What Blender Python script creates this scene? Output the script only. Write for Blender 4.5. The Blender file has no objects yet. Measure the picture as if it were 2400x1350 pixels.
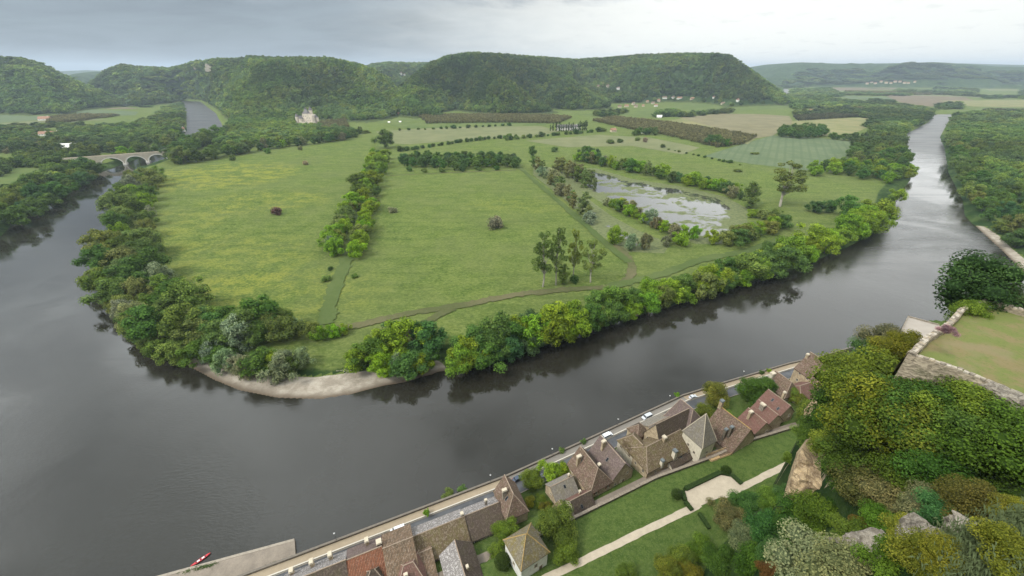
import bpy, bmesh, math, random
import numpy as np
from mathutils import Vector, Matrix, noise as mnoise

# ------------------------------------------------------------------ scene, camera, sky, sun, exposure
SC = bpy.context.scene
COL = SC.collection
CAM_H = 140.0                       # metres above the river
PITCH = math.radians(28.48)
FPX = 940.0                         # focal length in photograph pixels (2400 wide)
cam_d = bpy.data.cameras.new('camera'); cam = bpy.data.objects.new('camera', cam_d); COL.objects.link(cam)
cam_d.sensor_width = 36.0; cam_d.lens = 36.0*FPX/2400.0
cam_d.clip_start = 0.5; cam_d.clip_end = 60000
cam.location = (0, 0, CAM_H); cam.rotation_euler = (math.pi/2-PITCH, 0, 0)
SC.camera = cam
SUN_AZ, SUN_EL = math.radians(-118), math.radians(48)      # azimuth from +Y towards +X
W = bpy.data.worlds.new('World'); SC.world = W; W.use_nodes = True

class NT:
    """small node-tree writer"""
    def __init__(s, tree): s.t = tree; s.n = tree.nodes; s.l = tree.links; s.n.clear()
    def a(s, typ, ins=None, **kw):
        nd = s.n.new(typ)
        for k, v in kw.items(): setattr(nd, k, v)
        for k, v in (ins or {}).items():
            sk = nd.inputs[k]
            if isinstance(v, bpy.types.NodeSocket): s.l.new(v, sk)
            elif isinstance(v, bpy.types.Node): s.l.new(v.outputs[0], sk)
            else: sk.default_value = v
        return nd
    def m(s, op, x, y=None, z=None, clamp=False):
        nd = s.n.new('ShaderNodeMath'); nd.operation = op; nd.use_clamp = clamp
        for i, v in enumerate((x, y, z)):
            if v is None: continue
            if isinstance(v, bpy.types.NodeSocket): s.l.new(v, nd.inputs[i])
            elif isinstance(v, bpy.types.Node): s.l.new(v.outputs[0], nd.inputs[i])
            else: nd.inputs[i].default_value = v
        return nd.outputs[0]
    def mix(s, f, a, b, blend='MIX'):
        nd = s.n.new('ShaderNodeMix'); nd.data_type = 'RGBA'; nd.blend_type = blend
        for k, v in ((0, f), (6, a), (7, b)):
            sk = nd.inputs[k]
            if isinstance(v, bpy.types.NodeSocket): s.l.new(v, sk)
            elif isinstance(v, bpy.types.Node): s.l.new(v.outputs[0], sk)
            elif k == 0: sk.default_value = v
            else: sk.default_value = (v[0], v[1], v[2], 1)
        return nd.outputs[2]
    def ss(s, x, lo, hi, a=0.0, b=1.0):
        nd = s.n.new('ShaderNodeMapRange'); nd.interpolation_type = 'SMOOTHSTEP'
        s.l.new(x.outputs[0] if isinstance(x, bpy.types.Node) else x, nd.inputs[0])
        for i, v in enumerate((lo, hi, a, b)): nd.inputs[i+1].default_value = v
        return nd.outputs[0]
    def noise(s, vec, scale, detail=4, rough=.55, dist=0.0, lac=2.0):
        nd = s.n.new('ShaderNodeTexNoise'); nd.inputs['Scale'].default_value = scale
        nd.inputs['Detail'].default_value = detail; nd.inputs['Roughness'].default_value = rough
        nd.inputs['Distortion'].default_value = dist; nd.inputs['Lacunarity'].default_value = lac
        if vec is not None: s.l.new(vec.outputs[0] if isinstance(vec, bpy.types.Node) else vec, nd.inputs['Vector'])
        return nd.outputs[0]

def stretch_w(n, vec, sx, sy): return n.a('ShaderNodeMapping', {0: vec.outputs[0], 3: (sx, sy, 1)})
def build_world():
    n = NT(W.node_tree)
    tc = n.a('ShaderNodeTexCoord'); d = tc.outputs['Generated']
    sep = n.a('ShaderNodeSeparateXYZ', {0: d}); X, Y, Z = sep.outputs
    az = n.m('ARCTAN2', X, Y)                                        # 0 = straight ahead, + to the right
    zc = n.m('MAXIMUM', Z, 0.0)
    den = n.m('ADD', zc, 0.16)
    px = n.m('DIVIDE', X, den); py = n.m('DIVIDE', Y, den)
    plane = n.a('ShaderNodeCombineXYZ', {0: px, 1: py, 2: 0.0})
    n1 = n.noise(plane, 1.15, 6, .52, .25)
    n2 = n.noise(plane, 2.6, 6, .58, .4)
    cl = n.m('ADD', n.m('MULTIPLY', n1, .75), n.m('MULTIPLY', n2, .25))
    thick = n.ss(cl, .43, .60)                                       # thick, dark cloud
    # storm to the left (blue grey), bright break low on the right
    side = n.ss(n.m('ADD', az, n.m('MULTIPLY', n.m('SUBTRACT', n2, .5), .35)), -.42, .42)
    storm = n.ss(n.noise(stretch_w(n, plane, .7, 1.0), 1.3, 4, .5, .5), .34, .70)
    left = n.mix(storm, (.178, .212, .240), (.122, .145, .166))
    low = n.mix(side, left, (.585, .592, .560))
    da = n.m('SUBTRACT', az, .50); de = n.m('SUBTRACT', Z, .07)
    g = n.m('ADD', n.m('MULTIPLY', n.m('MULTIPLY', da, da), 4.0), n.m('MULTIPLY', n.m('MULTIPLY', de, de), 26.0))
    glow = n.m('EXPONENT', n.m('MULTIPLY', g, -1.0))
    low = n.mix(n.m('MULTIPLY', glow, .75), low, (.66, .658, .618))
    wisps = n.m('MULTIPLY', n.m('MULTIPLY', n.ss(n.noise(plane, 5.5, 4, .55), .56, .70), .22), side)
    low = n.mix(wisps, low, (.34, .355, .36))
    base = n.mix(n.ss(az, .08, .52), (.20, .225, .25), (1.25, 1.26, 1.22))                        # underside of the cloud sheet
    high_l = n.mix(thick, (1.05, 1.10, 1.12), (.28, .32, .35))                   # thinner cloud overhead lets light through
    high_l = n.mix(n.m('MULTIPLY', n.ss(az, -.25, -.95, 0.0, .92), n.ss(n.noise(plane, 1.9, 4, .5, .6), .62, .38, .25, 1.0)), high_l, (1.75, 1.85, 1.85))
    hz = n.ss(n.m('ADD', Z, n.m('MULTIPLY', n.m('SUBTRACT', n2, .5), .10)), .112, .145)
    col = n.mix(hz, low, base)
    col = n.mix(n.ss(n.m('ADD', Z, n.m('MULTIPLY', n.m('SUBTRACT', n1, .5), .25)), .22, .52), col, high_l)
    sky = n.a('ShaderNodeTexSky', sky_type='NISHITA', sun_disc=False, sun_elevation=SUN_EL, sun_rotation=SUN_AZ)
    cloud10 = n.a('ShaderNodeVectorMath', {0: col, 1: (10, 10, 10)}, operation='MULTIPLY')
    fin = n.mix(.96, sky.outputs[0], cloud10.outputs[0])
    bg = n.a('ShaderNodeBackground', {'Color': fin, 'Strength': 0.1})
    out = n.a('ShaderNodeOutputWorld'); n.l.new(bg.outputs[0], out.inputs[0])
build_world()
W.cycles.sampling_method = 'MANUAL'; W.cycles.sample_map_resolution = 512
sun_d = bpy.data.lights.new('sun', 'SUN'); sun = bpy.data.objects.new('sun', sun_d); COL.objects.link(sun)
sun_d.energy = 1.5; sun_d.angle = math.radians(10); sun_d.color = (1, .96, .88)
_sd = Vector((math.sin(SUN_AZ)*math.cos(SUN_EL), math.cos(SUN_AZ)*math.cos(SUN_EL), math.sin(SUN_EL)))
sun.rotation_euler = _sd.to_track_quat('Z', 'Y').to_euler(); sun.location = (0, 0, 600)
SC.view_settings.view_transform = 'Standard'; SC.view_settings.look = 'None'
SC.view_settings.gamma = 1.0; SC.view_settings.use_curve_mapping = False
SC.view_settings.exposure = 0.80
SC.render.engine = 'CYCLES'
SC.cycles.use_denoising = True
SC.cycles.max_bounces = 6; SC.cycles.diffuse_bounces = 1; SC.cycles.glossy_bounces = 3
SC.cycles.transmission_bounces = 3; SC.cycles.volume_bounces = 0; SC.cycles.transparent_max_bounces = 6
SC.cycles.caustics_reflective = False; SC.cycles.caustics_refractive = False
SC.cycles.sample_clamp_indirect = 4.0

# ------------------------------------------------------------------ survey: a photograph point to a place on the land
_cp, _sp = math.cos(PITCH), math.sin(PITCH)
def ray(x, y):
    u = 675.0-y
    return np.array([x-1200.0, FPX*_cp+u*_sp, -FPX*_sp+u*_cp])
def U(x, y, z=4.0):
    d = ray(x, y); t = (z-CAM_H)/d[2]
    return np.array([d[0]*t, d[1]*t, z])
def UD(x, y, D):
    d = ray(x, y); t = D/math.hypot(d[0], d[1])
    return d*t+np.array([0, 0, CAM_H])
def UP(pts, z=0.0): return np.array([U(x, y, z)[:2] for x, y in pts])

# ------------------------------------------------------------------ object helpers
def link(o, parent=None):
    COL.objects.link(o)
    if parent is not None: o.parent = parent
    return o
def tag(o, label=None, cat=None, group=None, kind=None):
    if label: o['label'] = label
    if cat: o['category'] = cat
    if group: o['group'] = group
    if kind: o['kind'] = kind
    return o
def empty(name, loc=(0, 0, 0), rz=0.0):
    o = bpy.data.objects.new(name, None); o.empty_display_size = 1
    o.location = loc; o.rotation_euler = (0, 0, rz); COL.objects.link(o); return o
def mesh_np(name, v, faces_flat, counts, mat=None, smooth=False):
    me = bpy.data.meshes.new(name)
    v = np.ascontiguousarray(v, dtype=np.float32); nf = len(counts)
    me.vertices.add(len(v)); me.vertices.foreach_set('co', v.ravel())
    me.loops.add(len(faces_flat)); me.loops.foreach_set('vertex_index', np.asarray(faces_flat, dtype=np.int32))
    me.polygons.add(nf)
    st = np.zeros(nf, dtype=np.int32); c = np.asarray(counts, dtype=np.int32); st[1:] = np.cumsum(c)[:-1]
    me.polygons.foreach_set('loop_start', st)
    if smooth: me.polygons.foreach_set('use_smooth', np.ones(nf, dtype=bool))
    me.update(calc_edges=True); me.validate()
    if mat: me.materials.append(mat)
    return me
class MB:
    """collects simple solids for ONE mesh object"""
    def __init__(s): s.v = []; s.f = []; s.uv = []
    def poly(s, pts, uv=None):
        i = len(s.v); s.v += [tuple(p) for p in pts]; s.f.append(tuple(range(i, i+len(pts))))
        s.uv.append(uv or [(0, 0)]*len(pts)); return s
    def prism(s, base, z0, z1, cap=True):
        """vertical prism over a plan polygon (counter-clockwise)"""
        n = len(base); z0 = z0 if hasattr(z0, '__len__') else [z0]*n; z1 = z1 if hasattr(z1, '__len__') else [z1]*n
        L = 0.0
        for i in range(n):
            j = (i+1) % n; a, b = base[i], base[j]; dl = math.dist(a[:2], b[:2])
            s.poly([(a[0], a[1], z0[i]), (b[0], b[1], z0[j]), (b[0], b[1], z1[j]), (a[0], a[1], z1[i])],
                   [(L, z0[i]), (L+dl, z0[j]), (L+dl, z1[j]), (L, z1[i])]); L += dl
        if cap:
            s.poly([(p[0], p[1], z1[i]) for i, p in enumerate(base)], [(p[0], p[1]) for p in base])
            s.poly([(base[i][0], base[i][1], z0[i]) for i in range(n-1, -1, -1)], [(base[i][0], base[i][1]) for i in range(n-1, -1, -1)])
        return s
    def box(s, c, sx, sy, sz, rz=0.0):
        """box centred on c in plan, standing on c.z"""
        ca, sa = math.cos(rz), math.sin(rz)
        b = [(c[0]+ca*x-sa*y, c[1]+sa*x+ca*y) for x, y in ((-sx/2, -sy/2), (sx/2, -sy/2), (sx/2, sy/2), (-sx/2, sy/2))]
        return s.prism(b, c[2], c[2]+sz)
    def tube(s, p0, p1, r0, r1, n=8, cap=True):
        p0, p1 = Vector(p0), Vector(p1); d = (p1-p0).normalized()
        a = d.orthogonal().normalized(); b = d.cross(a); i = len(s.v)
        for p, r in ((p0, r0), (p1, r1)):
            for k in range(n):
                t = 2*math.pi*k/n; s.v.append(tuple(p+a*(r*math.cos(t))+b*(r*math.sin(t))))
        for k in range(n):
            q = (k+1) % n; s.f.append((i+k, i+q, i+n+q, i+n+k)); s.uv.append([(k/n, 0), ((k+1)/n, 0), ((k+1)/n, 1), (k/n, 1)])
        if cap:
            s.f.append(tuple(range(i+n, i+2*n))); s.uv.append([(0, 0)]*n)
        return s
    def mesh(s, name, mat, smooth=False):
        me = bpy.data.meshes.new(name); me.from_pydata(s.v, [], s.f)
        uvl = me.uv_layers.new(name='UVMap'); flat = [c for f in s.uv for p in f for c in p]
        uvl.data.foreach_set('uv', flat)
        if smooth: me.polygons.foreach_set('use_smooth', [True]*len(me.polygons))
        me.materials.append(mat); me.update(); return me
    def obj(s, name, mat, parent=None, smooth=False):
        return link(bpy.data.objects.new(name, s.mesh(name, mat, smooth)), parent)

# ------------------------------------------------------------------ materials
MATS = {}
def mat(name, fn, **kw):
    if name in MATS: return MATS[name]
    m = bpy.data.materials.new(name); m.use_nodes = True; n = NT(m.node_tree); fn(n, **kw); MATS[name] = m; return m
def surf(n, col, rough=.9, bump=None, bstr=.5, bdist=.1, spec=.3, **kw):
    p = n.a('ShaderNodeBsdfPrincipled')
    def put(k, v):
        if isinstance(v, (bpy.types.NodeSocket,)): n.l.new(v, p.inputs[k])
        else: p.inputs[k].default_value = v if not (k == 'Base Color' and len(v) == 3) else (*v, 1)
    put('Base Color', col); put('Roughness', rough); put('Specular IOR Level', spec)
    for k, v in kw.items(): put(k.replace('_', ' '), v)
    if bump is not None:
        b = n.a('ShaderNodeBump', {'Height': bump, 'Strength': bstr, 'Distance': bdist}); n.l.new(b.outputs[0], p.inputs['Normal'])
    o = n.a('ShaderNodeOutputMaterial'); n.l.new(p.outputs[0], o.inputs[0]); return p
def objco(n): return n.a('ShaderNodeTexCoord').outputs['Object']
def geoco(n): return n.a('ShaderNodeNewGeometry').outputs['Position']
def stretch(n, vec, sx, sy, sz=1.0, rz=0.0):
    return n.a('ShaderNodeMapping', {0: vec, 2: (0, 0, rz), 3: (sx, sy, sz)}).outputs[0]
def f_plain(n, c=(.5, .5, .5), var=.25, scale=1.0, rough=.85, bstr=.3, spec=.3, metal=0.0):
    g = geoco(n); a = n.noise(g, scale, 5, .6); b = n.noise(g, scale*7, 3, .6)
    k = n.m('ADD', n.m('MULTIPLY', n.m('SUBTRACT', a, .5), var*2.4), n.m('ADD', 1.0, n.m('MULTIPLY', n.m('SUBTRACT', b, .5), var*1.2)))
    col = n.a('ShaderNodeVectorMath', {0: c, 1: n.a('ShaderNodeCombineXYZ', {0: k, 1: k, 2: k})}, operation='MULTIPLY').outputs[0]
    surf(n, col, rough, b, bstr, .05, spec, Metallic=metal)
def plain(name, c, **kw): return mat(name, f_plain, c=c, **kw)
# ------------------------------------------------------------------ the lie of the land
WATER_PX_L = [(425, 236), (436, 265), (437, 306), (416, 334), (350, 362), (284, 386), (222, 405), (166, 450), (121, 476), (75, 500), (25, 530), (0, 555), (-150, 650)]
QUAY_PX = [(560, 1349), (690, 1301), (1190, 1112), (1380, 1026), (1600, 925), (1700, 894), (1850, 850), (1905, 838), (2000, 812), (2108, 786), (2126, 742)]
RIGHT_PX = [(2470, 690), (2400, 640), (2345, 585), (2290, 535), (2262, 505), (2258, 470), (2224, 405), (2214, 345), (2204, 322), (2224, 284), (2240, 268)]
INNER_PX = [(2190, 268), (2174, 287), (2116, 318), (2118, 345), (2128, 395), (2134, 420), (2100, 464), (2096, 492), (2058, 542), (1980, 582), (1870, 627), (1730, 670),
            (1620, 702), (1500, 738), (1330, 792), (1200, 837), (1110, 862), (1030, 872), (960, 893), (900, 905), (820, 925), (750, 936), (650, 933), (560, 915),
            (500, 890), (440, 857), (400, 846), (310, 803), (270, 745), (245, 690), (233, 640), (242, 580), (262, 520), (280, 470), (290, 418), (318, 396), (336, 393), (402, 368), (482, 338), (527, 313), (520, 290), (506, 265), (470, 238)]
QUAY = UP(QUAY_PX, 6.3)
_q0 = QUAY[0]-(QUAY[1]-QUAY[0])/np.linalg.norm(QUAY[1]-QUAY[0])*320
QUAYL = np.vstack([[_q0-(QUAY[1]-QUAY[0])/np.linalg.norm(QUAY[1]-QUAY[0])*2500], [_q0], QUAY, [[345, 205]], [[640, 120]], [[2600, -500]]])
WATER = np.vstack([UP(WATER_PX_L), [[-760, 190], [-900, -100], [-900, -330]], [_q0], QUAY, [[345, 205], [640, 120], [900, 60], [900, 160]], UP(RIGHT_PX), UP(INNER_PX)])
POND1 = UP([(1312, 388), (1400, 396), (1480, 420), (1600, 438), (1700, 462), (1752, 490), (1748, 545), (1705, 572), (1630, 572), (1540, 535), (1436, 490), (1378, 456), (1322, 420)], 3.0)
POND2 = UP([(1252, 384), (1304, 396), (1344, 430), (1380, 468), (1432, 506), (1490, 538), (1570, 572), (1556, 594), (1466, 590), (1402, 548), (1338, 480), (1250, 410)], 3.0)
FARW = UP([(1822, 209), (1846, 207), (1856, 224), (1838, 226)], 0.0)
BEACH = UP([(455, 858), (520, 888), (600, 912), (720, 918), (830, 905), (930, 885), (1005, 872)], 0.0)
BAR = UP([(2296, 534), (2322, 552), (2352, 582), (2380, 606), (2420, 640)], 0.0)

def seg_dist(P, L, closed=True):
    """distance of points to a polyline, index of the nearest segment, side of it"""
    A = L; B = np.roll(L, -1, 0)
    if not closed: A, B = L[:-1], L[1:]
    best = np.full(len(P), 1e18); side = np.zeros(len(P)); idx = np.zeros(len(P), int); along = np.zeros(len(P)); acc = 0.0
    for k, (a, b) in enumerate(zip(A, B)):
        ab = b-a; l2 = ab@ab; ap = P-a
        t = np.clip((ap@ab)/l2, 0, 1); q = ap-t[:, None]*ab; d2 = (q*q).sum(1)
        m = d2 < best-1e-9
        best[m] = d2[m]; side[m] = np.sign(ab[0]*ap[m, 1]-ab[1]*ap[m, 0]); idx[m] = k; along[m] = acc+t[m]*math.sqrt(l2); acc += math.sqrt(l2)
    return np.sqrt(best), side, idx, along
def inside(P, L):
    x, y = P[:, 0], P[:, 1]; c = np.zeros(len(P), bool); j = len(L)-1
    for i in range(len(L)):
        xi, yi = L[i]; xj, yj = L[j]
        m = ((yi > y) != (yj > y)) & (x < (xj-xi)*(y-yi)/(yj-yi+1e-12)+xi); c ^= m; j = i
    return c
def sdist(P, L):
    d, _, _, _ = seg_dist(P, L); return np.where(inside(P, L), -d, d)
def smooth01(t): t = np.clip(t, 0, 1); return t*t*(3-2*t)
# cheap value noise for the terrain
_rg = np.random.default_rng(5); _NG = _rg.random((256, 256))
def vnoise(x, y):
    xi = np.floor(x).astype(int); yi = np.floor(y).astype(int); fx = x-xi; fy = y-yi
    fx = fx*fx*(3-2*fx); fy = fy*fy*(3-2*fy); g = lambda a, b: _NG[a & 255, b & 255]
    return (g(xi, yi)*(1-fx)+g(xi+1, yi)*fx)*(1-fy)+(g(xi, yi+1)*(1-fx)+g(xi+1, yi+1)*fx)*fy
def fbm(x, y, o=4):
    s = 0; a = .5
    for k in range(o): s = s+a*(vnoise(x*2**k+17*k, y*2**k+31*k)-.5); a *= .5
    return s

TREE_TOP = 11.0
# ridge lines: (photo x, photo y, distance m); front width, back width
RIDGES = [
    ([(-260, 150, 3400), (-120, 142, 3200), (0, 139, 3000), (45, 140, 2950), (90, 150, 2900), (130, 170, 2850), (190, 198, 2750), (235, 216, 2650)], 620, 900, 1.0),
    ([(130, 182, 5200), (170, 170, 5600), (215, 165, 6000), (270, 165, 6200), (340, 168, 6500)], 1100, 1500, 1.0),
    ([(40, 163, 11000), (120, 166, 12000), (200, 163, 12000), (300, 166, 12500)], 2500, 3000, .4),
    ([(225, 190, 3250), (255, 167, 3300), (285, 154, 3300), (330, 159, 3300), (400, 162, 3250), (430, 156, 3100), (455, 147, 2950), (500, 143, 2850), (560, 141, 2750)], 760, 1000, 1.0),
    ([(560, 141, 2600), (585, 135, 2350), (640, 139, 2300), (720, 139, 2250), (780, 142, 2200), (830, 152, 2100), (870, 164, 2000), (905, 183, 1900), (925, 205, 1800)], 640, 900, 1.0),
    ([(600, 170, 2000), (660, 190, 1750)], 380, 500, 1.0),
    ([(840, 160, 3700), (880, 151, 3500), (910, 148, 3300), (950, 149, 3300), (1000, 150, 3500), (1060, 152, 3700)], 700, 900, 1.0),
    ([(930, 213, 1750), (965, 185, 1850), (985, 168, 2000), (1010, 150, 2100), (1050, 134, 2150), (1100, 127, 2250), (1150, 129, 2300), (1210, 134, 2350), (1280, 138, 2450), (1340, 142, 2600)], 640, 900, 1.0),
    ([(1340, 142, 2750), (1420, 138, 2750), (1500, 131, 2750), (1600, 128, 2700), (1660, 128, 2650), (1708, 132, 2600), (1722, 142, 2570), (1750, 160, 2560), (1790, 190, 2480), (1826, 217, 2380)], 470, 900, .8),
    ([(1100, 150, 2000), (1180, 190, 1700)], 400, 400, 1.0), ([(1270, 165, 2150), (1330, 205, 1850)], 400, 500, 1.0),
    ([(1740, 158, 7500), (1800, 149, 7500), (1880, 144, 7000), (1960, 147, 7200), (2050, 147, 7500), (2130, 145, 7000), (2190, 143, 7000), (2260, 147, 7300), (2340, 153, 7800), (2500, 156, 8000), (2800, 158, 8000)], 1700, 2500, .9),
    ([(1780, 178, 5600), (1900, 176, 5800), (2020, 188, 5400), (2120, 172, 5800), (2230, 172, 6000), (2330, 180, 6000)], 900, 1200, .8),
    ([(2250, 147, 11500), (2330, 149, 12000), (2420, 151, 12500), (2700, 152, 13000)], 2500, 3000, .4),
]
def _ridge_np():
    out = []
    for pts, wf, wb, rough in RIDGES:
        q = np.array([UD(*p) for p in pts]); q[:, 2] -= TREE_TOP; out.append((q, wf, wb, rough))
    return out
RIDGE = _ridge_np()
# the castle hill on the right of the picture: (photo x, y, distance)
TERR_Z = 98.0
TERR_PX = [(2122, 838), (2160, 800), (2210, 768), (2240, 735), (2305, 712), (2520, 775), (2560, 1010), (2400, 945), (2250, 880)]
TERR = UP(TERR_PX, TERR_Z)
SLOPE_PTS = [(1680, 1340, 62, -6), (1800, 1340, 60, -6), (1900, 1330, 50, -5), (2000, 1345, 41, -1), (2100, 1345, 33, -1), (2200, 1345, 27, 0), (2420, 1345, 20, 0), (2420, 1170, 26, 0), (2280, 1245, 28, 0), (2140, 1250, 36, -1), (2000, 1280, 46, -2),
             (2000, 1220, 62, -6), (2140, 1185, 60, -6), (2280, 1180, 56, -6), (2420, 1100, 56, -5), (1880, 1240, 70, -6), (1800, 1240, 76, -7), (1930, 1120, 80, -4), (1960, 1190, 72, -4), (2010, 1080, 78, -6), (2150, 1050, 76, -6), (2300, 1060, 76, -5),
             (2060, 960, 86, -6), (1960, 980, 98, -7), (1905, 960, 112, -9), (2000, 880, 104, -7), (1950, 870, 120, -9), (2080, 830, 118, -5), (2140, 800, 135, -5), (2300, 760, 128, -6), (2450, 780, 130, -6),
             (1838, 1050, 92, -16), (1838, 1050, 112, -34), (1850, 1000, 108, -26), (1850, 1000, 125, -36), (1815, 1120, 84, -16), (1815, 1120, 104, -30)]
_S = np.array([UD(*p[:3])+np.array([0, 0, p[3]]) for p in SLOPE_PTS])
_WB = np.array([(*U(x, y, TERR_Z)[:2], TERR_Z-7.5) for x, y in ((2122, 842), (2180, 858), (2250, 884), (2330, 915), (2400, 948))])
_WB[:, :2] *= .965
SLOPE_XYZ = np.vstack([_S, _WB, [[-40, 20, 10], [0, 45, 6], [20, 58, 6], [30, 66, 6], [44, 72, 6], [55, 78, 6], [66, 83, 6], [76, 88, 6], [86, 93, 6], [92, 100, 6], [100, 112, 4], [116, 124, 2], [135, 142, 0], [170, 165, -8], [230, 195, -14],
                     [60, 120, -10], [140, 180, -30], [300, 160, 0], [30, 0, 125], [60, -20, 120], [200, 0, 110], [240, 110, 40], [110, 70, 90]]])
def _rbf(S):
    P = S[:, :2]; r = np.linalg.norm(P[:, None]-P[None], axis=2)
    n = len(S); A = np.zeros((n+3, n+3)); A[:n, :n] = r; A[:n, n] = 1; A[:n, n+1:] = P; A[n:, :n] = A[:n, n:].T
    A[:n, :n] -= np.eye(n)*.3
    return np.linalg.solve(A, np.concatenate([S[:, 2], np.zeros(3)]))
_RW = _rbf(SLOPE_XYZ)
def slope_z(P):
    r = np.linalg.norm(P[:, None]-SLOPE_XYZ[None, :, :2], axis=2); n = len(SLOPE_XYZ)
    return r@_RW[:n]+_RW[n]+P@_RW[n+1:]
LAWN_T = 32.0
def lawn_t(t, al):
    """distance inland, straightened so that the garden wall stands at LAWN_T"""
    t = t+4.2*np.clip((t-1.5)/4, 0, 1)
    return t-np.interp(al-2820, [92, 132, 159, 200, 229], [0, 1.4, 5.0, 7.4, 9.0])*np.clip((t-12.5)/14, 0, 1)
def z_town(t, al):
    return np.interp(lawn_t(t, al), [-1, 0.3, 1.2, 12.7, 15, 21, 27, LAWN_T-.45, LAWN_T+.35, 46, 60, 90], [-3, -3, 5.2, 5.3, 6.4, 7.6, 9.0, 9.6, 11.6, 13.6, 14.1, 14.5])
def height(P, detail=True):
    P = np.asarray(P, float); out = np.empty(len(P))
    aux = []
    for i in range(0, len(P), 60000): out[i:i+60000] = _height(P[i:i+60000], detail, aux)
    height.aux = [np.concatenate(c) for c in zip(*aux)]
    return out
def quay_t(P):
    d, s, _, al = seg_dist(P, QUAYL, False); return -d*s, al
def _height(P, detail, aux):
    x, y = P[:, 0], P[:, 1]; D = np.hypot(x, y)
    sd = np.minimum(sdist(P, WATER), sdist(P, FARW))
    db, _, _, _ = seg_dist(P, BEACH, False); dr, _, _, _ = seg_dist(P, BAR, False)
    gentle = np.maximum(1-smooth01((db-10)/16), 1-smooth01((dr-9)/12))
    k = .62*(1-gentle)+.085*gentle
    z = np.where(sd > 0, np.minimum(4.0, k*sd+.02), np.maximum(-3.0, .3*sd))
    sp = np.minimum(sdist(P, POND1), sdist(P, POND2))
    z = np.where((sd > 20) & (sp < 2), np.minimum(z, 4.0-np.clip((2-sp)*.45, 0, 2.2)), z)
    t, al = quay_t(P); aux.append((sd, t, al, db, dr))
    town = (t > -1) & (y < 330)
    z = np.where(town, z_town(t, al), z)
    # castle hill
    near = D < 420
    if near.any():
        zs = slope_z(P[near])
        zs = zs-24*np.clip(1-(zs-14)/50, 0, 1.3)
        if detail: zs = zs+fbm(x[near]/9, y[near]/9, 4)*5.0*np.clip((zs-26)/22, 0, 1)
        az = np.degrees(np.arctan2(x[near], y[near]))
        zs = np.where(x[near] > 8, np.minimum(zs, 132), -50)
        zs = zs-70*np.clip((45.6-az)/1.0, 0, 1)*np.clip((D[near]-94)/6, 0, 1)
        ok = (t[near] > 3)
        z[near] = np.where(ok, np.maximum(z[near], zs), z[near])
        it = inside(P, TERR)
        z = np.where(it, TERR_Z, z)
        # the castle rock the viewer stands on, behind the picture's edge
        z = np.where((y < 0.3) & (np.abs(x) < 60) & (y > -80), np.maximum(z, 137.5-6*np.clip(np.abs(x)-14, 0, 22)), z)
    # hills
    hill = np.zeros(len(P)); far = D > 1150
    if far.any():
        Q = P[far]; hz = np.zeros(len(Q)); wob = fbm(Q[:, 0]/420, Q[:, 1]/420, 4); wob2 = fbm(Q[:, 0]/150+9, Q[:, 1]/150, 3)
        QD = np.linalg.norm(Q, axis=1); QA = np.arctan2(Q[:, 0], Q[:, 1])
        for q, wf, wb, rough in RIDGE:
            ra = np.arctan2(q[:, 0], q[:, 1]); rd = np.linalg.norm(q[:, :2], axis=1)
            if len(q) > 2:                                                       # a long ridge: crest height and place by bearing, ends run out to the plain
                e0, e1 = .035, .035
                A = np.concatenate([[ra[0]-e0], ra, [ra[-1]+e1]]); Z = np.concatenate([[-10], q[:, 2], [-10]]); R = np.concatenate([[rd[0]], rd, [rd[-1]]])
                m = (QA > A[0]) & (QA < A[-1]) & (QD > R.min()-wf*1.8) & (QD < R.max()+wb*1.8)
                if not m.any(): continue
                zr = np.interp(QA[m], A, Z)+wob2[m]*4; dr = np.interp(QA[m], A, R)*(1+.02*wob[m]); d = dr-QD[m]
                w = np.where(d > 0, wf*(1+1.25*wob[m]*rough), wb)*np.clip(zr/130, .30, 1.25)
                u = np.clip(np.abs(d)/np.maximum(w, 30), 0, 1)
                prof = np.where(u < .25, 1-.24*u*u/.25, .94*(.5+.5*np.cos(np.pi*(u-.25)/.75)))
                best = np.maximum(zr-4, 0)*prof
                best = best*(1+.55*wob2[m]*rough*np.clip((u-.1)/.4, 0, 1)*np.clip((1-u)*3, 0, 1))
            else:                                                                # a short spur
                cx = q[:, :2].mean(0); m = np.linalg.norm(Q-cx, axis=1) < np.linalg.norm(q[0, :2]-cx)+max(wf, wb)*1.3
                if not m.any(): continue
                Qm = Q[m]; a, b = q; ab = b[:2]-a[:2]; tt = np.clip(((Qm-a[:2])@ab)/(ab@ab), 0, 1); pt = a[:2]+tt[:, None]*ab; zr = a[2]+tt*(b[2]-a[2])
                u = np.clip(np.linalg.norm(Qm-pt, axis=1)/(wf*(1+wob[m])*np.clip(zr/150, .35, 1.2)), 0, 1); best = (zr-4)*(.5+.5*np.cos(np.pi*u))
            hz[m] = np.maximum(hz[m], best)
        hill[far] = hz
    clear = smooth01((sd-8)/90)
    return np.where(hill > .3, np.maximum(z, z*1.0+hill*clear), z)
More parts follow.
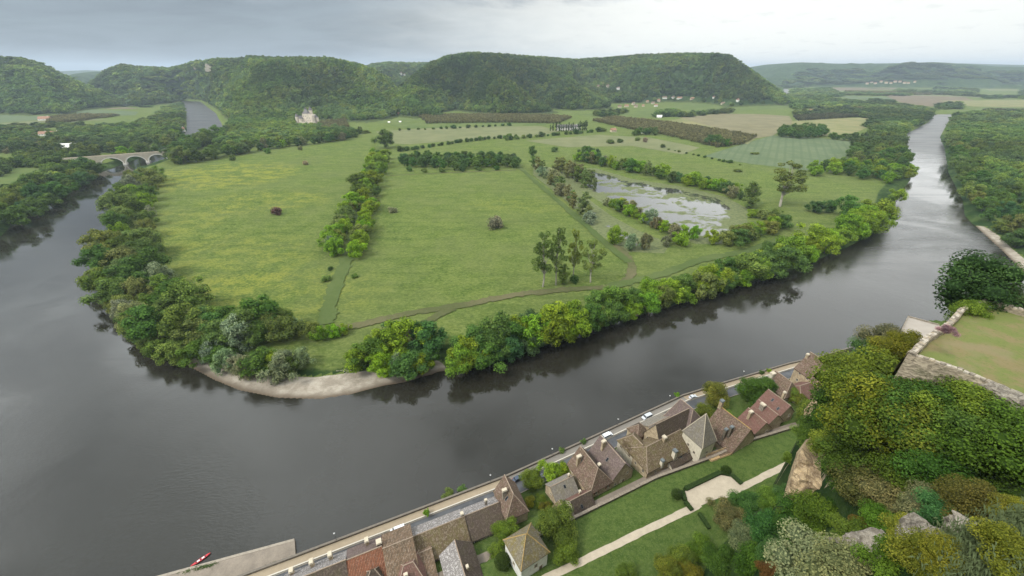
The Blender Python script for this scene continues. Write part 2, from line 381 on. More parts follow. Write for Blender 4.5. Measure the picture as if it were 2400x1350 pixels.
# ------------------------------------------------------------------ ground, water, fields
def f_ground(n):
    g = geoco(n)
    ca = n.a('ShaderNodeAttribute', attribute_name='cover'); sep = n.a('ShaderNodeSeparateColor', {0: ca.outputs['Color']})
    sand_m, wood_m, flow_m = sep.outputs
    cb = n.a('ShaderNodeAttribute', attribute_name='cover2'); sep2 = n.a('ShaderNodeSeparateColor', {0: cb.outputs['Color']})
    lawn_m, rock_m, mead_m = sep2.outputs
    big = n.noise(g, .012, 4, .6); mid = n.noise(stretch(n, g, 1, 1.3, 1, .3), .06, 5, .62); tuft = n.noise(stretch(n, g, .8, 1.25, 1, .2), .62, 5, .78); fine = n.noise(g, 2.2, 3, .7)
    # uneven long grass: pale seed heads over deeper green
    grass = n.mix(n.ss(mid, .30, .72), (.082, .124, .025), (.136, .174, .042))
    grass = n.mix(n.m('MULTIPLY', n.ss(tuft, .505, .60), .62), grass, (.195, .222, .074))
    grass = n.mix(n.m('MULTIPLY', n.ss(tuft, .495, .40), .6), grass, (.042, .064, .018))
    grass = n.mix(n.m('MULTIPLY', n.ss(big, .42, .62), .35), grass, (.130, .148, .055))
    strk = n.noise(stretch(n, g, .012, .16, 1, .30), 1.0, 4, .6)
    grass = n.mix(n.m('MULTIPLY', n.ss(strk, .50, .68), .38), grass, (.056, .088, .022))
    grass = n.mix(n.m('MULTIPLY', n.ss(strk, .48, .32), .30), grass, (.150, .176, .056))
    fl = n.m('MULTIPLY', flow_m, n.ss(n.m('ADD', n.m('MULTIPLY', mid, .5), n.m('MULTIPLY', tuft, .5)), .46, .58))
    grass = n.mix(n.m('MULTIPLY', fl, .62), grass, (.255, .255, .040))
    lawn = n.mix(n.ss(n.noise(g, .5, 6, .75), .30, .72), (.050, .088, .018), (.100, .140, .036))
    lawn = n.mix(n.m('MULTIPLY', n.ss(fine, .52, .62), .55), lawn, (.14, .17, .060))
    rough = n.mix(n.ss(n.noise(g, .3, 5, .7), .35, .65), (.040, .060, .018), (.085, .105, .035))
    wood = n.mix(n.ss(n.noise(g, .035, 6, .75), .40, .62), (.022, .045, .014), (.060, .092, .026))
    peb = n.noise(g, 3.0, 4, .8)
    sand = n.mix(n.ss(n.noise(stretch(n, g, 1, 1, 8), .22, 5, .6), .35, .68), (.27, .23, .18), (.42, .37, .30))
    sand = n.mix(n.m('MULTIPLY', n.ss(peb, .50, .68), .35), sand, (.52, .48, .41))
    hw = n.a('ShaderNodeSeparateXYZ', {0: g}).outputs[2]
    sand = n.mix(n.ss(hw, .42, .02), sand, (.13, .10, .07))                      # wet rim at the waterline
    rock = n.mix(n.ss(n.noise(g, .5, 6, .7), .35, .65), (.20, .16, .11), (.44, .37, .26))
    col = n.mix(mead_m, rough, grass)
    edge = n.m('MULTIPLY', n.m('SUBTRACT', tuft, .5), .5)
    col = n.mix(n.ss(n.m('ADD', lawn_m, edge), .4, .6), col, lawn)
    col = n.mix(n.ss(n.m('ADD', wood_m, edge), .4, .6), col, wood)
    col = n.mix(n.ss(n.m('ADD', sand_m, n.m('MULTIPLY', edge, .8)), .42, .55), col, sand)
    col = n.mix(n.ss(n.m('ADD', rock_m, edge), .45, .6), col, rock)
    hgt = n.m('ADD', n.m('MULTIPLY', tuft, .8), n.m('MULTIPLY', fine, .3))
    surf(n, col, .95, hgt, .9, .9, .04)
M_GROUND = mat('ground_cover', f_ground)

def sector(cx, cy, rx, ry, P, soft=1.0):
    q = np.sqrt(((P[:, 0]-cx)/rx)**2+((P[:, 1]-cy)/ry)**2); return 1-smooth01((q-.55)/(.45*soft))
def build_ground():
    NA, NR = 860, 700
    az = np.radians(np.linspace(-80, 80, NA)); rr = np.concatenate([[1.0, 6, 12, 18], np.exp(np.linspace(math.log(22), math.log(26000), NR-4))])
    A, R = np.meshgrid(az, rr); P = np.stack([(R*np.sin(A)).ravel(), (R*np.cos(A)).ravel()], 1)
    z = height(P); D = R.ravel(); aux0 = height.aux
    V = np.column_stack([P, z])
    i = np.arange(NR-1)[:, None]*NA+np.arange(NA-1)[None]; F = np.stack([i, i+1, i+NA+1, i+NA], -1).reshape(-1, 4)
    me = mesh_np('ground', V, F.ravel(), np.full(len(F), 4), M_GROUND, True)
    # covers
    sd, t, al, db, dr = aux0
    town = (t > -1) & (P[:, 1] < 330)
    sand = np.clip((1-smooth01((db-6.5)/5)), 0, 1)
    sand = np.maximum(sand, 1-smooth01((dr-2.5)/5)); sand = np.where((z > 2.2) & ~town, sand*.2, sand); sand[town] = 0
    for (px, py, r) in ((245, 388, 22), (300, 408, 12), (2325, 488, 13), (1340, 770, 6), (1480, 738, 6)):
        c = U(px, py, 0); sand = np.maximum(sand, (1-smooth01((np.hypot(P[:, 0]-c[0], P[:, 1]-c[1])-r*.5)/(r*.5)))*(z < 3))
    wood = smooth01((z-7)/5)*(~town)
    wood = np.maximum(wood, (~town)*(1-smooth01((sd-14)/12))*(D < 1500)*.75*(sand < .3))
    hill_near = town & (z > z_town(t, al)+.6)
    wood[hill_near] = .9
    lawn = np.where(town & ~hill_near & (lawn_t(t, al) > LAWN_T-.3), 1.0, 0.0)
    it = inside(P, TERR); wood[it] = 0; lawn[it] = 0
    slope = np.zeros(len(P)); g = np.gradient(z.reshape(NR, NA)); dz = np.abs(g[0]).ravel()/np.maximum(np.gradient(rr)[:, None].repeat(NA, 1).ravel(), .1)
    rock = np.where(town & (dz > 3.5) & (z > 16), .6, 0.0)
    lawn[town & ~hill_near & (lawn_t(t, al) <= LAWN_T-.3)] = 0.55
    flow = sum(sector(*U(px, py)[:2], rx, ry, P)*w for px, py, rx, ry, w in ((520, 410, 130, 110, 1.0), (620, 470, 90, 60, .6), (470, 620, 110, 90, .45), (660, 690, 90, 50, .4), (420, 520, 60, 70, .5), (1240, 480, 90, 40, .25)))
    mead = ((z < 4.5) & ~town).astype(float)
    c1 = me.attributes.new('cover', 'FLOAT_COLOR', 'POINT'); a = np.ones((len(P), 4), np.float32); a[:, 0] = sand; a[:, 1] = wood; a[:, 2] = np.clip(flow, 0, 1); c1.data.foreach_set('color', a.ravel())
    c2 = me.attributes.new('cover2', 'FLOAT_COLOR', 'POINT'); a[:, 0] = lawn; a[:, 1] = rock; a[:, 2] = mead; c2.data.foreach_set('color', a.ravel())
    tag(link(bpy.data.objects.new('ground', me)), kind='structure')
build_ground()

def f_water(n):
    g = geoco(n)
    sw = n.noise(stretch(n, g, 1, 1, 1, .4), .010, 5, .6, .6)                   # calm lanes and breeze patches
    lane = n.noise(stretch(n, g, .010, .11, 1, -.44), 1.0, 5, .6, .5)
    rip = n.noise(stretch(n, g, .55, 1.5, 1, -.44), .75, 4, .65); rip2 = n.noise(g, .16, 3, .5)
    cx = n.a('ShaderNodeVectorMath', {0: g, 1: (395, 400, 0)}, operation='DISTANCE').outputs[1]
    rapid = n.m('MULTIPLY', n.ss(cx, 230, 60), n.ss(sw, .36, .56))
    amp = n.m('ADD', n.m('ADD', .006, n.m('MULTIPLY', n.ss(sw, .46, .64), .075)), n.m('MULTIPLY', rapid, .16))
    h = n.m('MULTIPLY', n.m('ADD', rip, n.m('MULTIPLY', rip2, .6)), amp)
    col = n.mix(n.ss(n.noise(g, .02, 4, .5), .35, .65), (.017, .0155, .0105), (.024, .0225, .017))
    far = n.a('ShaderNodeVectorMath', {0: g, 1: (0, 0, 0)}, operation='DISTANCE').outputs[1]
    rgh = n.m('ADD', n.m('ADD', n.ss(lane, .50, .62, .03, .14), n.m('MULTIPLY', rapid, .16)), n.ss(far, 850, 1250, 0.0, .34))      # wind-ruffled upstream reaches
    surf(n, col, rgh, h, 1.0, 1.0, .5, IOR=1.52)
M_WATER = mat('river_water', f_water)
def sheet(name, pts, z, m, kind='structure'):
    o = MB().poly([(x, y, z) for x, y in pts], [(x, y) for x, y in pts]).obj(name, m); return tag(o, kind=kind)
sheet('river_water', [(-2600, -420), (2600, -420), (3200, 3800), (-3200, 3800)], 0.0, M_WATER)

def f_pond(n):
    g = geoco(n)
    a = n.noise(stretch(n, g, 1, 1.6, 1, -.5), .018, 5, .58, .8); b = n.noise(g, .11, 5, .65, .5)
    k = n.m('ADD', n.m('MULTIPLY', a, .65), n.m('MULTIPLY', b, .35))
    ed = n.a('ShaderNodeAttribute', attribute_name='edge').outputs['Fac']
    alg = n.ss(n.m('ADD', k, n.m('MULTIPLY', ed, .26)), .512, .560)
    acol = n.mix(n.ss(n.noise(g, .3, 4, .7), .35, .65), (.085, .105, .040), (.150, .165, .070))
    w = n.a('ShaderNodeBsdfPrincipled', {'Base Color': (.05, .05, .042, 1), 'Roughness': .06, 'IOR': 1.8})
    d = n.a('ShaderNodeBsdfPrincipled', {'Base Color': acol, 'Roughness': .85, 'Specular IOR Level': .2})
    mx = n.a('ShaderNodeMixShader', {0: alg, 1: w.outputs[0], 2: d.outputs[0]}); o = n.a('ShaderNodeOutputMaterial'); n.l.new(mx.outputs[0], o.inputs[0])
M_POND = mat('pond_water', f_pond)
def pond(name, L, z):
    lo, hi = L.min(0)-3, L.max(0)+3; nx, ny = int((hi[0]-lo[0])/4)+2, int((hi[1]-lo[1])/4)+2
    X, Y = np.meshgrid(np.linspace(lo[0], hi[0], nx), np.linspace(lo[1], hi[1], ny)); P = np.stack([X.ravel(), Y.ravel()], 1)
    sd = sdist(P, L); i = np.arange(ny-1)[:, None]*nx+np.arange(nx-1)[None]; F = np.stack([i, i+1, i+nx+1, i+nx], -1).reshape(-1, 4)
    F = F[(sd[F] < 3).any(1)]
    me = mesh_np(name, np.column_stack([P, np.full(len(P), z)]), F.ravel(), np.full(len(F), 4), M_POND)
    at = me.attributes.new('edge', 'FLOAT', 'POINT'); at.data.foreach_set('value', smooth01((sd+26)/28).astype(np.float32))
    tag(link(bpy.data.objects.new(name, me)), kind='structure')
pond('pond_water', POND1, 3.25); pond('pond_water', POND2, 3.2)

def f_field(n, a=(.1, .15, .05), b=(.15, .2, .07), ang=0.0, row=0.0, rowcol=(.05, .07, .02), tram=0.0):
    g = geoco(n); s = n.noise(g, .02, 5, .6); f = n.noise(g, .5, 4, .7)
    col = n.mix(n.ss(n.m('ADD', n.m('MULTIPLY', s, .7), n.m('MULTIPLY', f, .3)), .38, .62), a, b)
    if row:
        r = n.a('ShaderNodeSeparateXYZ', {0: stretch(n, g, 1, 1, 1, ang)}).outputs[0]
        w = n.m('SINE', n.m('ADD', n.m('MULTIPLY', r, 2*math.pi/row), n.m('MULTIPLY', n.noise(g, .05, 2), 1.2)))
        col = n.mix(n.m('MULTIPLY', n.ss(w, .1, .9), n.m('ADD', .25, n.m('MULTIPLY', s, .6))), col, rowcol)
    surf(n, col, .95, f, .6, .5, .04)
M_WHEAT = mat('wheat', f_field, a=(.096, .130, .066), b=(.130, .160, .086), ang=.55, row=13, rowcol=(.086, .118, .060))
M_DRY = mat('dry_field', f_field, a=(.16, .17, .07), b=(.23, .21, .10))
M_VINE = mat('vine_rows', f_field, a=(.17, .15, .085), b=(.23, .20, .12), ang=-.35, row=7, rowcol=(.09, .105, .045))
M_GREEN = mat('green_field', f_field, a=(.085, .122, .036), b=(.125, .155, .050))
M_PALE = mat('pale_field', f_field, a=(.135, .150, .070), b=(.175, .180, .090))
M_BROWN = mat('ploughed_field', f_field, a=(.15, .12, .08), b=(.20, .16, .11), ang=1.1, row=6, rowcol=(.10, .09, .05))
M_TRACK = mat('trodden_grass', f_field, a=(.080, .090, .036), b=(.130, .118, .062))
M_MOWN = mat('mown_grass', f_field, a=(.068, .098, .030), b=(.095, .122, .042))
_fz = [0]
def field(name, px, m, z=4.12):
    _fz[0] += 1; P = np.array([U(x, y, z)[:2] for x, y in px]); return sheet(name, P, z+.011*(_fz[0] % 40), m)
field('wheat_field', [(1648, 366), (1700, 350), (1812, 317), (1905, 322), (2001, 332), (1990, 365), (1962, 405), (1880, 398), (1760, 384)], M_WHEAT)
field('vineyard_field', [(1590, 276), (1690, 266), (1790, 268), (1850, 272), (1860, 288), (1810, 318), (1760, 326), (1690, 306)], M_VINE)
field('dry_grass_field', [(1560, 283), (1600, 278), (1700, 306), (1770, 326), (1752, 338), (1680, 312)], M_DRY)
field('hay_field', [(1855, 284), (1930, 276), (2040, 276), (2030, 300), (1985, 320), (1920, 318), (1862, 312)], M_DRY)
field('pale_meadow', [(880, 308), (1080, 296), (1270, 296), (1310, 308), (1270, 318), (1120, 326), (960, 338), (920, 336)], M_PALE)
field('green_meadow', [(905, 292), (1000, 288), (1160, 285), (1280, 284), (1280, 294), (1100, 297), (960, 302)], M_GREEN)
field('pale_meadow', [(1230, 330), (1400, 316), (1520, 322), (1640, 346), (1600, 362), (1480, 342), (1330, 345)], M_PALE)
field('green_meadow', [(840, 272), (900, 266), (960, 268), (985, 282), (940, 292), (860, 286)], M_GREEN)
field('green_meadow', [(1340, 268), (1480, 262), (1640, 240), (1760, 240), (1850, 252), (1700, 262), (1560, 272), (1420, 276)], M_GREEN)
field('grey_green_field', [(-120, 268), (100, 258), (200, 256), (325, 262), (318, 270), (180, 274), (60, 283), (-120, 296)], M_WHEAT)
field('pale_meadow', [(-120, 298), (60, 284), (180, 278), (260, 280), (110, 290), (-120, 312)], M_PALE)
field('brown_field', [(-120, 252), (60, 247), (250, 247), (330, 255), (200, 256), (60, 259), (-120, 268)], M_BROWN)
field('green_meadow', [(215, 287), (300, 279), (312, 283), (240, 293)], M_GREEN)
field('green_meadow', [(-120, 338), (20, 330), (90, 322), (130, 328), (60, 342), (-120, 352)], M_GREEN)
field('green_meadow', [(-200, 440), (-60, 405), (60, 392), (100, 398), (50, 432), (-60, 470)], M_GREEN)
field('ploughed_field', [(-200, 470), (-40, 445), (18, 438), (14, 456), (-60, 490)], M_BROWN)
for i, (nm, px, m) in enumerate([
    ('pale_field', [(1940, 212), (2100, 214), (2350, 222), (2560, 224), (2560, 230), (2200, 228), (1960, 220)], M_PALE),
    ('wheat_field', [(1975, 225), (2130, 230), (2120, 238), (1990, 232)], M_WHEAT),
    ('brown_field', [(2070, 222), (2260, 228), (2300, 240), (2180, 250), (2110, 240)], M_BROWN),
    ('pale_field', [(2200, 236), (2400, 234), (2560, 240), (2560, 252), (2280, 250)], M_DRY),
    ('green_field', [(2260, 252), (2560, 256), (2560, 266), (2300, 262)], M_GREEN),
    ('brown_field', [(1930, 202), (2090, 200), (2110, 210), (1950, 212)], M_BROWN),
    ('green_field', [(1812, 246), (1880, 240), (1935, 244), (1900, 252), (1830, 253)], M_GREEN),
    ('pale_field', [(2300, 206), (2560, 208), (2560, 215), (2320, 213)], M_PALE)]):
    field(nm, px, m)
def strip(name, px, w, m, z=4.3, dens=14):
    """ribbon of ground of width w metres along photo points"""
    P = np.array([U(x, y, z)[:2] for x, y in px]); Q = [P[0]]
    for i in range(len(P)-1):                                                    # Catmull-Rom
        a, b = P[max(i-1, 0)], P[i]; c, d = P[i+1], P[min(i+2, len(P)-1)]
        for k in range(1, dens+1):
            t = k/dens; Q.append(.5*(2*b+(c-a)*t+(2*a-5*b+4*c-d)*t*t+(3*b-a-3*c+d)*t**3))
    Q = np.array(Q); T = np.gradient(Q, axis=0); T /= np.linalg.norm(T, axis=1)[:, None]; N = np.stack([-T[:, 1], T[:, 0]], 1)
    rj = np.random.default_rng(len(Q)); L, R = Q+N*(w/2+rj.normal(0, w*.09, (len(Q), 1))), Q-N*(w/2+rj.normal(0, w*.09, (len(Q), 1))); mb = MB()
    for i in range(len(Q)-1):
        mb.poly([(*R[i], z), (*R[i+1], z), (*L[i+1], z), (*L[i], z)])
    _fz[0] += 1; o = mb.obj(name, m); o.location.z = .009*(_fz[0] % 30); return tag(o, kind='structure')
strip('farm_track', [(770, 775), (840, 762), (960, 735), (1100, 712), (1220, 690), (1340, 678), (1440, 670), (1480, 640), (1470, 600), (1440, 575)], 6.5, M_TRACK)
strip('farm_track', [(960, 775), (1010, 748), (1060, 722)], 6, M_TRACK)
strip('grass_ride', [(765, 760), (770, 720), (790, 660), (812, 610), (830, 560), (858, 480), (890, 400)], 10, M_MOWN)
strip('grass_ride', [(1430, 672), (1560, 640), (1640, 610), (1750, 588), (1830, 560)], 8, M_MOWN)
strip('grass_ride', [(1215, 390), (1260, 430), (1330, 490), (1420, 570), (1475, 615)], 7, M_MOWN)
strip('dirt_track', [(905, 412), (1000, 407), (1210, 398)], 3, M_TRACK)
# ------------------------------------------------------------------ trees
def f_leaf(n, rnd=1.0, trans=.30, inst=False):
    oi = n.a('ShaderNodeObjectInfo'); r = n.a('ShaderNodeAttribute', attribute_name='rnd').outputs['Fac']
    base = oi.outputs['Color']
    if inst: base = n.a('ShaderNodeAttribute', attribute_name='tint', attribute_type='INSTANCER').outputs['Color']
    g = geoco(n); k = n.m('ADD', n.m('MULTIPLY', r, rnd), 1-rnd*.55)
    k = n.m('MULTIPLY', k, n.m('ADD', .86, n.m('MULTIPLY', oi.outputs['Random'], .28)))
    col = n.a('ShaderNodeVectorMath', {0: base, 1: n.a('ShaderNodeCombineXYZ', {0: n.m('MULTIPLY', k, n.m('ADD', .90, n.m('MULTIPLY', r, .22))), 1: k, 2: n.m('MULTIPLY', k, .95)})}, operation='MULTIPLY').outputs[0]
    d = n.a('ShaderNodeBsdfPrincipled', {'Base Color': col, 'Roughness': .7, 'Specular IOR Level': .08})
    tcol = n.mix(.5, col, (.9, 1.0, .35), 'MULTIPLY')
    t = n.a('ShaderNodeBsdfTranslucent', {0: tcol}); mx = n.a('ShaderNodeMixShader', {0: trans, 1: d.outputs[0], 2: t.outputs[0]})
    o = n.a('ShaderNodeOutputMaterial'); n.l.new(mx.outputs[0], o.inputs[0])
M_LEAF = mat('leaves', f_leaf); M_LEAFI = mat('wood_leaves', f_leaf, inst=True)
M_BARK = plain('bark', (.13, .11, .085), var=.4, scale=2.0, bstr=.6)
M_PBARK = plain('pale_bark', (.26, .24, .19), var=.4, scale=2.0, bstr=.6)

def crown_mesh(name, seed, h, w, lobes, leaves, leaf, base=.18, top=.9, lr=(.20, .30), taper=.75, flat=.85, droop=0.0, m=None, core=True):
    """leaf-sized faces on the shells of many uneven lobes"""
    rg = np.random.default_rng(seed); C = []; R = []; asy = rg.uniform(.05, .30); ph = rg.uniform(0, 6.28)
    for i in range(lobes):
        u = (i+.5)/lobes; zz = base+(top-base)*u
        env = math.sin(math.pi*min(1, max(0, .12+.83*u)))**taper                 # half-width of the envelope at this height
        a = i*2.39996+rg.normal(0, .5); rad = w*.5*env*(rg.uniform(.40, .98) if i % 4 else rg.uniform(0, .35))*(1+asy*math.sin(a-ph)+.18*math.sin(3*a+ph*2))
        C.append((math.cos(a)*rad, math.sin(a)*rad, h*(zz+rg.uniform(-.07, .07)))); R.append(w*rg.uniform(*lr)*(.75+.25*env))
    C = np.array(C); R = np.array(R); lob_t = rg.normal(0, .16, lobes)
    k = rg.choice(lobes, leaves*2, p=R**2/(R**2).sum())
    d = rg.normal(0, 1, (leaves*2, 3)); d[:, 2] += .25; d /= np.linalg.norm(d, axis=1)[:, None]
    rr = R[k]*(.62+.46*rg.random(leaves*2)**.6)
    P = C[k]+d*rr[:, None]*np.array([1, 1, flat])
    P[:, 2] -= droop*np.hypot(d[:, 0], d[:, 1])*R[k]*rg.random(len(P))
    q = np.min(np.linalg.norm(P[:, None]-C[None], axis=2)/R[None]+np.where(np.arange(lobes)[None] == k[:, None], 9, 0), axis=1) if lobes > 1 else np.ones(len(P))
    keep = np.where((q > .60) & (P[:, 2] > h*.02))[0][:leaves]; P, d, k = P[keep], d[keep], k[keep]; n = len(P)
    N = d*.75+rg.normal(0, .42, (n, 3)); N[:, 2] += .28; N /= np.linalg.norm(N, axis=1)[:, None]
    T = np.cross(N, rg.normal(0, 1, (n, 3))); T /= np.linalg.norm(T, axis=1)[:, None]; B = np.cross(N, T)
    s = leaf*rg.uniform(.55, 1.25, n)[:, None]; e = rg.uniform(.55, .9, n)[:, None]
    V = np.stack([P-T*s, P+B*s*e-T*s*.1, P+T*s+N*s*.25, P-B*s*e+T*s*.1], 1).reshape(-1, 3)
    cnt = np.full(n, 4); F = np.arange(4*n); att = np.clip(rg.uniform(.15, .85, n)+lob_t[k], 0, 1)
    if core:                                                                     # dense twigs and leaves inside each lobe, coloured darker to paint in shade
        ico = bmesh.new(); bmesh.ops.create_icosphere(ico, subdivisions=1, radius=1); iv = np.array([v.co[:] for v in ico.verts]); jf = np.array([[v.index for v in f.verts] for f in ico.faces]); ico.free()
        VV, FF = [V], [F]; off = len(V)
        for i in range(lobes):
            jv = iv*rg.uniform(.8, 1.1, (len(iv), 1)); VV.append(C[i]+jv*R[i]*.66*np.array([1, 1, flat])); FF.append((jf+off).ravel()); off += len(iv)
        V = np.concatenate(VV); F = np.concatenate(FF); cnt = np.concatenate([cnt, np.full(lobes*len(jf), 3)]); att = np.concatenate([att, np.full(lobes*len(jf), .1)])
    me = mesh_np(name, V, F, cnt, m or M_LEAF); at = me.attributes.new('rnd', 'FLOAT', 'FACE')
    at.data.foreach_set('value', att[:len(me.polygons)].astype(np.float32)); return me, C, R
def trunk_mesh(name, seed, h, C, r=.3, lean=.04, m=None, nb=7, top=.75):
    rg = random.Random(seed); mb = MB(); p = Vector((0, 0, -.8)); seg = []
    N = 6
    for i in range(1, N+1):
        q = Vector((rg.uniform(-1, 1)*lean*h, rg.uniform(-1, 1)*lean*h, h*top*i/N)) if i < N else Vector((0, 0, h*top))
        r0, r1 = r*(1-.85*(i-1)/N), r*(1-.85*i/N); mb.tube(p, q, r0, r1, 7); seg.append((p, q, r1)); p = q
    for c in sorted(C.tolist(), key=lambda c: rg.random())[:nb]:
        zz = max(h*.12, c[2]*rg.uniform(.45, .72)); i = min(N-1, int(zz/(h*top)*N)); a, b, rr = seg[i]
        s = a.lerp(b, .5); mb.tube(s, s.lerp(Vector(c), .55)+Vector((0, 0, .02*h)), rr*.6, rr*.38, 5); mb.tube(s.lerp(Vector(c), .55)+Vector((0, 0, .02*h)), Vector(c), rr*.38, rr*.14, 5)
    return mb.mesh(name, m or M_BARK, True)
PROTO = {}
def proto(key, nvar, h, w, r=.3, bark=None, tl=.04, nb=7, ttop=.75, **kw):
    PROTO[key] = []
    for i in range(nvar):
        c, C, R = crown_mesh('crown_'+key, hash_(key)+i*13, h, w, **kw)
        PROTO[key].append((c, trunk_mesh('trunk_'+key, i+5, h, C, r, tl, bark, nb, ttop), h, w))
def hash_(s): return sum(ord(c)*(i+3) for i, c in enumerate(s)) % 9973
proto('round', 6, 15, 14, lobes=28, leaves=3600, leaf=.36, lr=(.11, .21))
proto('wide', 5, 12, 14, lobes=26, leaves=3400, leaf=.35, base=.12, lr=(.10, .20))
proto('willow', 5, 13, 14, lobes=30, leaves=3800, leaf=.30, base=.10, lr=(.09, .17), droop=.6, flat=1.0)
proto('tall', 4, 22, 11, lobes=30, leaves=3400, leaf=.34, base=.12, lr=(.12, .22), taper=.55, r=.4)
proto('poplar', 4, 34, 15, lobes=26, leaves=3400, leaf=.42, base=.30, lr=(.10, .17), taper=.6, r=.6, bark=M_PBARK, core=False, tl=.02, nb=18, ttop=.9)
proto('column', 2, 20, 4.5, lobes=12, leaves=900, leaf=.34, base=.08, top=.93, lr=(.30, .42), taper=.35, flat=1.5)
proto('bush', 4, 5, 6.5, lobes=9, leaves=900, leaf=.30, base=.10, top=.72, lr=(.22, .34), r=.12)
proto('cedar', 2, 20, 8, lobes=14, leaves=1400, leaf=.40, base=.06, top=.92, lr=(.14, .24), taper=1.2, flat=.6)
# nearer, finer foliage on the castle hill
proto('fine', 5, 11, 11, lobes=22, leaves=11000, leaf=.165, base=.12, lr=(.15, .25))
proto('finewide', 4, 7, 10, lobes=20, leaves=9000, leaf=.15, base=.12, top=.8, lr=(.16, .25))
proto('nearbush', 5, 3.2, 4.4, lobes=16, leaves=9000, leaf=.062, base=.1, top=.78, lr=(.15, .25), r=.08)
LOOK = {  # colour, prototypes, wording, object name
    'dark': ((0.049, 0.096, 0.029), 'round', 'dark green broadleaf tree', 'dark_tree'),  # a broadleaf of unknown species; any species name is a guess
    'deep': ((0.041, 0.084, 0.038), 'wide', 'deep bluish green tree', 'deep_green_tree'),  # set apart by crown tone only, species not known
    'mid': ((0.084, 0.142, 0.041), 'round', 'mid green leafy tree', 'green_tree'),  # plain broadleaf tree told by its tone, species guessed
    'soft': ((0.123, 0.171, 0.064), 'wide', 'soft olive green tree', 'broadleaf_tree'),
    'bright': ((0.145, 0.246, 0.026), 'wide', 'bright yellow-green tree', 'maple_tree'),
    'brightr': ((0.133, 0.225, 0.029), 'round', 'tall bright lime green tree', 'maple_tree'),
    'willow': ((0.174, 0.217, 0.136), 'willow', 'silvery grey-green willow', 'willow_tree'),
    'brown': ((0.167, 0.157, 0.096), 'willow', 'brownish thinly leaved tree', 'broadleaf_tree'),
    'tall': ((0.075, 0.123, 0.049), 'tall', 'tall narrow green tree', 'poplar_tree'),
    'ttall': ((0.128, 0.162, 0.084), 'tall', 'tall pale olive poplar', 'poplar_tree'),
    'poplar': ((0.096, 0.139, 0.049), 'poplar', 'very tall airy poplar with bare pale trunk', 'poplar_tree'),
    'column': ((0.035, 0.064, 0.026), 'column', 'slim dark columnar poplar', 'poplar_tree'),
    'bush': ((0.067, 0.113, 0.038), 'bush', 'green round bush', 'bush'),
    'dbush': ((0.038, 0.072, 0.026), 'bush', 'dark green bush', 'bush'),
    'bbush': ((0.152, 0.128, 0.084), 'bush', 'brown twiggy bush', 'bush'),
    'rbush': ((0.087, 0.052, 0.043), 'bush', 'dark reddish brown bush', 'bush'),
    'cedar': ((0.023, 0.052, 0.032), 'cedar', 'dark blue-green conifer', 'conifer_tree'),
    'fdark': ((.042, .080, .018), 'fine', 'dark green oak', 'dark_tree'),
    'fgreen': ((.078, .118, .024), 'fine', 'fresh green tree', 'green_tree'),
    'folive': ((.080, .108, .022), 'fine', 'olive green oak', 'dark_tree'),
    'fyellow': ((.120, .150, .024), 'finewide', 'yellow-green shrub', 'shrub'),
    'fgrey': ((0.138, 0.167, 0.090), 'finewide', 'pale silvery shrub', 'shrub'),
    'fblue': ((0.041, 0.092, 0.039), 'finewide', 'bluish green shrub', 'shrub'),
    'fbrown': ((.085, .075, .028), 'finewide', 'russet brown shrub', 'shrub'),
    'ftwig': ((0.127, 0.121, 0.076), 'finewide', 'grey-brown twiggy shrub', 'shrub'),
    'nyellow': ((.100, .120, .022), 'nearbush', 'yellow-green maple bush', 'shrub'),
    'ngreen': ((0.057, 0.109, 0.021), 'nearbush', 'leafy green bush', 'shrub'),
    'ngrey': ((0.172, 0.207, 0.121), 'nearbush', 'pale grey-green bush', 'shrub'),
    'nrust': ((.120, .060, .026), 'nearbush', 'rust red bush', 'shrub'),
}
_TR = random.Random(11)
def tree(look, x, y, z, h, w, label, group=None, rz=None, tint=1.0):
    col, pk, _, nm = LOOK[look]; var = PROTO[pk][_TR.randrange(len(PROTO[pk]))]; cm, tm, h0, w0 = var
    root = empty(nm, (x, y, z), _TR.uniform(0, 6.28) if rz is None else rz); root.scale = (w/w0, w/w0*_TR.uniform(.9, 1.1), h/h0)
    c = link(bpy.data.objects.new('crown', cm), root); j = lambda s: _TR.uniform(1-s, 1+s)*tint
    bl = .9 if look in ('willow', 'fgrey', 'ngrey', 'pink', 'brown', 'bbush', 'rbush') else .68
    lf = 1.72 if col[1] < .13 else 1.26
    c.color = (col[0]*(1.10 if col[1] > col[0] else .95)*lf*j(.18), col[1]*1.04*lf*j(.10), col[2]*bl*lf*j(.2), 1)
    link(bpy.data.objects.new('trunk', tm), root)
    tag(root, label, 'bush' if nm in ('bush', 'shrub') else 'tree', group); return root
ORD = 'first second third fourth fifth sixth seventh eighth ninth tenth eleventh twelfth thirteenth fourteenth fifteenth sixteenth seventeenth eighteenth nineteenth twentieth'.split()
TENS = {20: 'twenty', 30: 'thirty', 40: 'forty', 50: 'fifty', 60: 'sixty', 70: 'seventy', 80: 'eighty', 90: 'ninety'}
def ordinal(i):
    if i < 20: return ORD[i]
    n = i+1; t = n//10*10
    return {20: 'twentieth', 30: 'thirtieth', 40: 'fortieth', 50: 'fiftieth', 60: 'sixtieth'}.get(n) if n % 10 == 0 else TENS[t]+'-'+ORD[n % 10-1]
def place(trees, phrase, group, sizes=None):
    """trees: [(look, x, y, h, w)] in order along the belt -> individuals, labelled by look and order"""
    cnt = {}; tot = {}
    for t in trees: tot[t[0]] = tot.get(t[0], 0)+1
    zz = height(np.array([[t[1], t[2]] for t in trees]), True)
    for (look, x, y, h, w), z in zip(trees, zz):
        i = cnt.get(look, 0); cnt[look] = i+1
        lab = (ordinal(i)+' ' if tot[look] > 1 else 'only ')+LOOK[look][2]+' '+phrase
        tree(look, x, y, max(z, .4)-.15, h, w, lab, group)
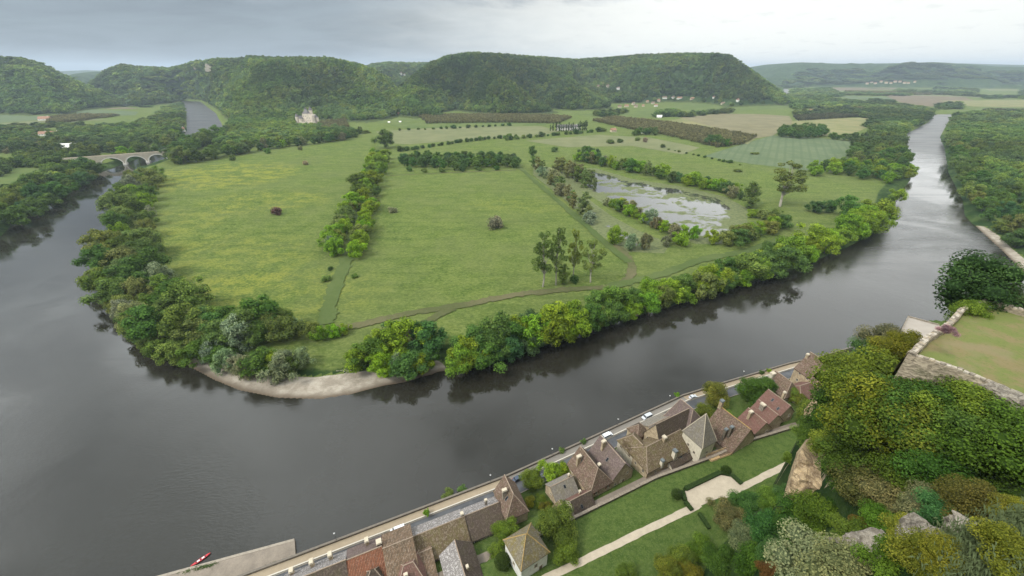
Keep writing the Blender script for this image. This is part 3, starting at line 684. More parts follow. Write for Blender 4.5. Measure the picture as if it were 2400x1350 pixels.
def along(px, n, hw, z=4.0):
    P = np.array([U(x, y, z)[:2] for x, y in px]); s = np.concatenate([[0], np.cumsum(np.linalg.norm(np.diff(P, axis=0), axis=1))]); out = []
    for i in range(n):
        t = (i+.5+_TR.uniform(-.3, .3))/n*s[-1]; p = np.array([np.interp(t, s, P[:, 0]), np.interp(t, s, P[:, 1])])
        t2 = min(s[-1], t+2); d = np.array([np.interp(t2, s, P[:, 0]), np.interp(t2, s, P[:, 1])])-np.array([np.interp(t2-2, s, P[:, 0]), np.interp(t2-2, s, P[:, 1])]); d /= max(np.linalg.norm(d), 1e-6)
        o = _TR.uniform(-hw, hw) if hw < 3 else hw*((i % 3)-1)*.8+_TR.uniform(-.25, .25)*hw
        out.append((p[0]-d[1]*o, p[1]+d[0]*o))
    return out
def belt(px, n, hw, mix, hr, phrase, group, ratio=(.95, 1.28), z=4.0):
    looks = [k for k, c in mix for _ in range(c)]; L = []
    for (x, y) in along(px, n, hw, z):
        h = _TR.uniform(*hr)*_TR.choice((.72, .9, 1, 1, 1.18)); lk = _TR.choice(looks); L.append((lk, x, y, h*(1.15 if lk in ('tall', 'ttall') else 1), h*_TR.uniform(*ratio)*(.62 if lk in ('tall', 'ttall') else 1)))
    place(L, phrase, group)
def area(px, spacing, mix, hr, phrase, group, ratio=(.85, 1.15), z=4.0, keep_sd=4.0, nmax=400, by=1):
    P = np.array([U(x, y, z)[:2] for x, y in px]); lo, hi = P.min(0), P.max(0); pts = []; tries = 0
    looks = [k for k, c in mix for _ in range(c)]
    while tries < 6000 and len(pts) < nmax:
        tries += 1; p = np.array([_TR.uniform(lo[0], hi[0]), _TR.uniform(lo[1], hi[1])])
        if not inside(p[None], P)[0] or any((p[0]-q[0])**2+(p[1]-q[1])**2 < spacing**2 for q in pts): continue
        pts.append(p)
    pts = [p for p, s in zip(pts, sdist(np.array(pts), WATER)) if s > keep_sd]
    pts.sort(key=lambda p: by*p[0] if abs(by) == 1 else p[1])
    L = [(_TR.choice(looks), p[0], p[1], (h := _TR.uniform(*hr)), h*_TR.uniform(*ratio)) for p in pts]
    place(L, phrase, group)

# ------------------------------------------------------------------ village materials
def uvco(n): return n.a('ShaderNodeUVMap', uv_map='UVMap').outputs[0]
def f_tile(n, a=(.2, .12, .08), b=(.1, .07, .05), moss=(.10, .09, .04), pale=(.36, .31, .26), mossy=.5, palef=.35, rows=.32, cols=.24, canal=False):
    g = geoco(n); uv = uvco(n)
    vo = n.a('ShaderNodeTexVoronoi', {'Vector': stretch(n, uv, 1/cols, 1/rows, 1), 'Scale': 1.0, 'Randomness': .55}); cell = n.a('ShaderNodeSeparateColor', {0: vo.outputs['Color']}).outputs[0]
    cl = n.noise(g, .55, 5, .65); bl = n.noise(g, 1.6, 4, .7); st = n.noise(stretch(n, uv, 1.6, .22, 1), 1.0, 4, .6)
    col = n.mix(n.m('ADD', n.m('MULTIPLY', cell, .65), n.m('MULTIPLY', bl, .35)), b, a)
    col = n.mix(n.m('MULTIPLY', n.ss(n.m('ADD', n.m('MULTIPLY', cl, .6), n.m('MULTIPLY', st, .4)), .44, .62), mossy), col, moss)
    sp = n.ss(n.m('ADD', n.m('MULTIPLY', cell, .5), n.m('MULTIPLY', bl, .5)), .58, .70)
    col = n.mix(n.m('MULTIPLY', sp, palef), col, pale)
    sx = n.a('ShaderNodeSeparateXYZ', {0: uv}).outputs
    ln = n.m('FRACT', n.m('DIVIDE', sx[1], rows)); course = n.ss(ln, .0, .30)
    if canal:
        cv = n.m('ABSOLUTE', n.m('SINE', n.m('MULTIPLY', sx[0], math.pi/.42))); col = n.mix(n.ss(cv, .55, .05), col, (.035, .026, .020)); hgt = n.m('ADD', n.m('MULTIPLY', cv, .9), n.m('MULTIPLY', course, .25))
    else: hgt = n.m('ADD', n.m('MULTIPLY', course, .6), n.m('MULTIPLY', cell, .7))
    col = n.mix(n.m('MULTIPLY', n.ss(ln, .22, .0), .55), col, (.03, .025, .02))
    surf(n, col, .9, hgt, .8, .09, .25)
TILE = {k: mat('roof_'+k, f_tile, **v) for k, v in {
    'brown': dict(a=(.215, .135, .095), b=(.105, .070, .055)), 'mossy': dict(a=(.190, .140, .080), b=(.095, .066, .040), moss=(.145, .120, .048), mossy=.8),
    'purple': dict(a=(.185, .135, .120), b=(.125, .090, .085), mossy=.25, palef=.2), 'grey': dict(a=(.27, .245, .21), b=(.16, .14, .115), moss=(.20, .175, .10), mossy=.5),
    'dark': dict(a=(.125, .090, .068), b=(.06, .045, .037), mossy=.35, palef=.12), 'red': dict(a=(.34, .125, .060), b=(.17, .070, .042), mossy=.3, moss=(.10, .075, .045), palef=.2, canal=True),
    'redbrown': dict(a=(.22, .108, .085), b=(.140, .075, .062), mossy=.35, moss=(.12, .10, .06), palef=.15), 'canal': dict(a=(.30, .20, .125), b=(.13, .085, .055), canal=True, moss=(.08, .065, .04)),
    'slate': dict(a=(.33, .30, .28), b=(.15, .135, .13), pale=(.55, .52, .50), palef=.6, mossy=.15), 'lauze': dict(a=(.24, .205, .145), b=(.125, .105, .07), moss=(.20, .155, .035), mossy=.75, pale=(.35, .32, .25))}.items()}
def f_wall(n, a=(.52, .42, .28), b=(.34, .26, .17), joint=.35, blk=(.55, .28), dirt=.4):
    g = geoco(n); uv = uvco(n); br = n.a('ShaderNodeTexBrick', {'Vector': uv, 'Scale': 1.0, 'Brick Width': blk[0], 'Row Height': blk[1], 'Mortar Size': .018, 'Color1': (1, 1, 1, 1), 'Color2': (.7, .7, .7, 1), 'Mortar': (.45, .45, .45, 1)})
    nn = n.noise(g, .9, 5, .65); st = n.noise(stretch(n, g, 1, 1, .18), 1.4, 4, .6)
    col = n.mix(n.ss(nn, .34, .66), b, a); col = n.mix(joint, col, br.outputs[0], 'MULTIPLY')
    col = n.mix(n.m('MULTIPLY', n.ss(st, .52, .70), dirt), col, (.13, .11, .08))
    surf(n, col, .92, n.m('ADD', br.outputs['Fac'], nn), -.25, .05, .2)
WALL = {'stone': mat('golden_stone', f_wall), 'pale': mat('pale_render', f_wall, a=(.66, .60, .48), b=(.55, .49, .38), joint=.05, dirt=.25), 'white': mat('white_render', f_wall, a=(.72, .70, .66), b=(.62, .59, .53), joint=.0, dirt=.22),
        'grey': mat('grey_stone', f_wall, a=(.36, .31, .25), b=(.20, .17, .13), joint=.5), 'dark': mat('dark_stone', f_wall, a=(.20, .17, .13), b=(.10, .085, .065), joint=.5, dirt=.5)}
M_PANE = mat('window_glass', lambda n: surf(n, (.02, .022, .026), .12, None, spec=.6)); M_WOOD = plain('old_wood', (.12, .08, .05), var=.4, scale=3); M_TRIM = plain('stone_trim', (.52, .45, .34), var=.2, scale=2)
M_LICHEN = plain('lichen_ridge', (.36, .24, .09), var=.35, scale=1.5); M_RIDGE = plain('ridge_tiles', (.30, .23, .17), var=.35, scale=1.2); M_METAL = plain('dull_metal', (.15, .165, .165), var=.2, scale=2, rough=.6, metal=.2)
M_SHUT = plain('shutter_paint', (.20, .07, .05), var=.2, scale=3)

def patch(mb, c00, c10, c11, c01, step=.7, amp=.07, su=None):
    """roof plane between four corners, slightly uneven as old roofs are; uv in metres"""
    c00, c10, c11, c01 = [Vector(c) for c in (c00, c10, c11, c01)]
    lu = max((c10-c00).length, (c11-c01).length); lv = max((c01-c00).length, (c11-c10).length); nu, nv = max(1, int(lu/step)), max(1, int(lv/step))
    nrm = (c10-c00).cross(c01-c00); nrm = (c11-c00).cross(c01-c00) if nrm.length < 1e-6 else nrm; nrm.normalize(); i0 = len(mb.v); ex = (c10-c00); ex = ((c11-c01) if ex.length < 1e-4 else ex).normalized()
    for j in range(nv+1):
        for i in range(nu+1):
            p = c00.lerp(c10, i/nu).lerp(c01.lerp(c11, i/nu), j/nv)
            mb.v.append(tuple(p+nrm*(mnoise.noise(p*.35)*amp+mnoise.noise(p*1.1)*amp*.5)))
    for j in range(nv):
        for i in range(nu):
            a = i0+j*(nu+1)+i; f = (a, a+1, a+nu+2, a+nu+1); mb.f.append(f)
            mb.uv.append([((Vector(mb.v[q])-c00).dot(ex), lv*((q-i0)//(nu+1))/nv) for q in f])
def window(root, x, y, z, ang, w=.9, h=1.2, shut=False, door=False):
    """a window or door on a wall at local x, y, facing local angle"""
    ca, sa = math.cos(ang), math.sin(ang); P = lambda u, o, zz: (x+ca*o-sa*u, y+sa*o+ca*u, z+zz)
    def slab(mb, u0, u1, z0, z1, o0, o1):
        b = [P(u0, o0, 0)[:2], P(u0, o1, 0)[:2], P(u1, o1, 0)[:2], P(u1, o0, 0)[:2]]
        if (b[1][0]-b[0][0])*(b[2][1]-b[0][1])-(b[1][1]-b[0][1])*(b[2][0]-b[0][0]) < 0: b = b[::-1]
        mb.prism(b, z+z0, z+z1)
    f = MB(); t = .13; slab(f, -w/2-t, -w/2, 0, h, -.05, .07); slab(f, w/2, w/2+t, 0, h, -.05, .07); slab(f, -w/2-t, w/2+t, h, h+t, -.05, .08)
    if not door: slab(f, -w/2-t*1.4, w/2+t*1.4, -t, 0, -.05, .12)
    o = f.obj('door' if door else 'window', M_TRIM, root); g = MB(); slab(g, -w/2, w/2, 0, h, -.05, .015); g.obj('door_panel' if door else 'pane', M_WOOD if door else M_PANE, o)
    if not door: g = MB(); slab(g, -.03, .03, 0, h, .015, .04); slab(g, -w/2, w/2, h*.48, h*.53, .015, .04); g.obj('glazing_bar', M_TRIM, o)
    if shut:
        for u0, u1 in ((-w/2-.55, -w/2-t), (w/2+t, w/2+.55)): g = MB(); slab(g, u0, u1, 0, h, .0, .06); g.obj('shutter', M_SHUT, o)
def chimney(root, x, y, z0, z1, sx=.9, sy=1.3, m='stone', cap=True):
    c = MB().box((x, y, z0), sx, sy, z1-z0).obj('chimney', WALL[m], root); mb = MB().box((x, y, z1), sx+.3, sy+.3, .18)
    if cap: mb.box((x, y, z1+.45), sx+.2, sy+.2, .14); [mb.box((x+i*(sx/2-.1), y+j*(sy/2-.1), z1+.18), .14, .14, .27) for i in (-1, 1) for j in (-1, 1)]
    mb.obj('chimney_cap', M_METAL if cap == 2 else M_TRIM, c)
def quay_angle(P):
    _, _, i, _ = seg_dist(np.array([P]), QUAYL, False); d = QUAYL[i[0]+1]-QUAYL[i[0]]; return math.atan2(d[1], d[0])
HOUSES = []
def house(label, r1, r2, zr, wl, wr, rise, zg, hip=(0, 0), roof='brown', wall='stone', name='stone_house', chim=(), win=(), ridge=None, perp=None, over=.35, xy=None, L=None, ang=None, dorm=(), group='stone houses along the quay', lroof=None, cat='house'):
    """r1, r2: photo points of the ridge ends at height zr. wl / wr: half widths left / right of the ridge direction"""
    if xy is None:
        a, b = U(*r1, zr)[:2], U(*r2, zr)[:2]; mid = (a+b)/2; d = b-a; L = np.linalg.norm(d); ang = math.atan2(d[1], d[0])
        if perp is not None:
            qa = quay_angle(mid)+(-math.pi/2 if perp else 0); L = abs(L*math.cos(ang-qa)); ang = qa
    else: mid = np.array(xy)
    root = empty(name, (mid[0], mid[1], zg), ang); H = zr-zg; wm = max(wl, wr); el, er = H-rise*wl/wm, H-rise*wr/wm
    h1, h2 = hip; x0, x1 = -L/2-h1, L/2+h2; o = over; X0, X1 = x0-(o if h1 else .25), x1+(o if h2 else .25); rx0, rx1 = (-L/2 if h1 else X0), (L/2 if h2 else X1)
    sl, sr = rise/wm, rise/wm; zl, zR = el-o*sl, er-o*sr; yl, yr = wl+o, -wr-o
    mb = MB(); mb2 = MB() if lroof else mb
    patch(mb2, (X1, yl, zl), (X0, yl, zl), (rx0, 0, H), (rx1, 0, H)); patch(mb, (X0, yr, zR), (X1, yr, zR), (rx1, 0, H), (rx0, 0, H))
    if h1: patch(mb, (X0, yl, zl), (X0, yr, zR), (rx0, 0, H), (rx0, 0, H))
    if h2: patch(mb, (X1, yr, zR), (X1, yl, zl), (rx1, 0, H), (rx1, 0, H))
    th = .22                                                                      # eaves and verges have thickness
    ring = [(X0, yr, zR), (X1, yr, zR)]+([] if h2 else [(X1, 0, H)])+[(X1, yl, zl), (X0, yl, zl)]+([] if h1 else [(X0, 0, H)])
    for i in range(len(ring)):
        p, q = ring[i], ring[(i+1) % len(ring)]; mb.poly([(p[0], p[1], p[2]-th), (q[0], q[1], q[2]-th), (q[0], q[1], q[2]+.03), (p[0], p[1], p[2]+.03)], [(0, 0), (1, 0), (1, .2), (0, .2)])
    for (A, B, C, Dd) in (((X0, yl, zl), (X1, yl, zl), (rx1, 0, H), (rx0, 0, H)), ((X1, yr, zR), (X0, yr, zR), (rx0, 0, H), (rx1, 0, H))):
        mb.poly([(p[0], p[1], p[2]-th) for p in (A, B, C, Dd)])
    ro = mb.obj('roof', TILE[roof], root)
    if lroof: mb2.obj('roof_slope', TILE[lroof], ro)
    if L > 1.2:
        r = MB(); n = max(2, int((rx1-rx0)/1.2))
        for i in range(n):
            a, b = rx0+(rx1-rx0)*i/n, rx0+(rx1-rx0)*(i+1)/n; k = mnoise.noise(Vector((a+mid[0], mid[1], 0)))*.06; r.tube((a, 0, H+.02+k), (b+.05, 0, H+.03+k), .17, .15, 6)
        r.obj('ridge_cap', ridge or M_RIDGE, ro)
    hips = MB()
    for hh, X, rx in ((h1, X0, rx0), (h2, X1, rx1)):
        if hh: hips.tube((X, yl, zl+.05), (rx, 0, H+.05), .13, .13, 6); hips.tube((X, yr, zR+.05), (rx, 0, H+.05), .13, .13, 6)
    if h1 or h2: hips.obj('hip_tiles', ridge or M_RIDGE, ro)
    w = MB(); base = [(x0, -wr), (x1, -wr), (x1, wl), (x0, wl)]; w.prism(base, -3.5, [er-.1, er-.1, el-.1, el-.1], cap=False)
    for hh, x, s in ((h1, x0, -1), (h2, x1, 1)):
        if not hh:
            t = [(x, -wr, er-.1), (x, wl, el-.1), (x, 0, H-.15)]; t = t if s > 0 else t[::-1]; w.poly(t, [(p[1], p[2]) for p in t])
    w.obj('wall', WALL[wall], root)
    for c in chim:
        xx, yy, up = c[0]*L/2, c[1]*(wl if c[1] > 0 else wr), c[2]; sz = c[3] if len(c) > 3 else (.9, 1.3); zb = H-rise*abs(yy)/wm
        chimney(root, xx, yy, zb-1.2, zb+up, sz[0], sz[1], c[4] if len(c) > 4 else 'stone', c[5] if len(c) > 5 else True)
    for v in win:
        s, f, z = v[:3]; kw = v[3] if len(v) > 3 else {}
        if s == 'l': window(root, x0+(x1-x0)*f, wl, z, math.pi/2, **kw)
        if s == 'r': window(root, x0+(x1-x0)*f, -wr, z, -math.pi/2, **kw)
        if s == 'a': window(root, x0, -wr+(wl+wr)*f, z, math.pi, **kw)
        if s == 'b': window(root, x1, -wr+(wl+wr)*f, z, 0, **kw)
    given = {v[0] for v in win}; cam_l = Vector((-mid[0], -mid[1], 0)); ca, sa = math.cos(ang), math.sin(ang); cl = (cam_l.x*ca+cam_l.y*sa, -cam_l.x*sa+cam_l.y*ca); wr_ = random.Random(int(mid[0]*10)+77)
    for s, nx, ny, hh, ln in (('l', 0, 1, el, x1-x0), ('r', 0, -1, er, x1-x0), ('a', -1, 0, min(el, er), wl+wr), ('b', 1, 0, min(el, er), wl+wr)):
        if s in given or cl[0]*nx+cl[1]*ny <= 0 or hh < 3 or cat in ('shed', 'annex'): continue
        k = max(1, int(ln/3.6)); lev = [hh-2.1]+([hh-4.9] if hh > 6.5 else [])
        for i in range(k):
            f = (i+.5+wr_.uniform(-.12, .12))/k
            for z in lev:
                if wr_.random() < .22: continue
                q = dict(w=wr_.choice((.7, .85, .95)), h=wr_.choice((1.0, 1.25, 1.4)), shut=wr_.random() < .3)
                if s == 'l': window(root, x0+ln*f, wl, z, math.pi/2, **q)
                elif s == 'r': window(root, x0+ln*f, -wr, z, -math.pi/2, **q)
                elif s == 'a': window(root, x0, -wr+ln*f, z, math.pi, **q)
                else: window(root, x1, -wr+ln*f, z, 0, **q)
    if L > 6 and wr_.random() < .6:                                               # roof lights
        for k in range(wr_.choice((1, 1, 2))):
            sg = -1 if cl[1] < 0 else 1; ww = wr if sg < 0 else wl; fx = wr_.uniform(-.35, .35)*L; fy = wr_.uniform(.35, .7); sl_ = rise/wm; e = .42; y0, y1 = ww*fy-e, ww*fy+e; zz = lambda y: H-sl_*y+.12
            sk = MB().poly([(fx-.35, sg*y0, zz(y0)), (fx+.35, sg*y0, zz(y0)), (fx+.35, sg*y1, zz(y1)), (fx-.35, sg*y1, zz(y1))]).obj('skylight', M_PANE, ro); fr = MB()
            for (a, b) in (((fx-.42, y0-.07), (fx+.42, y0)), ((fx-.42, y1), (fx+.42, y1+.07)), ((fx-.42, y0), (fx-.35, y1)), ((fx+.35, y0), (fx+.42, y1))): fr.poly([(a[0], sg*a[1], zz(a[1])+.04), (b[0], sg*a[1], zz(a[1])+.04), (b[0], sg*b[1], zz(b[1])+.04), (a[0], sg*b[1], zz(b[1])+.04)])
            fr.obj('skylight_frame', M_METAL, ro)
    for dd in dorm:                                                              # (side, position -1..1, height up the slope 0..1, width)
        s, f, k, dw = dd; sg = 1 if s == 'l' else -1; ww = wl if sg > 0 else wr; yy = sg*ww*(1-k); zz = H-rise*abs(yy)/wm; xx = f*L/2; hw = dw/2; dz = dw*.9
        d = MB(); yb = sg*max(0, abs(yy)-dw*1.3); pts = [(xx-hw, yy, zz+dz*.35), (xx+hw, yy, zz+dz*.35), (xx, yy, zz+dz)]
        for u, v in (((xx-hw-.1, zz+dz*.3), (xx, zz+dz)), ((xx, zz+dz), (xx+hw+.1, zz+dz*.3))):
            q = [(u[0], yy+sg*.15, u[1]), (v[0], yy+sg*.15, v[1]), (v[0], yb, v[1]), (u[0], yb, u[1])]; d.poly(q, [(0, 0), (1.2, 0), (1.2, 2), (0, 2)])
        do = d.obj('dormer', TILE[roof], root); e = MB().poly([(xx-hw, yy, zz-.3), (xx+hw, yy, zz-.3)]+[pts[1], pts[2], pts[0]]); e.poly([(xx-hw, yy, zz-.3), (xx-hw, yy, zz+dz*.35), (xx-hw, yb, zz+dz*.35)]); e.poly([(xx+hw, yy, zz-.3), (xx+hw, yy, zz+dz*.35), (xx+hw, yb, zz+dz*.35)]); e.obj('dormer_wall', WALL[wall], do)
    tag(root, label, cat, group); HOUSES.append(root); return root
WN = lambda *a: a
house('long brown-roofed house with two chimneys at the bottom edge by the quay', (655, 1376), (808, 1310), 17.2, 5.6, 6, 5.2, 6, perp=False, roof='dark', chim=((-.1, .75, 2.2), (.5, .75, 2.2), (-.75, .8, 1.6)), lroof='slate')
house('house with bright orange canal tile roof beside the quay', (812, 1309), (893, 1284), 16.8, 5.6, 6.5, 4.8, 6, perp=False, roof='red', lroof='purple', chim=((.2, .75, 2.0), (.92, .25, 1.2, (1.3, 1.3), 'dark')))
house('house with striped brown canal tile roof facing the parked van', (898, 1285), (966, 1259), 17.0, 6.6, 6.5, 3.8, 6, perp=False, roof='canal')
house('long dark mossy roofed row house above the road', (968, 1259), (1086, 1209), 14.4, 4.6, 6.5, 4.2, 6, perp=False, roof='mossy', lroof='slate', wall='grey', chim=((.96, .1, 1.2, (.8, .8), 'grey'),), dorm=())
house('dark roofed row house next to the tall narrow house', (1089, 1208), (1168, 1178), 14.2, 4.4, 6.0, 4.2, 6, perp=False, roof='dark', lroof='slate', wall='grey', chim=((.35, .35, 2.2, (.7, .5), 'grey'),))
house('low house with plain red hipped roof and a skylight', (946, 1326), (968, 1316), 14.6, 4.8, 6.0, 3.6, 6, hip=(3.8, 2.6), perp=False, roof='redbrown', chim=((-.9, -.45, 1.6, (.9, .6)),))
house('shed with orange-brown ribbed roof beside the red hipped roof', (979, 1298), (1010, 1285), 12.6, 1.2, 8.5, 3.2, 6, perp=False, roof='canal', group=None, name='stone_shed', cat='shed')
house('dark slate hipped turret roof at the bottom edge', (868, 1338), (878, 1334), 15.5, 3.0, 3.2, 4.2, 6, hip=(3, 2.6), perp=False, roof='dark', wall='grey', chim=((0, -.7, 1.5, (.8, .8)),))
house('house with speckled pale grey roof and dark far slope', (1067, 1266), (1092, 1362), 17, 5.0, 4.8, 4.6, 7, perp=True, roof='slate', lroof='dark', wall='grey', chim=((.45, .25, 1.3, (.7, .5)),))
house('tall narrow house with steep brown roof standing at the road', (1185, 1113), (1201, 1159), 19.2, 3.7, 3.9, 6.0, 6.4, hip=(0, 3.4), perp=True, roof='brown', wall='stone', chim=((.35, -.55, 3.2, (.8, 1.4), 'grey'),), win=(WN('b', .45, 3.2, dict(w=1.3, h=1.6)), WN('r', .3, 4, dict(h=1.3)), WN('r', .7, 4, dict(h=1.3))))
house('square white pavilion with mossy pyramid roof at the garden path', None, None, 25.6, 4.45, 4.45, 5.4, 12.4, hip=(4.3, 4.3), xy=(4.1, 66.1), L=.25, ang=math.radians(31), roof='lauze', wall='white', ridge=M_LICHEN, name='garden_pavilion', group=None, over=.5, win=(WN('r', .55, 3.2, dict(w=.9, h=1.5)), WN('a', .45, 2.6, dict(w=.9, h=1.5)), WN('r', .75, .3, dict(w=1.0, h=2.0, door=True))), cat='pavilion')
house('small barn with grey roof among the garden trees', (1288, 1137), (1344, 1120), 13.8, 3.0, 4.2, 3.2, 8, perp=False, roof='grey', wall='stone', chim=((.75, .2, 1.2, (.5, .5)),), win=(WN('a', .5, 2.2, dict(w=.8, h=1.0)),), cat='barn', name='stone_barn')
house('cottage with dark near roof slope and white gable beside the lane', (1336, 1171), (1385, 1152), 13.6, 4.2, 3.6, 4.6, 9, perp=False, roof='dark', lroof='redbrown', wall='pale', chim=((.2, .35, 1.3, (.5, .5)),), win=(WN('a', .45, .8, dict(w=.7, h=1.0)),))
house('little lean-to shed with pale canal tiles below the cottage', (1313, 1172), (1329, 1209), 11.8, 1.2, 2.2, 1.4, 8.5, perp=True, roof='canal', wall='grey', group=None, name='lean_to_shed', cat='shed')
house('brown-roofed house with tall chimney, west of the gabled pair', (1365, 1044), (1397, 1099), 19, 4.6, 5.0, 6.4, 7.5, hip=(0, 3.2), perp=True, roof='brown', lroof='dark', chim=((-.35, -.6, 3.6, (.9, 1.6)), (.85, .25, 1.6, (.8, .8), 'dark')), win=(WN('a', .3, 3.5), WN('r', .2, 3.5), WN('r', .85, 2.0)))
house('gabled house with purple-brown roof and beige end wall on the lane', (1414, 1018), (1459, 1088), 19.6, 4.8, 4.8, 6.2, 8.2, perp=True, roof='purple', chim=((-.45, -.35, 3.6, (.9, 1.4)),), win=(WN('b', .72, 4.6, dict(w=.9, h=1.2)), WN('b', .2, 1.4, dict(w=.8, h=.9)), WN('b', .45, 1.6, dict(w=.7, h=.8)), WN('b', .58, .4, dict(w=.9, h=1.9, door=True))))
house('half-timbered house with brown hipped roof behind the gabled house', (1478, 1022), (1512, 1040), 17, 4.2, 4.2, 3.6, 7.5, hip=(3, 0), roof='mossy', perp=True, wall='pale')
house('low courtyard wing with mossy brown roof before the mansion', (1514, 1046), (1596, 1008), 17.2, 4.6, 6.2, 4.2, 8.5, hip=(4.6, 0), perp=False, roof='mossy', chim=((-.02, -.95, 3.2, (1.2, 1.4), 'pale', 2), (-.75, -1.0, 2.2, (1.0, 1.1), 'pale', 2)), win=(WN('r', .2, 1.5), WN('r', .5, 1.5)))
house('low shed roof with two dormers between courtyard wing and lane', (1560, 1063), (1614, 1037), 14.2, 2.6, 4.0, 3.4, 8.8, perp=False, roof='dark', wall='pale', dorm=(('r', -.45, .35, 1.5), ('r', .65, .35, 1.5)), group=None, name='lean_to_shed', cat='shed')
house('mansion with very steep long dark roof and two small dormers', (1538, 994), (1614, 958), 22.4, 4.4, 4.2, 8.6, 7, perp=False, roof='dark', lroof='purple', chim=((-.85, -.9, 3.4, (1.1, 1.3), 'stone'),), dorm=(('r', -.35, .22, 1.3), ('r', .25, .30, 1.3)))  # near slope's darker tiles carry the shade of that side in their colour
house('steep purple-brown cross wing of the mansion facing the river', (1602, 932), (1618, 962), 22.6, 6.2, 6.2, 8.6, 7, hip=(1.5, 4.5), perp=True, roof='purple')
house('small hipped corner pavilion on the river side of the mansion', (1497, 995), (1502, 993), 15.6, 2.8, 2.8, 3.2, 6.5, hip=(2.6, 2.6), perp=False, roof='brown', lroof='dark', group=None, cat='pavilion', name='corner_pavilion')
house('low grey-brown roofed wing between corner pavilion and mansion', (1520, 999), (1576, 973), 15.8, 5.0, 1.0, 3.4, 6.5, perp=False, roof='grey')
house('square stone tower house with steep grey pyramid roof', None, None, 30.0, 4.4, 4.4, 10.6, 9, hip=(3.4, 3.4), xy=(70.8, 106.6), L=.3, ang=None if False else quay_angle((70.8, 106.6)), roof='grey', wall='pale', name='tower_house', ridge=M_TRIM, group=None, win=(WN('a', .62, 5.2, dict(w=.8, h=1.1)), WN('a', .28, 4.0, dict(w=.8, h=1.1)), WN('r', .5, 4.6, dict(w=.9, h=1.2))), cat='tower house')
house('large steep-roofed house with orange lichen along its ridge', (1690, 951), (1757, 1007), 21.6, 5.4, 7.2, 9.0, 9, perp=True, roof='brown', ridge=M_LICHEN, chim=((-.98, 0, 2.8, (1.2, 1.4), 'stone', 2), (.35, -.62, 4.6, (.9, 1.2), 'dark', 2), (.2, -.8, 4.6, (.9, 1.2), 'dark', 2)))
house('first red-brown gabled roof east of the lichen-ridged house', (1752, 957), (1799, 989), 17.8, 4.4, 4.6, 4.6, 9.5, perp=True, roof='redbrown', chim=((-.35, -.45, 3.0, (1.0, 1.4)),), group='red roofed houses in a row')
house('second red-brown gabled roof with wide grey chimney', (1777, 938), (1826, 971), 18.2, 4.4, 4.6, 4.6, 9.5, perp=True, roof='redbrown', lroof='brown', chim=((-.3, -.35, 2.2, (1.8, 1.2), 'grey'),), group='red roofed houses in a row')
house('third red-brown gabled roof with tall round chimney and skylights', (1803, 912), (1851, 951), 18.6, 4.4, 4.6, 5.0, 9.5, perp=True, roof='redbrown', chim=((.1, .3, 4.0, (.8, .8)), ), group='red roofed houses in a row')
house('stone house with curved brown hipped roof near the promenade', (1824, 868), (1850, 897), 16.2, 5.0, 5.0, 5.6, 7.5, hip=(0, 2.5), perp=True, roof='brown', chim=((-.85, -.5, 2.4, (1.6, 2.0), 'pale'),), win=(WN('r', .7, 1.5),))
house('low red hipped house below the cliff trees', (1876, 905), (1906, 893), 14.6, 4.4, 4.6, 3.8, 8.5, hip=(3, 2), perp=False, roof='redbrown', wall='pale', win=(WN('a', .5, 1.5),))
house('tall beige house at the east end of the quay', (1906, 824), (1962, 868), 23, 6.6, 7.0, 7.4, 7, hip=(0, 1.5), perp=True, roof='brown', wall='stone', chim=((.45, .5, 2.2, (1.2, 1.2)), (-.95, -.3, 1.5, (1, 1))), win=(WN('r', .2, 3), WN('r', .45, 3), WN('r', .2, 7), WN('r', .45, 7), WN('r', .7, 7)), dorm=(('r', .15, .35, 2.4),))
house('little brown roofed annex below the tall beige house', (1920, 903), (1946, 893), 13.5, 3.2, 3.4, 3.0, 9, perp=False, roof='brown', group=None, cat='annex', name='stone_annex')
# timber posts on the half-timbered front
def half_timber():
    r = HOUSES[16]
    for i in range(7): MB().box((-2.9+i*.62, -4.25, 3.6), .16, .10, 5.6).obj('timber_post', M_WOOD, r)
half_timber()

# ------------------------------------------------------------------ quay, road, promenade
def f_asphalt(n):
    g = geoco(n); a = n.noise(g, .25, 5, .6); b = n.noise(g, 3, 3, .7); wet = n.ss(n.noise(g, .12, 4, .6), .46, .62)
    col = n.mix(n.ss(a, .35, .65), (.050, .052, .056), (.085, .087, .092)); surf(n, col, n.m('SUBTRACT', .72, n.m('MULTIPLY', wet, .42)), b, .2, .02, .5)
M_ROAD = mat('wet_asphalt', f_asphalt)
M_PROM = plain('promenade_gravel', (.30, .24, .165), var=.16, scale=.8); M_PROM2 = plain('promenade_grey', (.20, .18, .155), var=.16, scale=.8); M_WLINE = plain('white_kerb', (.50, .46, .39), var=.12, scale=1.5)
M_QUAY = mat('quay_stone', f_wall, a=(.23, .20, .155), b=(.12, .10, .08), joint=.6, dirt=.5); M_CONC = plain('old_concrete', (.215, .180, .142), var=.38, scale=.3); M_DARKCAP = plain('parapet_cap', (.15, .13, .105), var=.35, scale=1.2)
M_KERB = plain('kerb_stone', (.25, .225, .19), var=.35, scale=1.2)
QP = np.vstack([[_q0+(QUAY[0]-_q0)*.72], QUAY[:9]])                                # from beyond the picture to the last house
QN = []
for i in range(len(QP)):
    d = QP[min(i+1, len(QP)-1)]-QP[max(i-1, 0)]; d = d/np.linalg.norm(d); QN.append((d[1], -d[0]))
QN = np.array(QN)
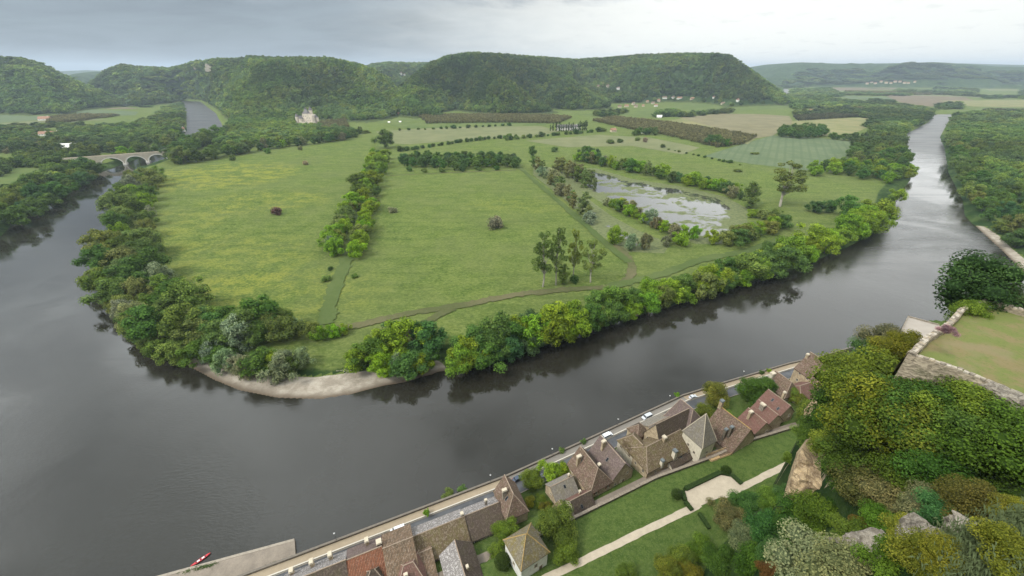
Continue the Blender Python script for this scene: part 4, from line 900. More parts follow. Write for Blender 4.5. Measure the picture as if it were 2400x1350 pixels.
def quay_strip(name, t0, t1, z0, z1, m, i0=0, i1=None, f=None, kind='structure'):
    i1 = len(QP)-1 if i1 is None else i1; mb = MB(); s = 0.0
    for i in range(i0, i1):
        n = max(1, int(np.linalg.norm(QP[i+1]-QP[i])/6))
        for k in range(n):
            P = []
            for u in (k/n, (k+1)/n):
                p = QP[i]*(1-u)+QP[i+1]*u; nn = QN[i]*(1-u)+QN[i+1]*u; P.append((p+nn*t0, p+nn*t1))
            l = np.linalg.norm(P[1][0]-P[0][0]); (a, b), (c, d) = P
            mb.poly([(*b, z1), (*d, z1), (*c, z1), (*a, z1)], [(s, t1), (s+l, t1), (s+l, t0), (s, t0)])
            mb.poly([(*a, z0), (*a, z1), (*c, z1), (*c, z0)], [(s, z0), (s, z1), (s+l, z1), (s+l, z0)]); mb.poly([(*d, z0), (*d, z1), (*b, z1), (*b, z0)], [(s+l, z0), (s+l, z1), (s, z1), (s, z0)]); s += l
    return tag(mb.obj(name, m), kind=kind)
qw = quay_strip('quay_wall', 0, .55, -3, 6.35, M_QUAY, kind=None); tag(qw, 'dark stone quay wall dropping into the river along the village', 'quay wall')
_cap = quay_strip('parapet_cap', -.08, .63, 6.36, 6.52, M_DARKCAP, kind=None); _cap.parent = qw
quay_strip('promenade', .56, 3.15, 4.5, 5.62, M_PROM, 0, 3); quay_strip('promenade', .56, 3.15, 4.5, 5.62, M_PROM2, 3, 5); quay_strip('promenade', .56, 3.15, 4.5, 5.62, M_PROM, 5, 8)
kw_ = quay_strip('low_wall', 3.16, 3.55, 4.5, 6.05, M_WLINE, 0, 8, kind=None); tag(kw_, 'low white edged wall between promenade and road', 'low wall')
quay_strip('kerb', 3.56, 3.80, 4.5, 5.58, M_KERB, 0, 8); quay_strip('road', 3.81, 8.2, 4.5, 5.46, M_ROAD, 0, 8); quay_strip('kerb', 8.21, 8.5, 4.5, 5.60, M_KERB, 0, 8)
def lq(s_px, t, z):
    """point of the quay at a photo x (on the wall line) and t metres inland"""
    xs = [q[0] for q in QUAY_PX]; i = max(0, min(len(QUAY_PX)-2, int(np.searchsorted(xs, s_px))-1)); u = (s_px-xs[i])/(xs[i+1]-xs[i]); p = QUAY[i]*(1-u)+QUAY[i+1]*u; d = QUAY[i+1]-QUAY[i]; d /= np.linalg.norm(d); q = p+np.array([d[1], -d[0]])*t
    return (q[0], q[1], z), math.atan2(d[1], d[0])
# slipway and kayak
_sl = [(-70, 1478), (330, 1360), (690, 1262), (684, 1302), (560, 1352), (300, 1440)]
PIER = np.array([U(x, y, 1.1 if i < 3 else 6.3)[:2] for i, (x, y) in enumerate(_sl)])
def ccw(P): P = [tuple(p) for p in P]; A = sum(P[i][0]*P[(i+1) % len(P)][1]-P[(i+1) % len(P)][0]*P[i][1] for i in range(len(P))); return P if A > 0 else P[::-1]
tag(MB().prism(ccw(PIER), -3, 1.1).obj('slipway', M_CONC), 'brown concrete slipway at the foot of the quay wall', 'slipway')
_edge = MB()
for a, b in ((PIER[0], PIER[1]), (PIER[1], PIER[2])):
    d = (b-a)/np.linalg.norm(b-a); nn = np.array([d[1], -d[0]]); n = 6
    for k in range(n): p, q = a+(b-a)*(k/n), a+(b-a)*((k+1)/n)-d*.06; _edge.prism(ccw([p+nn*.02, q+nn*.02, q+nn*.9, p+nn*.9]), 1.0, 1.16+.03*(k % 2))
_eo = _edge.obj('edge_stones', plain('slipway_edge', (.29, .25, .20), var=.35, scale=.8), None); _eo.parent = [o for o in COL.objects if o.name == 'slipway'][0]
def f_tuft(n): g = geoco(n); surf(n, n.mix(n.ss(n.noise(g, 1.2, 4, .7), .4, .6), (.045, .085, .015), (.09, .13, .035)), .95, n.noise(g, 3, 4), 1.0, .4, .1)
M_TUFT = mat('weed_grass', f_tuft)
def lumps(name, pts, r, h, z, m, seed=1, n=60):
    rg = random.Random(seed); mb = MB(); P = np.array(pts)
    for i in range(n):
        k = rg.randrange(len(P)-1); u = rg.random(); p = P[k]*(1-u)+P[k+1]*u+np.array([rg.gauss(0, r*.5), rg.gauss(0, r*.5)])
        for j in range(7):
            a = rg.uniform(0, 6.28); l = rg.uniform(.5, 1)*h; o = rg.uniform(.1, .5); q = (p[0]+rg.gauss(0, .25), p[1]+rg.gauss(0, .25))
            mb.poly([(q[0]-math.sin(a)*.10, q[1]+math.cos(a)*.10, z), (q[0]+math.sin(a)*.10, q[1]-math.cos(a)*.10, z), (q[0]+math.cos(a)*o, q[1]+math.sin(a)*o, z+l)])
    return tag(mb.obj(name, m), kind='stuff')
lumps('weeds', [U(x, y, 4.5)[:2] for x, y in ((540, 1352), (600, 1328), (650, 1310), (684, 1298))], 1.0, .5, 1.1, M_TUFT, 2, 260)
lumps('weeds', [U(x, y, 1.1)[:2] for x, y in ((420, 1345), (470, 1330), (505, 1322))], .5, .35, 1.1, M_TUFT, 3, 50)
def kayak():
    a, b = U(446, 1329, .2), U(494, 1296, .2); c = (a+b)/2; d = b-a; L = np.linalg.norm(d); root = empty('kayak', (c[0], c[1], .05), math.atan2(d[1], d[0]))
    mr = plain('red_hull', (.52, .045, .055), var=.1, scale=2, rough=.35, bstr=.05); mw = plain('white_seat', (.75, .72, .70), var=.05, scale=2); md = plain('kayak_inside', (.16, .02, .025), var=.2, scale=2)
    V, F = [], []; n = 14
    for i in range(n+1):
        t = i/n*2-1; w = .48*(1-abs(t)**2.4)+.01; up = .12*abs(t)**3; x = t*L/2
        V += [(x, -w, .34+up), (x, -w*.75, .05+up), (x, 0, -.04+up), (x, w*.75, .05+up), (x, w, .34+up), (x, w*.78, .37+up), (x, -w*.78, .37+up)]
    for i in range(n):
        for k in range(7): a0, b0 = i*7+k, i*7+(k+1) % 7; F.append((a0, b0, b0+7, a0+7))
    me = bpy.data.meshes.new('hull'); me.from_pydata(V, [], F); me.materials.append(mr); me.update(); link(bpy.data.objects.new('hull', me), root)
    for x in (-.55, .75):
        s = MB().box((x, 0, .30), .75, .46, .16).obj('seat', mw, root)
    MB().box((.1, 0, .375), 2.9, .56, .02).obj('cockpit', md, root)
    tag(root, 'red kayak with two white seats moored at the slipway', 'kayak')
kayak()
# lamps on the parapet
M_LAMP = plain('lamp_globe', (.85, .85, .83), var=.05, scale=2, rough=.4); M_IRON = plain('dark_iron', (.05, .05, .055), var=.2, scale=4, rough=.5)
def lamp(px, label):
    (x, y, z), a = lq(px, .3, 6.5); root = empty('street_lamp', (x, y, z), a); MB().tube((0, 0, 0), (0, 0, .5), .10, .08, 8).obj('base', M_IRON, root); MB().tube((0, 0, .5), (0, 0, 3.3), .05, .04, 8).obj('post', M_IRON, root)
    bm = bmesh.new(); bmesh.ops.create_uvsphere(bm, u_segments=10, v_segments=8, radius=.27); me = bpy.data.meshes.new('globe'); bm.to_mesh(me); bm.free(); me.materials.append(M_LAMP); g = link(bpy.data.objects.new('globe', me), root); g.location = (0, 0, 3.55); MB().tube((0, 0, 3.72), (0, 0, 3.9), .2, .02, 8).obj('cap', M_IRON, root)
    tag(root, label, 'street lamp', 'white globe lamps on the quay')
for px, lb in ((775, 'white globe lamp on the parapet nearest the slipway'), (1142, 'white globe lamp on the parapet before the tall narrow house'), (1288, 'white globe lamp on the parapet before the garden trees'), (1440, 'white globe lamp on the parapet before the gabled house'), (1562, 'white globe lamp on the parapet before the mansion'), (1736, 'white globe lamp on the parapet at the quay bend')): lamp(px, lb)

# ------------------------------------------------------------------ cars
M_TYRE = plain('tyre', (.02, .02, .02), var=.1, scale=5); M_RIM = plain('rim', (.45, .46, .48), var=.05, scale=5, rough=.35, metal=.8); M_GLASSC = mat('car_glass', lambda n: surf(n, (.015, .018, .022), .05, None, spec=.8)); M_RED = plain('tail_light', (.45, .02, .02), var=.05, scale=5, rough=.3); M_HEAD = plain('head_light', (.7, .7, .68), var=.05, scale=5, rough=.15)
CARV = {'car': (4.2, 1.76, [(-2.1, .35), (-2.08, .78), (-1.65, .92), (-1.15, 1.42), (.25, 1.46), (.95, .98), (1.9, .80), (2.1, .55), (2.08, .32)], (-1.5, .88)), 'van': (4.9, 1.9, [(-2.4, .4), (-2.42, 1.2), (-2.3, 1.88), (1.0, 1.92), (1.55, 1.2), (2.25, .98), (2.42, .6), (2.4, .38)], (-2.1, 1.5))}
def car(kind, px, py, paint, label, flip=False):
    x, y, _ = U(px, py, 6.1); z = 5.47; a = quay_angle((x, y)); L, wd, prof, _ = CARV[kind]; root = empty('parked_van' if kind == 'van' else 'parked_car', (x, y, z), a+(math.pi if flip else 0)); n = len(prof); zr = max(p[1] for p in prof); V = []
    inset = lambda zz: .86 if zz > 1.3 else (.97 if zz > .85 else 1.0)
    for s in (-1, -.9, .9, 1):
        for (px_, pz) in prof: V.append((px_*(.985 if abs(s) == 1 else 1), s*wd/2*inset(pz), pz-(.03 if abs(s) == 1 and pz > .5 else 0)))
    F = [tuple(range(n))[::-1]]+[(j*n+i, j*n+(i+1) % n, (j+1)*n+(i+1) % n, (j+1)*n+i) for j in range(3) for i in range(n)]+[tuple(range(3*n, 4*n))]
    me = bpy.data.meshes.new('body'); me.from_pydata(V, [], F); me.materials.append(paint); me.update(); body = link(bpy.data.objects.new('body', me), root)
    tp = [i for i, p in enumerate(prof) if p[1] > 1.3]; f0, f1 = prof[tp[-1]], prof[tp[-1]+1]; r0, r1 = prof[tp[0]], prof[tp[0]-1]
    def glass(nm, p, q, w1, w2, k=(.1, .92), out=.015):
        d = Vector((q[0]-p[0], 0, q[1]-p[1])); nv = Vector((-d.z, 0, d.x)).normalized(); nv = nv if nv.z > 0 else -nv; A = [Vector((p[0], 0, p[1]))+d*kk+nv*out for kk in k]
        MB().poly([(A[0].x, -w1, A[0].z), (A[1].x, -w2, A[1].z), (A[1].x, w2, A[1].z), (A[0].x, w1, A[0].z)]).obj(nm, M_GLASSC, root)
    glass('windscreen', f0, f1, wd*.40, wd*.45); glass('rear_window', r0, r1, wd*.38, wd*.43, (.12, .8) if kind == 'car' else (.1, .75))
    for s in (-1, 1):
        xa, xb = r0[0]+.12, f0[0]-.05; yb, yt = s*(wd/2*.975+.012), s*(wd/2*.875+.012); zt = zr-.14
        MB().poly([(r1[0]*.55+r0[0]*.45, yb, .95 if kind == 'car' else 1.15), (f1[0]*.75+f0[0]*.25, yb, .98 if kind == 'car' else 1.2), (xb, yt, zt), (xa, yt, zt)]).obj('side_window', M_GLASSC, root)
        for wx in (-L*.31, L*.31):
            w = MB().tube((wx, s*wd*.5-s*.20, .32), (wx, s*wd*.5+s*.02, .32), .32, .32, 14).obj('wheel', M_TYRE, root); MB().tube((wx, s*wd*.5, .32), (wx, s*wd*.5+s*.03, .32), .20, .18, 10).obj('rim', M_RIM, w)
        MB().box((prof[-2][0]-.12, s*wd*.36, .6), .22, .36, .14).obj('headlight', M_HEAD, root); MB().box((prof[0][0]+.09, s*wd*.40, .72), .2, .24, .22).obj('tail_light', M_RED, root)
    MB().box((prof[-1][0]-.05, 0, .3), .2, wd*.94, .22).obj('bumper', M_IRON, root)
    tag(root, label, 'van' if kind == 'van' else 'car', 'vehicles parked along the quay road')
PA = {k: plain('paint_'+k, c, var=.03, scale=1, rough=.28, bstr=.0, spec=.5) for k, c in (('silver', (.50, .52, .54)), ('blue', (.055, .075, .115)), ('white', (.72, .73, .75)), ('grey', (.30, .32, .34)), ('black', (.03, .03, .035)))}
car('van', 932, 1243, PA['white'], 'white van parked behind the striped roof house', True)
car('car', 1214, 1121, PA['blue'], 'dark blue car parked beside the tall narrow house')
car('car', 1262, 1119, PA['grey'], 'grey car half hidden by the garden trees')
car('van', 1424, 1021, PA['white'], 'white van parked beside the gabled house')
car('van', 1516, 977, PA['silver'], 'silver van parked in front of the mansion', True)
car('car', 1624, 930, PA['silver'], 'silver car with dark windows parked under the yew trees')
# ------------------------------------------------------------------ garden, lane, terrace, rocks
def pick(px, py, D0=15, D1=420):
    """where the sight line through a photo point meets the land"""
    D = np.linspace(D0, D1, 420) if D1 < 900 else np.exp(np.linspace(math.log(D0), math.log(D1), 900)); d = ray(px, py); hxy = math.hypot(d[0], d[1]); P = np.stack([D*d[0]/hxy, D*d[1]/hxy], 1); zr = CAM_H+D*d[2]/hxy; z = height(P)
    k = int(np.argmax(z >= zr)) if (z >= zr).any() else len(D)-1; zk = float(z[k]); return (P[k, 0], P[k, 1], zk-8 if (zk > TERR_Z-5 and 66 < D[k] < 100) else zk)
def zat(x, y): return float(height(np.array([[x, y]]))[0])
M_LANE = plain('lane_paving', (.20, .165, .13), var=.35, scale=.5); M_GRAVEL = plain('pale_gravel', (.43, .365, .275), var=.22, scale=.7, bstr=.5); M_WALLG = mat('garden_wall_stone', f_wall, a=(.25, .21, .16), b=(.11, .09, .07), joint=.6, blk=(.7, .35), dirt=.5)
def ribbon(name, px, z, w, m, lift=.06, follow=True, dens=8):
    P = np.array([U(x, y, z)[:2] for x, y in px]); Q = [P[0]]
    for i in range(len(P)-1):
        a, b = P[max(i-1, 0)], P[i]; c, d = P[i+1], P[min(i+2, len(P)-1)]
        for k in range(1, dens+1):
            t = k/dens; Q.append(.5*(2*b+(c-a)*t+(2*a-5*b+4*c-d)*t*t+(3*b-a-3*c+d)*t**3))
    Q = np.array(Q); T = np.gradient(Q, axis=0); T /= np.linalg.norm(T, axis=1)[:, None]; N = np.stack([-T[:, 1], T[:, 0]], 1); rg = random.Random(4); L = np.array([q+n*(w/2+rg.uniform(-.12, .12)) for q, n in zip(Q, N)]); R = np.array([q-n*(w/2+rg.uniform(-.12, .12)) for q, n in zip(Q, N)])
    zl, zr_ = height(L)+lift, height(R)+lift; mb = MB()
    for i in range(len(Q)-1): mb.poly([(*R[i], zr_[i]), (*R[i+1], zr_[i+1]), (*L[i+1], zl[i+1]), (*L[i], zl[i])])
    return tag(mb.obj(name, m), kind='structure')
ribbon('gravel_path', [(1240, 1372), (1300, 1343), (1400, 1296), (1500, 1247), (1590, 1205), (1640, 1180)], 14.0, 2.3, M_GRAVEL, .07); ribbon('gravel_path', [(1690, 1162), (1740, 1140), (1800, 1110), (1850, 1086), (1900, 1064)], 14.0, 2.3, M_GRAVEL, .07)
COURT = [(1604, 1152), (1618, 1140), (1690, 1112), (1722, 1118), (1745, 1138), (1705, 1158), (1670, 1172), (1625, 1192), (1612, 1172)]
_c = np.array([U(x, y, 14)[:2] for x, y in COURT]); _cz = height(_c).max()+.09
sheet('gravel_court', _c, _cz, M_GRAVEL)
# lane behind the houses and the garden wall
def lane_and_wall():
    A = np.arange(30, 214, 4.0); lane = MB(); wall = []; inner = []
    q = np.cumsum(np.concatenate([[0], np.linalg.norm(np.diff(QUAYL, axis=0), axis=1)]))
    def at(al, t):
        s = al+2820; i = int(np.searchsorted(q, s))-1; d = QUAYL[i+1]-QUAYL[i]; l = np.linalg.norm(d); d = d/l; p = QUAYL[i]+d*(s-q[i]); return p+np.array([d[1], -d[0]])*t
    def lt(al): return LAWN_T-4.2+float(np.interp(al, [92, 132, 159, 200, 229], [0, 1.4, 5.0, 7.4, 9.0]))
    pts = [(a, at(a, lt(a)-.55), at(a, lt(a)+.25), at(a, lt(a)-3.4)) for a in A]
    seg = [p for p in pts if p[0] >= 86]
    z = lambda p: zat(*p)
    for (a, o, i, l), (a2, o2, i2, l2) in zip(pts[:-1], pts[1:]):
        za, zb = z(at(a, lt(a)-1.6))+.14, z(at(a2, lt(a2)-1.6))+.14; lane.poly([(*l, za), (*o, za), (*o2, zb), (*l2, zb)])
    tag(lane.obj('lane', M_LANE), kind='structure')
    root = empty('garden_wall', (*seg[0][1], 9)); off = np.array(seg[0][1]); w = MB(); cnt = 0; rg = random.Random(9); L = 0
    for (a, o, i, l), (a2, o2, i2, l2) in zip(seg[:-1], seg[1:]):
        b = [o-off, o2-off, i2-off, i-off]; b = ccw(b); w.prism(b, -.5, 3.05)
    wo = w.obj('wall', M_WALLG, root); st = [MB().box((0, 0, 0), .92, .95, .22+.06*k).mesh('coping_stone', plain('coping', (.24, .20, .155), var=.4, scale=1.5)) for k in range(3)]
    for a in np.arange(86.5, 209, 1.0):
        p = at(a, lt(a)-.15)-off; d = at(a+.5, lt(a+.5))-at(a-.5, lt(a-.5)); s = link(bpy.data.objects.new('coping_stone', rg.choice(st)), wo); s.location = (p[0], p[1], 3.06); s.rotation_euler = (rg.uniform(-.03, .03), rg.uniform(-.03, .03), math.atan2(d[1], d[0])+rg.uniform(-.06, .06))
    tag(root, 'long stone retaining wall between the lane and the garden lawn', 'wall')
lane_and_wall()
# clipped hedges and topiary
def f_hedge(n): g = geoco(n); surf(n, n.mix(n.ss(n.noise(g, 4, 4, .7), .35, .65), (.018, .040, .010), (.060, .095, .026)), .9, n.noise(g, 9, 3, .7), 1.0, .25, .15)
M_HEDGE = mat('clipped_box', f_hedge)
def leafy_box(name, p, q, w, h, label, cat='hedge', group=None):
    """clipped hedge between two world points"""
    rg = np.random.default_rng(int(abs(p[0]*31+p[1]*7))); d = np.array(q[:2])-np.array(p[:2]); L = np.linalg.norm(d); n = int((L*w+L*h*2+w*h*2)*55)
    f = rg.random(n); X = rg.uniform(-L/2, L/2, n); Y = rg.uniform(-w/2, w/2, n); Z = rg.uniform(0, h, n); tot = L*w+2*L*h+2*w*h; N = np.zeros((n, 3))
    a = f < L*w/tot; Z[a] = h; N[a, 2] = 1; b = (~a) & (f < (L*w+2*L*h)/tot); s = np.where(rg.random(n) < .5, -1, 1); Y[b] = (s*w/2)[b]; N[b, 1] = s[b]; c = ~(a | b); X[c] = (s*L/2)[c]; N[c, 0] = s[c]
    P = np.stack([X, Y, Z], 1)+rg.normal(0, .035, (n, 3)); N = N+rg.normal(0, .5, (n, 3)); N /= np.linalg.norm(N, axis=1)[:, None]; T = np.cross(N, rg.normal(0, 1, (n, 3))); T /= np.linalg.norm(T, axis=1)[:, None]; B = np.cross(N, T); s = rg.uniform(.05, .11, n)[:, None]
    V = np.stack([P-T*s, P+B*s*.7, P+T*s, P-B*s*.7], 1).reshape(-1, 3); me = mesh_np('foliage', V, np.arange(4*n), np.full(n, 4), M_LEAF); at = me.attributes.new('rnd', 'FLOAT', 'FACE'); at.data.foreach_set('value', rg.random(len(me.polygons)).astype(np.float32))
    m = (np.array(p[:2])+np.array(q[:2]))/2; root = empty(name, (m[0], m[1], p[2]), math.atan2(d[1], d[0])); fo = link(bpy.data.objects.new('foliage', me), root); fo.color = (.040, .074, .018, 1)
    MB().box((0, 0, -.1), L-.1, w-.12, h+.03).obj('body', M_HEDGE, root); tag(root, label, cat, group)
def gp(x, y, z=14): p = U(x, y, z)[:2]; return (p[0], p[1], zat(*p)+.02)
HG = 'clipped hedges round the gravel court'
leafy_box('clipped_hedge', gp(1606, 1146), gp(1688, 1107), 1.5, 1.7, 'long straight clipped hedge behind the gravel court', group=HG)
leafy_box('clipped_hedge', gp(1690, 1106), gp(1712, 1112), 1.4, 1.6, 'short angled hedge at the far corner of the gravel court', group=HG)
leafy_box('clipped_hedge', gp(1716, 1114), gp(1738, 1134), 1.4, 1.6, 'short hedge on the far end of the gravel court', group=HG)
leafy_box('clipped_hedge', gp(1600, 1150), gp(1606, 1172), 1.3, 1.5, 'low hedge at the near corner of the gravel court', group=HG)
leafy_box('clipped_hedge', gp(1606, 1176), gp(1622, 1196), 1.2, 1.3, 'low hedge curving down to the gravel path', group=HG)
leafy_box('clipped_hedge', gp(1638, 1204), gp(1662, 1240), 1.1, 1.1, 'thin clipped hedge below the gravel path', group=HG)
PROTO['ball'] = [(*crown_mesh('crown_ball', 77, 2.2, 2.3, 1, 2600, .075, base=.5, top=.5, lr=(.5, .5), flat=.9)[:1], trunk_mesh('trunk_ball', 3, 1.2, np.array([(0, 0, 1.1)]), .1), 2.2, 2.3)]
LOOK['ball'] = ((.024, .046, .014), 'ball', 'clipped ball bush', 'topiary_bush')
for x, y, lb in ((1585, 1160, 'clipped dark ball bush at the near end of the court hedge'), (1702, 1104, 'clipped dark ball bush at the far end of the court hedge')):
    p = gp(x, y); tree('ball', *p, 3.4, 3.4, lb)
# timber stair frame on the lawn edge
def deck():
    c = [U(x, y, 14.3)[:2] for x, y in ((1659, 1060), (1709, 1042), (1720, 1052), (1671, 1074))]; z = zat(*((c[2]+c[3])/2))+.05; o = (c[0]+c[2])/2; d = c[1]-c[0]; a = math.atan2(d[1], d[0]); L = np.linalg.norm(d); wv = c[3]-c[0]; Wd = abs(-math.sin(a)*wv[0]+math.cos(a)*wv[1]); root = empty('wooden_deck', (o[0], o[1], z), a); m = plain('new_timber', (.52, .36, .18), var=.2, scale=2); md = plain('stair_pit', (.16, .11, .07), var=.4, scale=2)
    MB().box((0, 0, -.15), L-.4, Wd-.4, .2).obj('stair_pit', md, root)
    for s in (-1, 1):
        MB().box((0, s*Wd/2, 0), L, .12, .22).obj('beam', m, root); MB().box((s*L/2, 0, 0), .12, Wd, .24).obj('beam', m, root); MB().box((0, s*Wd/2, .85), L, .12, .10).obj('handrail', m, root)
        for k in range(14): MB().box((-L/2+.2+k*(L-.4)/13, s*Wd/2, .22), .09, .09, .63).obj('baluster', m, root)
    for k in range(8): MB().box((-L/2+.7+k*.5, -Wd*.22, .06+.04*k), .34, Wd*.42, .06).obj('step', m, root)
    tag(root, 'new pale timber stair railing set into the lawn edge', 'deck')
deck()
for i, (x, y) in enumerate(((1636, 1074), (1643, 1071))):
    p = gp(x, y); root = empty('garden_chair', (p[0], p[1], p[2]), .6+i); m = plain('pale_plastic', (.55, .58, .60), var=.1, scale=3, rough=.5); MB().box((0, 0, .38), .5, .5, .06).obj('seat', m, root); MB().box((-.25, 0, .40), .07, .5, .5).obj('backrest', m, root)
    for sx in (-1, 1):
        for sy in (-1, 1): MB().box((sx*.2, sy*.2, 0), .05, .05, .38).obj('leg', m, root)
    tag(root, ('pale garden chair nearer the tower on the lawn', 'pale garden chair nearer the stair railing on the lawn')[i], 'chair', 'garden chairs on the lawn')

# ---- rampart terrace
def f_rampart(n):
    g = geoco(n); uv = uvco(n); vo = n.a('ShaderNodeTexVoronoi', {'Vector': stretch(n, uv, 1.9, 3.1, 1), 'Scale': 1.0}); c = n.a('ShaderNodeSeparateColor', {0: vo.outputs['Color']}).outputs[0]; nn = n.noise(g, .8, 5, .7)
    col = n.mix(n.m('ADD', n.m('MULTIPLY', c, .6), n.m('MULTIPLY', nn, .4)), (.13, .105, .075), (.44, .37, .27)); col = n.mix(n.m('MULTIPLY', n.ss(n.noise(g, .35, 4, .7), .50, .66), .5), col, (.07, .075, .035)); surf(n, col, .95, n.m('SUBTRACT', nn, vo.outputs['Distance']), .9, .12, .2)
M_RAMP = mat('rubble_rampart', f_rampart)
def f_terr(n):
    g = geoco(n); a = n.noise(g, .22, 5, .65); b = n.noise(g, 2.2, 4, .7); col = n.mix(n.ss(a, .40, .62), (.135, .155, .045), (.185, .150, .070)); col = n.mix(n.m('MULTIPLY', n.ss(b, .52, .68), .45), col, (.075, .105, .026)); col = n.mix(n.m('MULTIPLY', n.ss(n.noise(g, .10, 3, .6), .55, .66), .45), col, (.20, .165, .095)); surf(n, col, .95, b, .5, .15, .15)
sheet('terrace_lawn', TERR, TERR_Z+.05, mat('dry_terrace_lawn', f_terr))
def rampart():
    root = empty('rampart_wall', (*TERR[0], TERR_Z)); o = TERR[0]; L = [TERR[8], TERR[0], TERR[1], TERR[2], TERR[3], TERR[4], TERR[5]]; L0 = [TERR[7]]+L; rg = random.Random(5)
    stones = []
    for k in range(5):
        bm = bmesh.new(); bmesh.ops.create_cube(bm, size=1); bmesh.ops.bevel(bm, geom=bm.edges[:], offset=.12, segments=1, affect='EDGES')
        for v in bm.verts: v.co += Vector((rg.uniform(-.06, .06), rg.uniform(-.06, .06), rg.uniform(-.08, .08)))
        me = bpy.data.meshes.new('coping_stone'); bm.to_mesh(me); bm.free(); me.materials.append(plain('lichen_stone_%d' % k, [(.36, .31, .24), (.27, .23, .18), (.42, .37, .30), (.20, .17, .13), (.33, .27, .19)][k], var=.45, scale=2.5, bstr=.6)); stones.append(me)
    cx = TERR.mean(0); w = MB(); n_st = 0; s_acc = 0
    for i, (a, b) in enumerate(zip(L0[:-1], L0[1:])):
        d = b-a; l = np.linalg.norm(d); d = d/l; nn = np.array([-d[1], d[0]]); nn = nn if (cx-(a+b)/2)@nn > 0 else -nn          # inward
        top = .75 if i < 2 else 1.15; th = .9; bt = -1.6                                                                      # battered outer face
        oa, ob = a+nn*bt*.6-o, b+nn*bt*.6-o; ta, tb = a-o, b-o; ia, ib = a+nn*th-o, b+nn*th-o
        lo = -9.5 if i < 3 else -8
        if i == 1: oa, ob = oa-d*.3, ob
        seg = max(1, int(l/1.0)); rows = 7
        def face(p0, p1, z0, q0, q1, z1, flip=False):
            for r in range(rows):
                for c in range(seg):
                    P = []
                    for (cc, rr) in ((c, r), (c+1, r), (c+1, r+1), (c, r+1)):
                        u, v = cc/seg, rr/rows; p = (p0+(p1-p0)*u)*(1-v)+(q0+(q1-q0)*u)*v; zz = z0+(z1-z0)*v; k = mnoise.noise(Vector((p[0]+o[0], p[1]+o[1], zz))*.9)*.22*(0 < rr < rows); P.append((p[0]-nn[0]*k, p[1]-nn[1]*k, zz))
                    uv = [(s_acc+l*cc/seg, z0+(z1-z0)*rr/rows) for (cc, rr) in ((c, r), (c+1, r), (c+1, r+1), (c, r+1))]
                    w.poly(P[::-1] if flip else P, uv[::-1] if flip else uv)
        face(oa, ob, lo, ta, tb, top); face(ia, ib, -.3, ia, ib, top, True)
        w.poly([(*ta, top), (*tb, top), (*ib, top), (*ia, top)], [(s_acc, 0), (s_acc+l, 0), (s_acc+l, 1), (s_acc, 1)])
        nstep = max(1, int(l/.62))
        for k in range(nstep):
            for row in (.26, .66):
                if n_st >= 280: break
                p = a+d*((k+.5+rg.uniform(-.1, .1))*l/nstep)+nn*(row*th+rg.uniform(-.06, .06))-o; s = link(bpy.data.objects.new('coping_stone', rg.choice(stones)), root); s.location = (p[0], p[1], top+.06+rg.uniform(-.04, .05)); s.scale = (l/nstep*rg.uniform(.85, 1.1), th*.48, rg.uniform(.22, .34)); s.rotation_euler = (rg.uniform(-.06, .06), rg.uniform(-.06, .06), math.atan2(d[1], d[0])+rg.uniform(-.12, .12)); n_st += 1
        s_acc += l
    w.obj('masonry', M_RAMP, root); tag(root, 'old rubble stone rampart wall enclosing the dry lawn terrace', 'rampart')
    p = (L0[6-1]+cx*.06)/1.06; r2 = empty('floodlight', (*U(2308, 725, TERR_Z)[:2], TERR_Z+.05), .5); MB().box((0, 0, 0), .5, .4, .25).obj('stand', M_IRON, r2); b = MB().box((0, 0, .25), 1.1, .35, .6).obj('lamp_box', M_METAL, r2); b.rotation_euler = (.5, 0, 0); MB().box((0, -.19, .30), .95, .02, .5).obj('glass', M_HEAD, b); tag(r2, 'white floodlight box in the rampart corner', 'floodlight')
rampart()
# road platform at the river's edge seen over the rampart
_pl = np.array([U(x, y, 8)[:2] for x, y in ((2106, 786), (2127, 742), (2200, 762), (2260, 790), (2200, 830), (2120, 815))])
tag(MB().prism(ccw(_pl), -2, 8.0).obj('river_platform', plain('platform_paving', (.33, .29, .245), var=.15, scale=.25)), 'grey paved platform at the water beyond the rampart', 'platform')
_pw = MB()
for a, b in ((0, 1), (1, 2)):
    d = (_pl[b]-_pl[a])/np.linalg.norm(_pl[b]-_pl[a]); nn = np.array([-d[1], d[0]]); _pw.prism(ccw([_pl[a], _pl[b], _pl[b]-nn*.6, _pl[a]-nn*.6]), -2, 8.8)
tag(_pw.obj('platform_parapet', WALL['grey']), 'low stone parapet round the paved platform', 'parapet')

# ---- rocks
def f_rock(n, a=(.46, .36, .23), b=(.20, .15, .10), c=(.62, .55, .44)):
    g = geoco(n); w = n.noise(stretch(n, g, 1, 1, .45), .7, 6, .65, .8); x = n.noise(g, 3.2, 5, .7); cr = n.ss(n.noise(stretch(n, g, 1.3, 1.3, .5), 1.1, 6, .75, 1.2), .47, .53)
    strat = n.noise(stretch(n, g, .25, .25, 2.6), 1.0, 5, .7, .6)
    crack = n.m('ABSOLUTE', n.m('SUBTRACT', cr, .5)); col = n.mix(n.ss(w, .36, .62), b, a); col = n.mix(n.m('MULTIPLY', n.ss(x, .52, .70), .6), col, c); col = n.mix(n.m('MULTIPLY', n.ss(strat, .52, .64), .75), col, (b[0]*.6, b[1]*.6, b[2]*.6)); col = n.mix(n.ss(crack, .35, .0), col, (.10, .08, .06)); surf(n, col, .95, n.m('ADD', w, n.m('MULTIPLY', x, .4)), 1.0, .5, .2)
M_ROCKO = mat('ochre_limestone', f_rock, a=(.56, .42, .25), b=(.28, .20, .12), c=(.70, .60, .45)); M_ROCKG = mat('grey_limestone', f_rock, a=(.33, .29, .23), b=(.14, .12, .095), c=(.52, .48, .42))
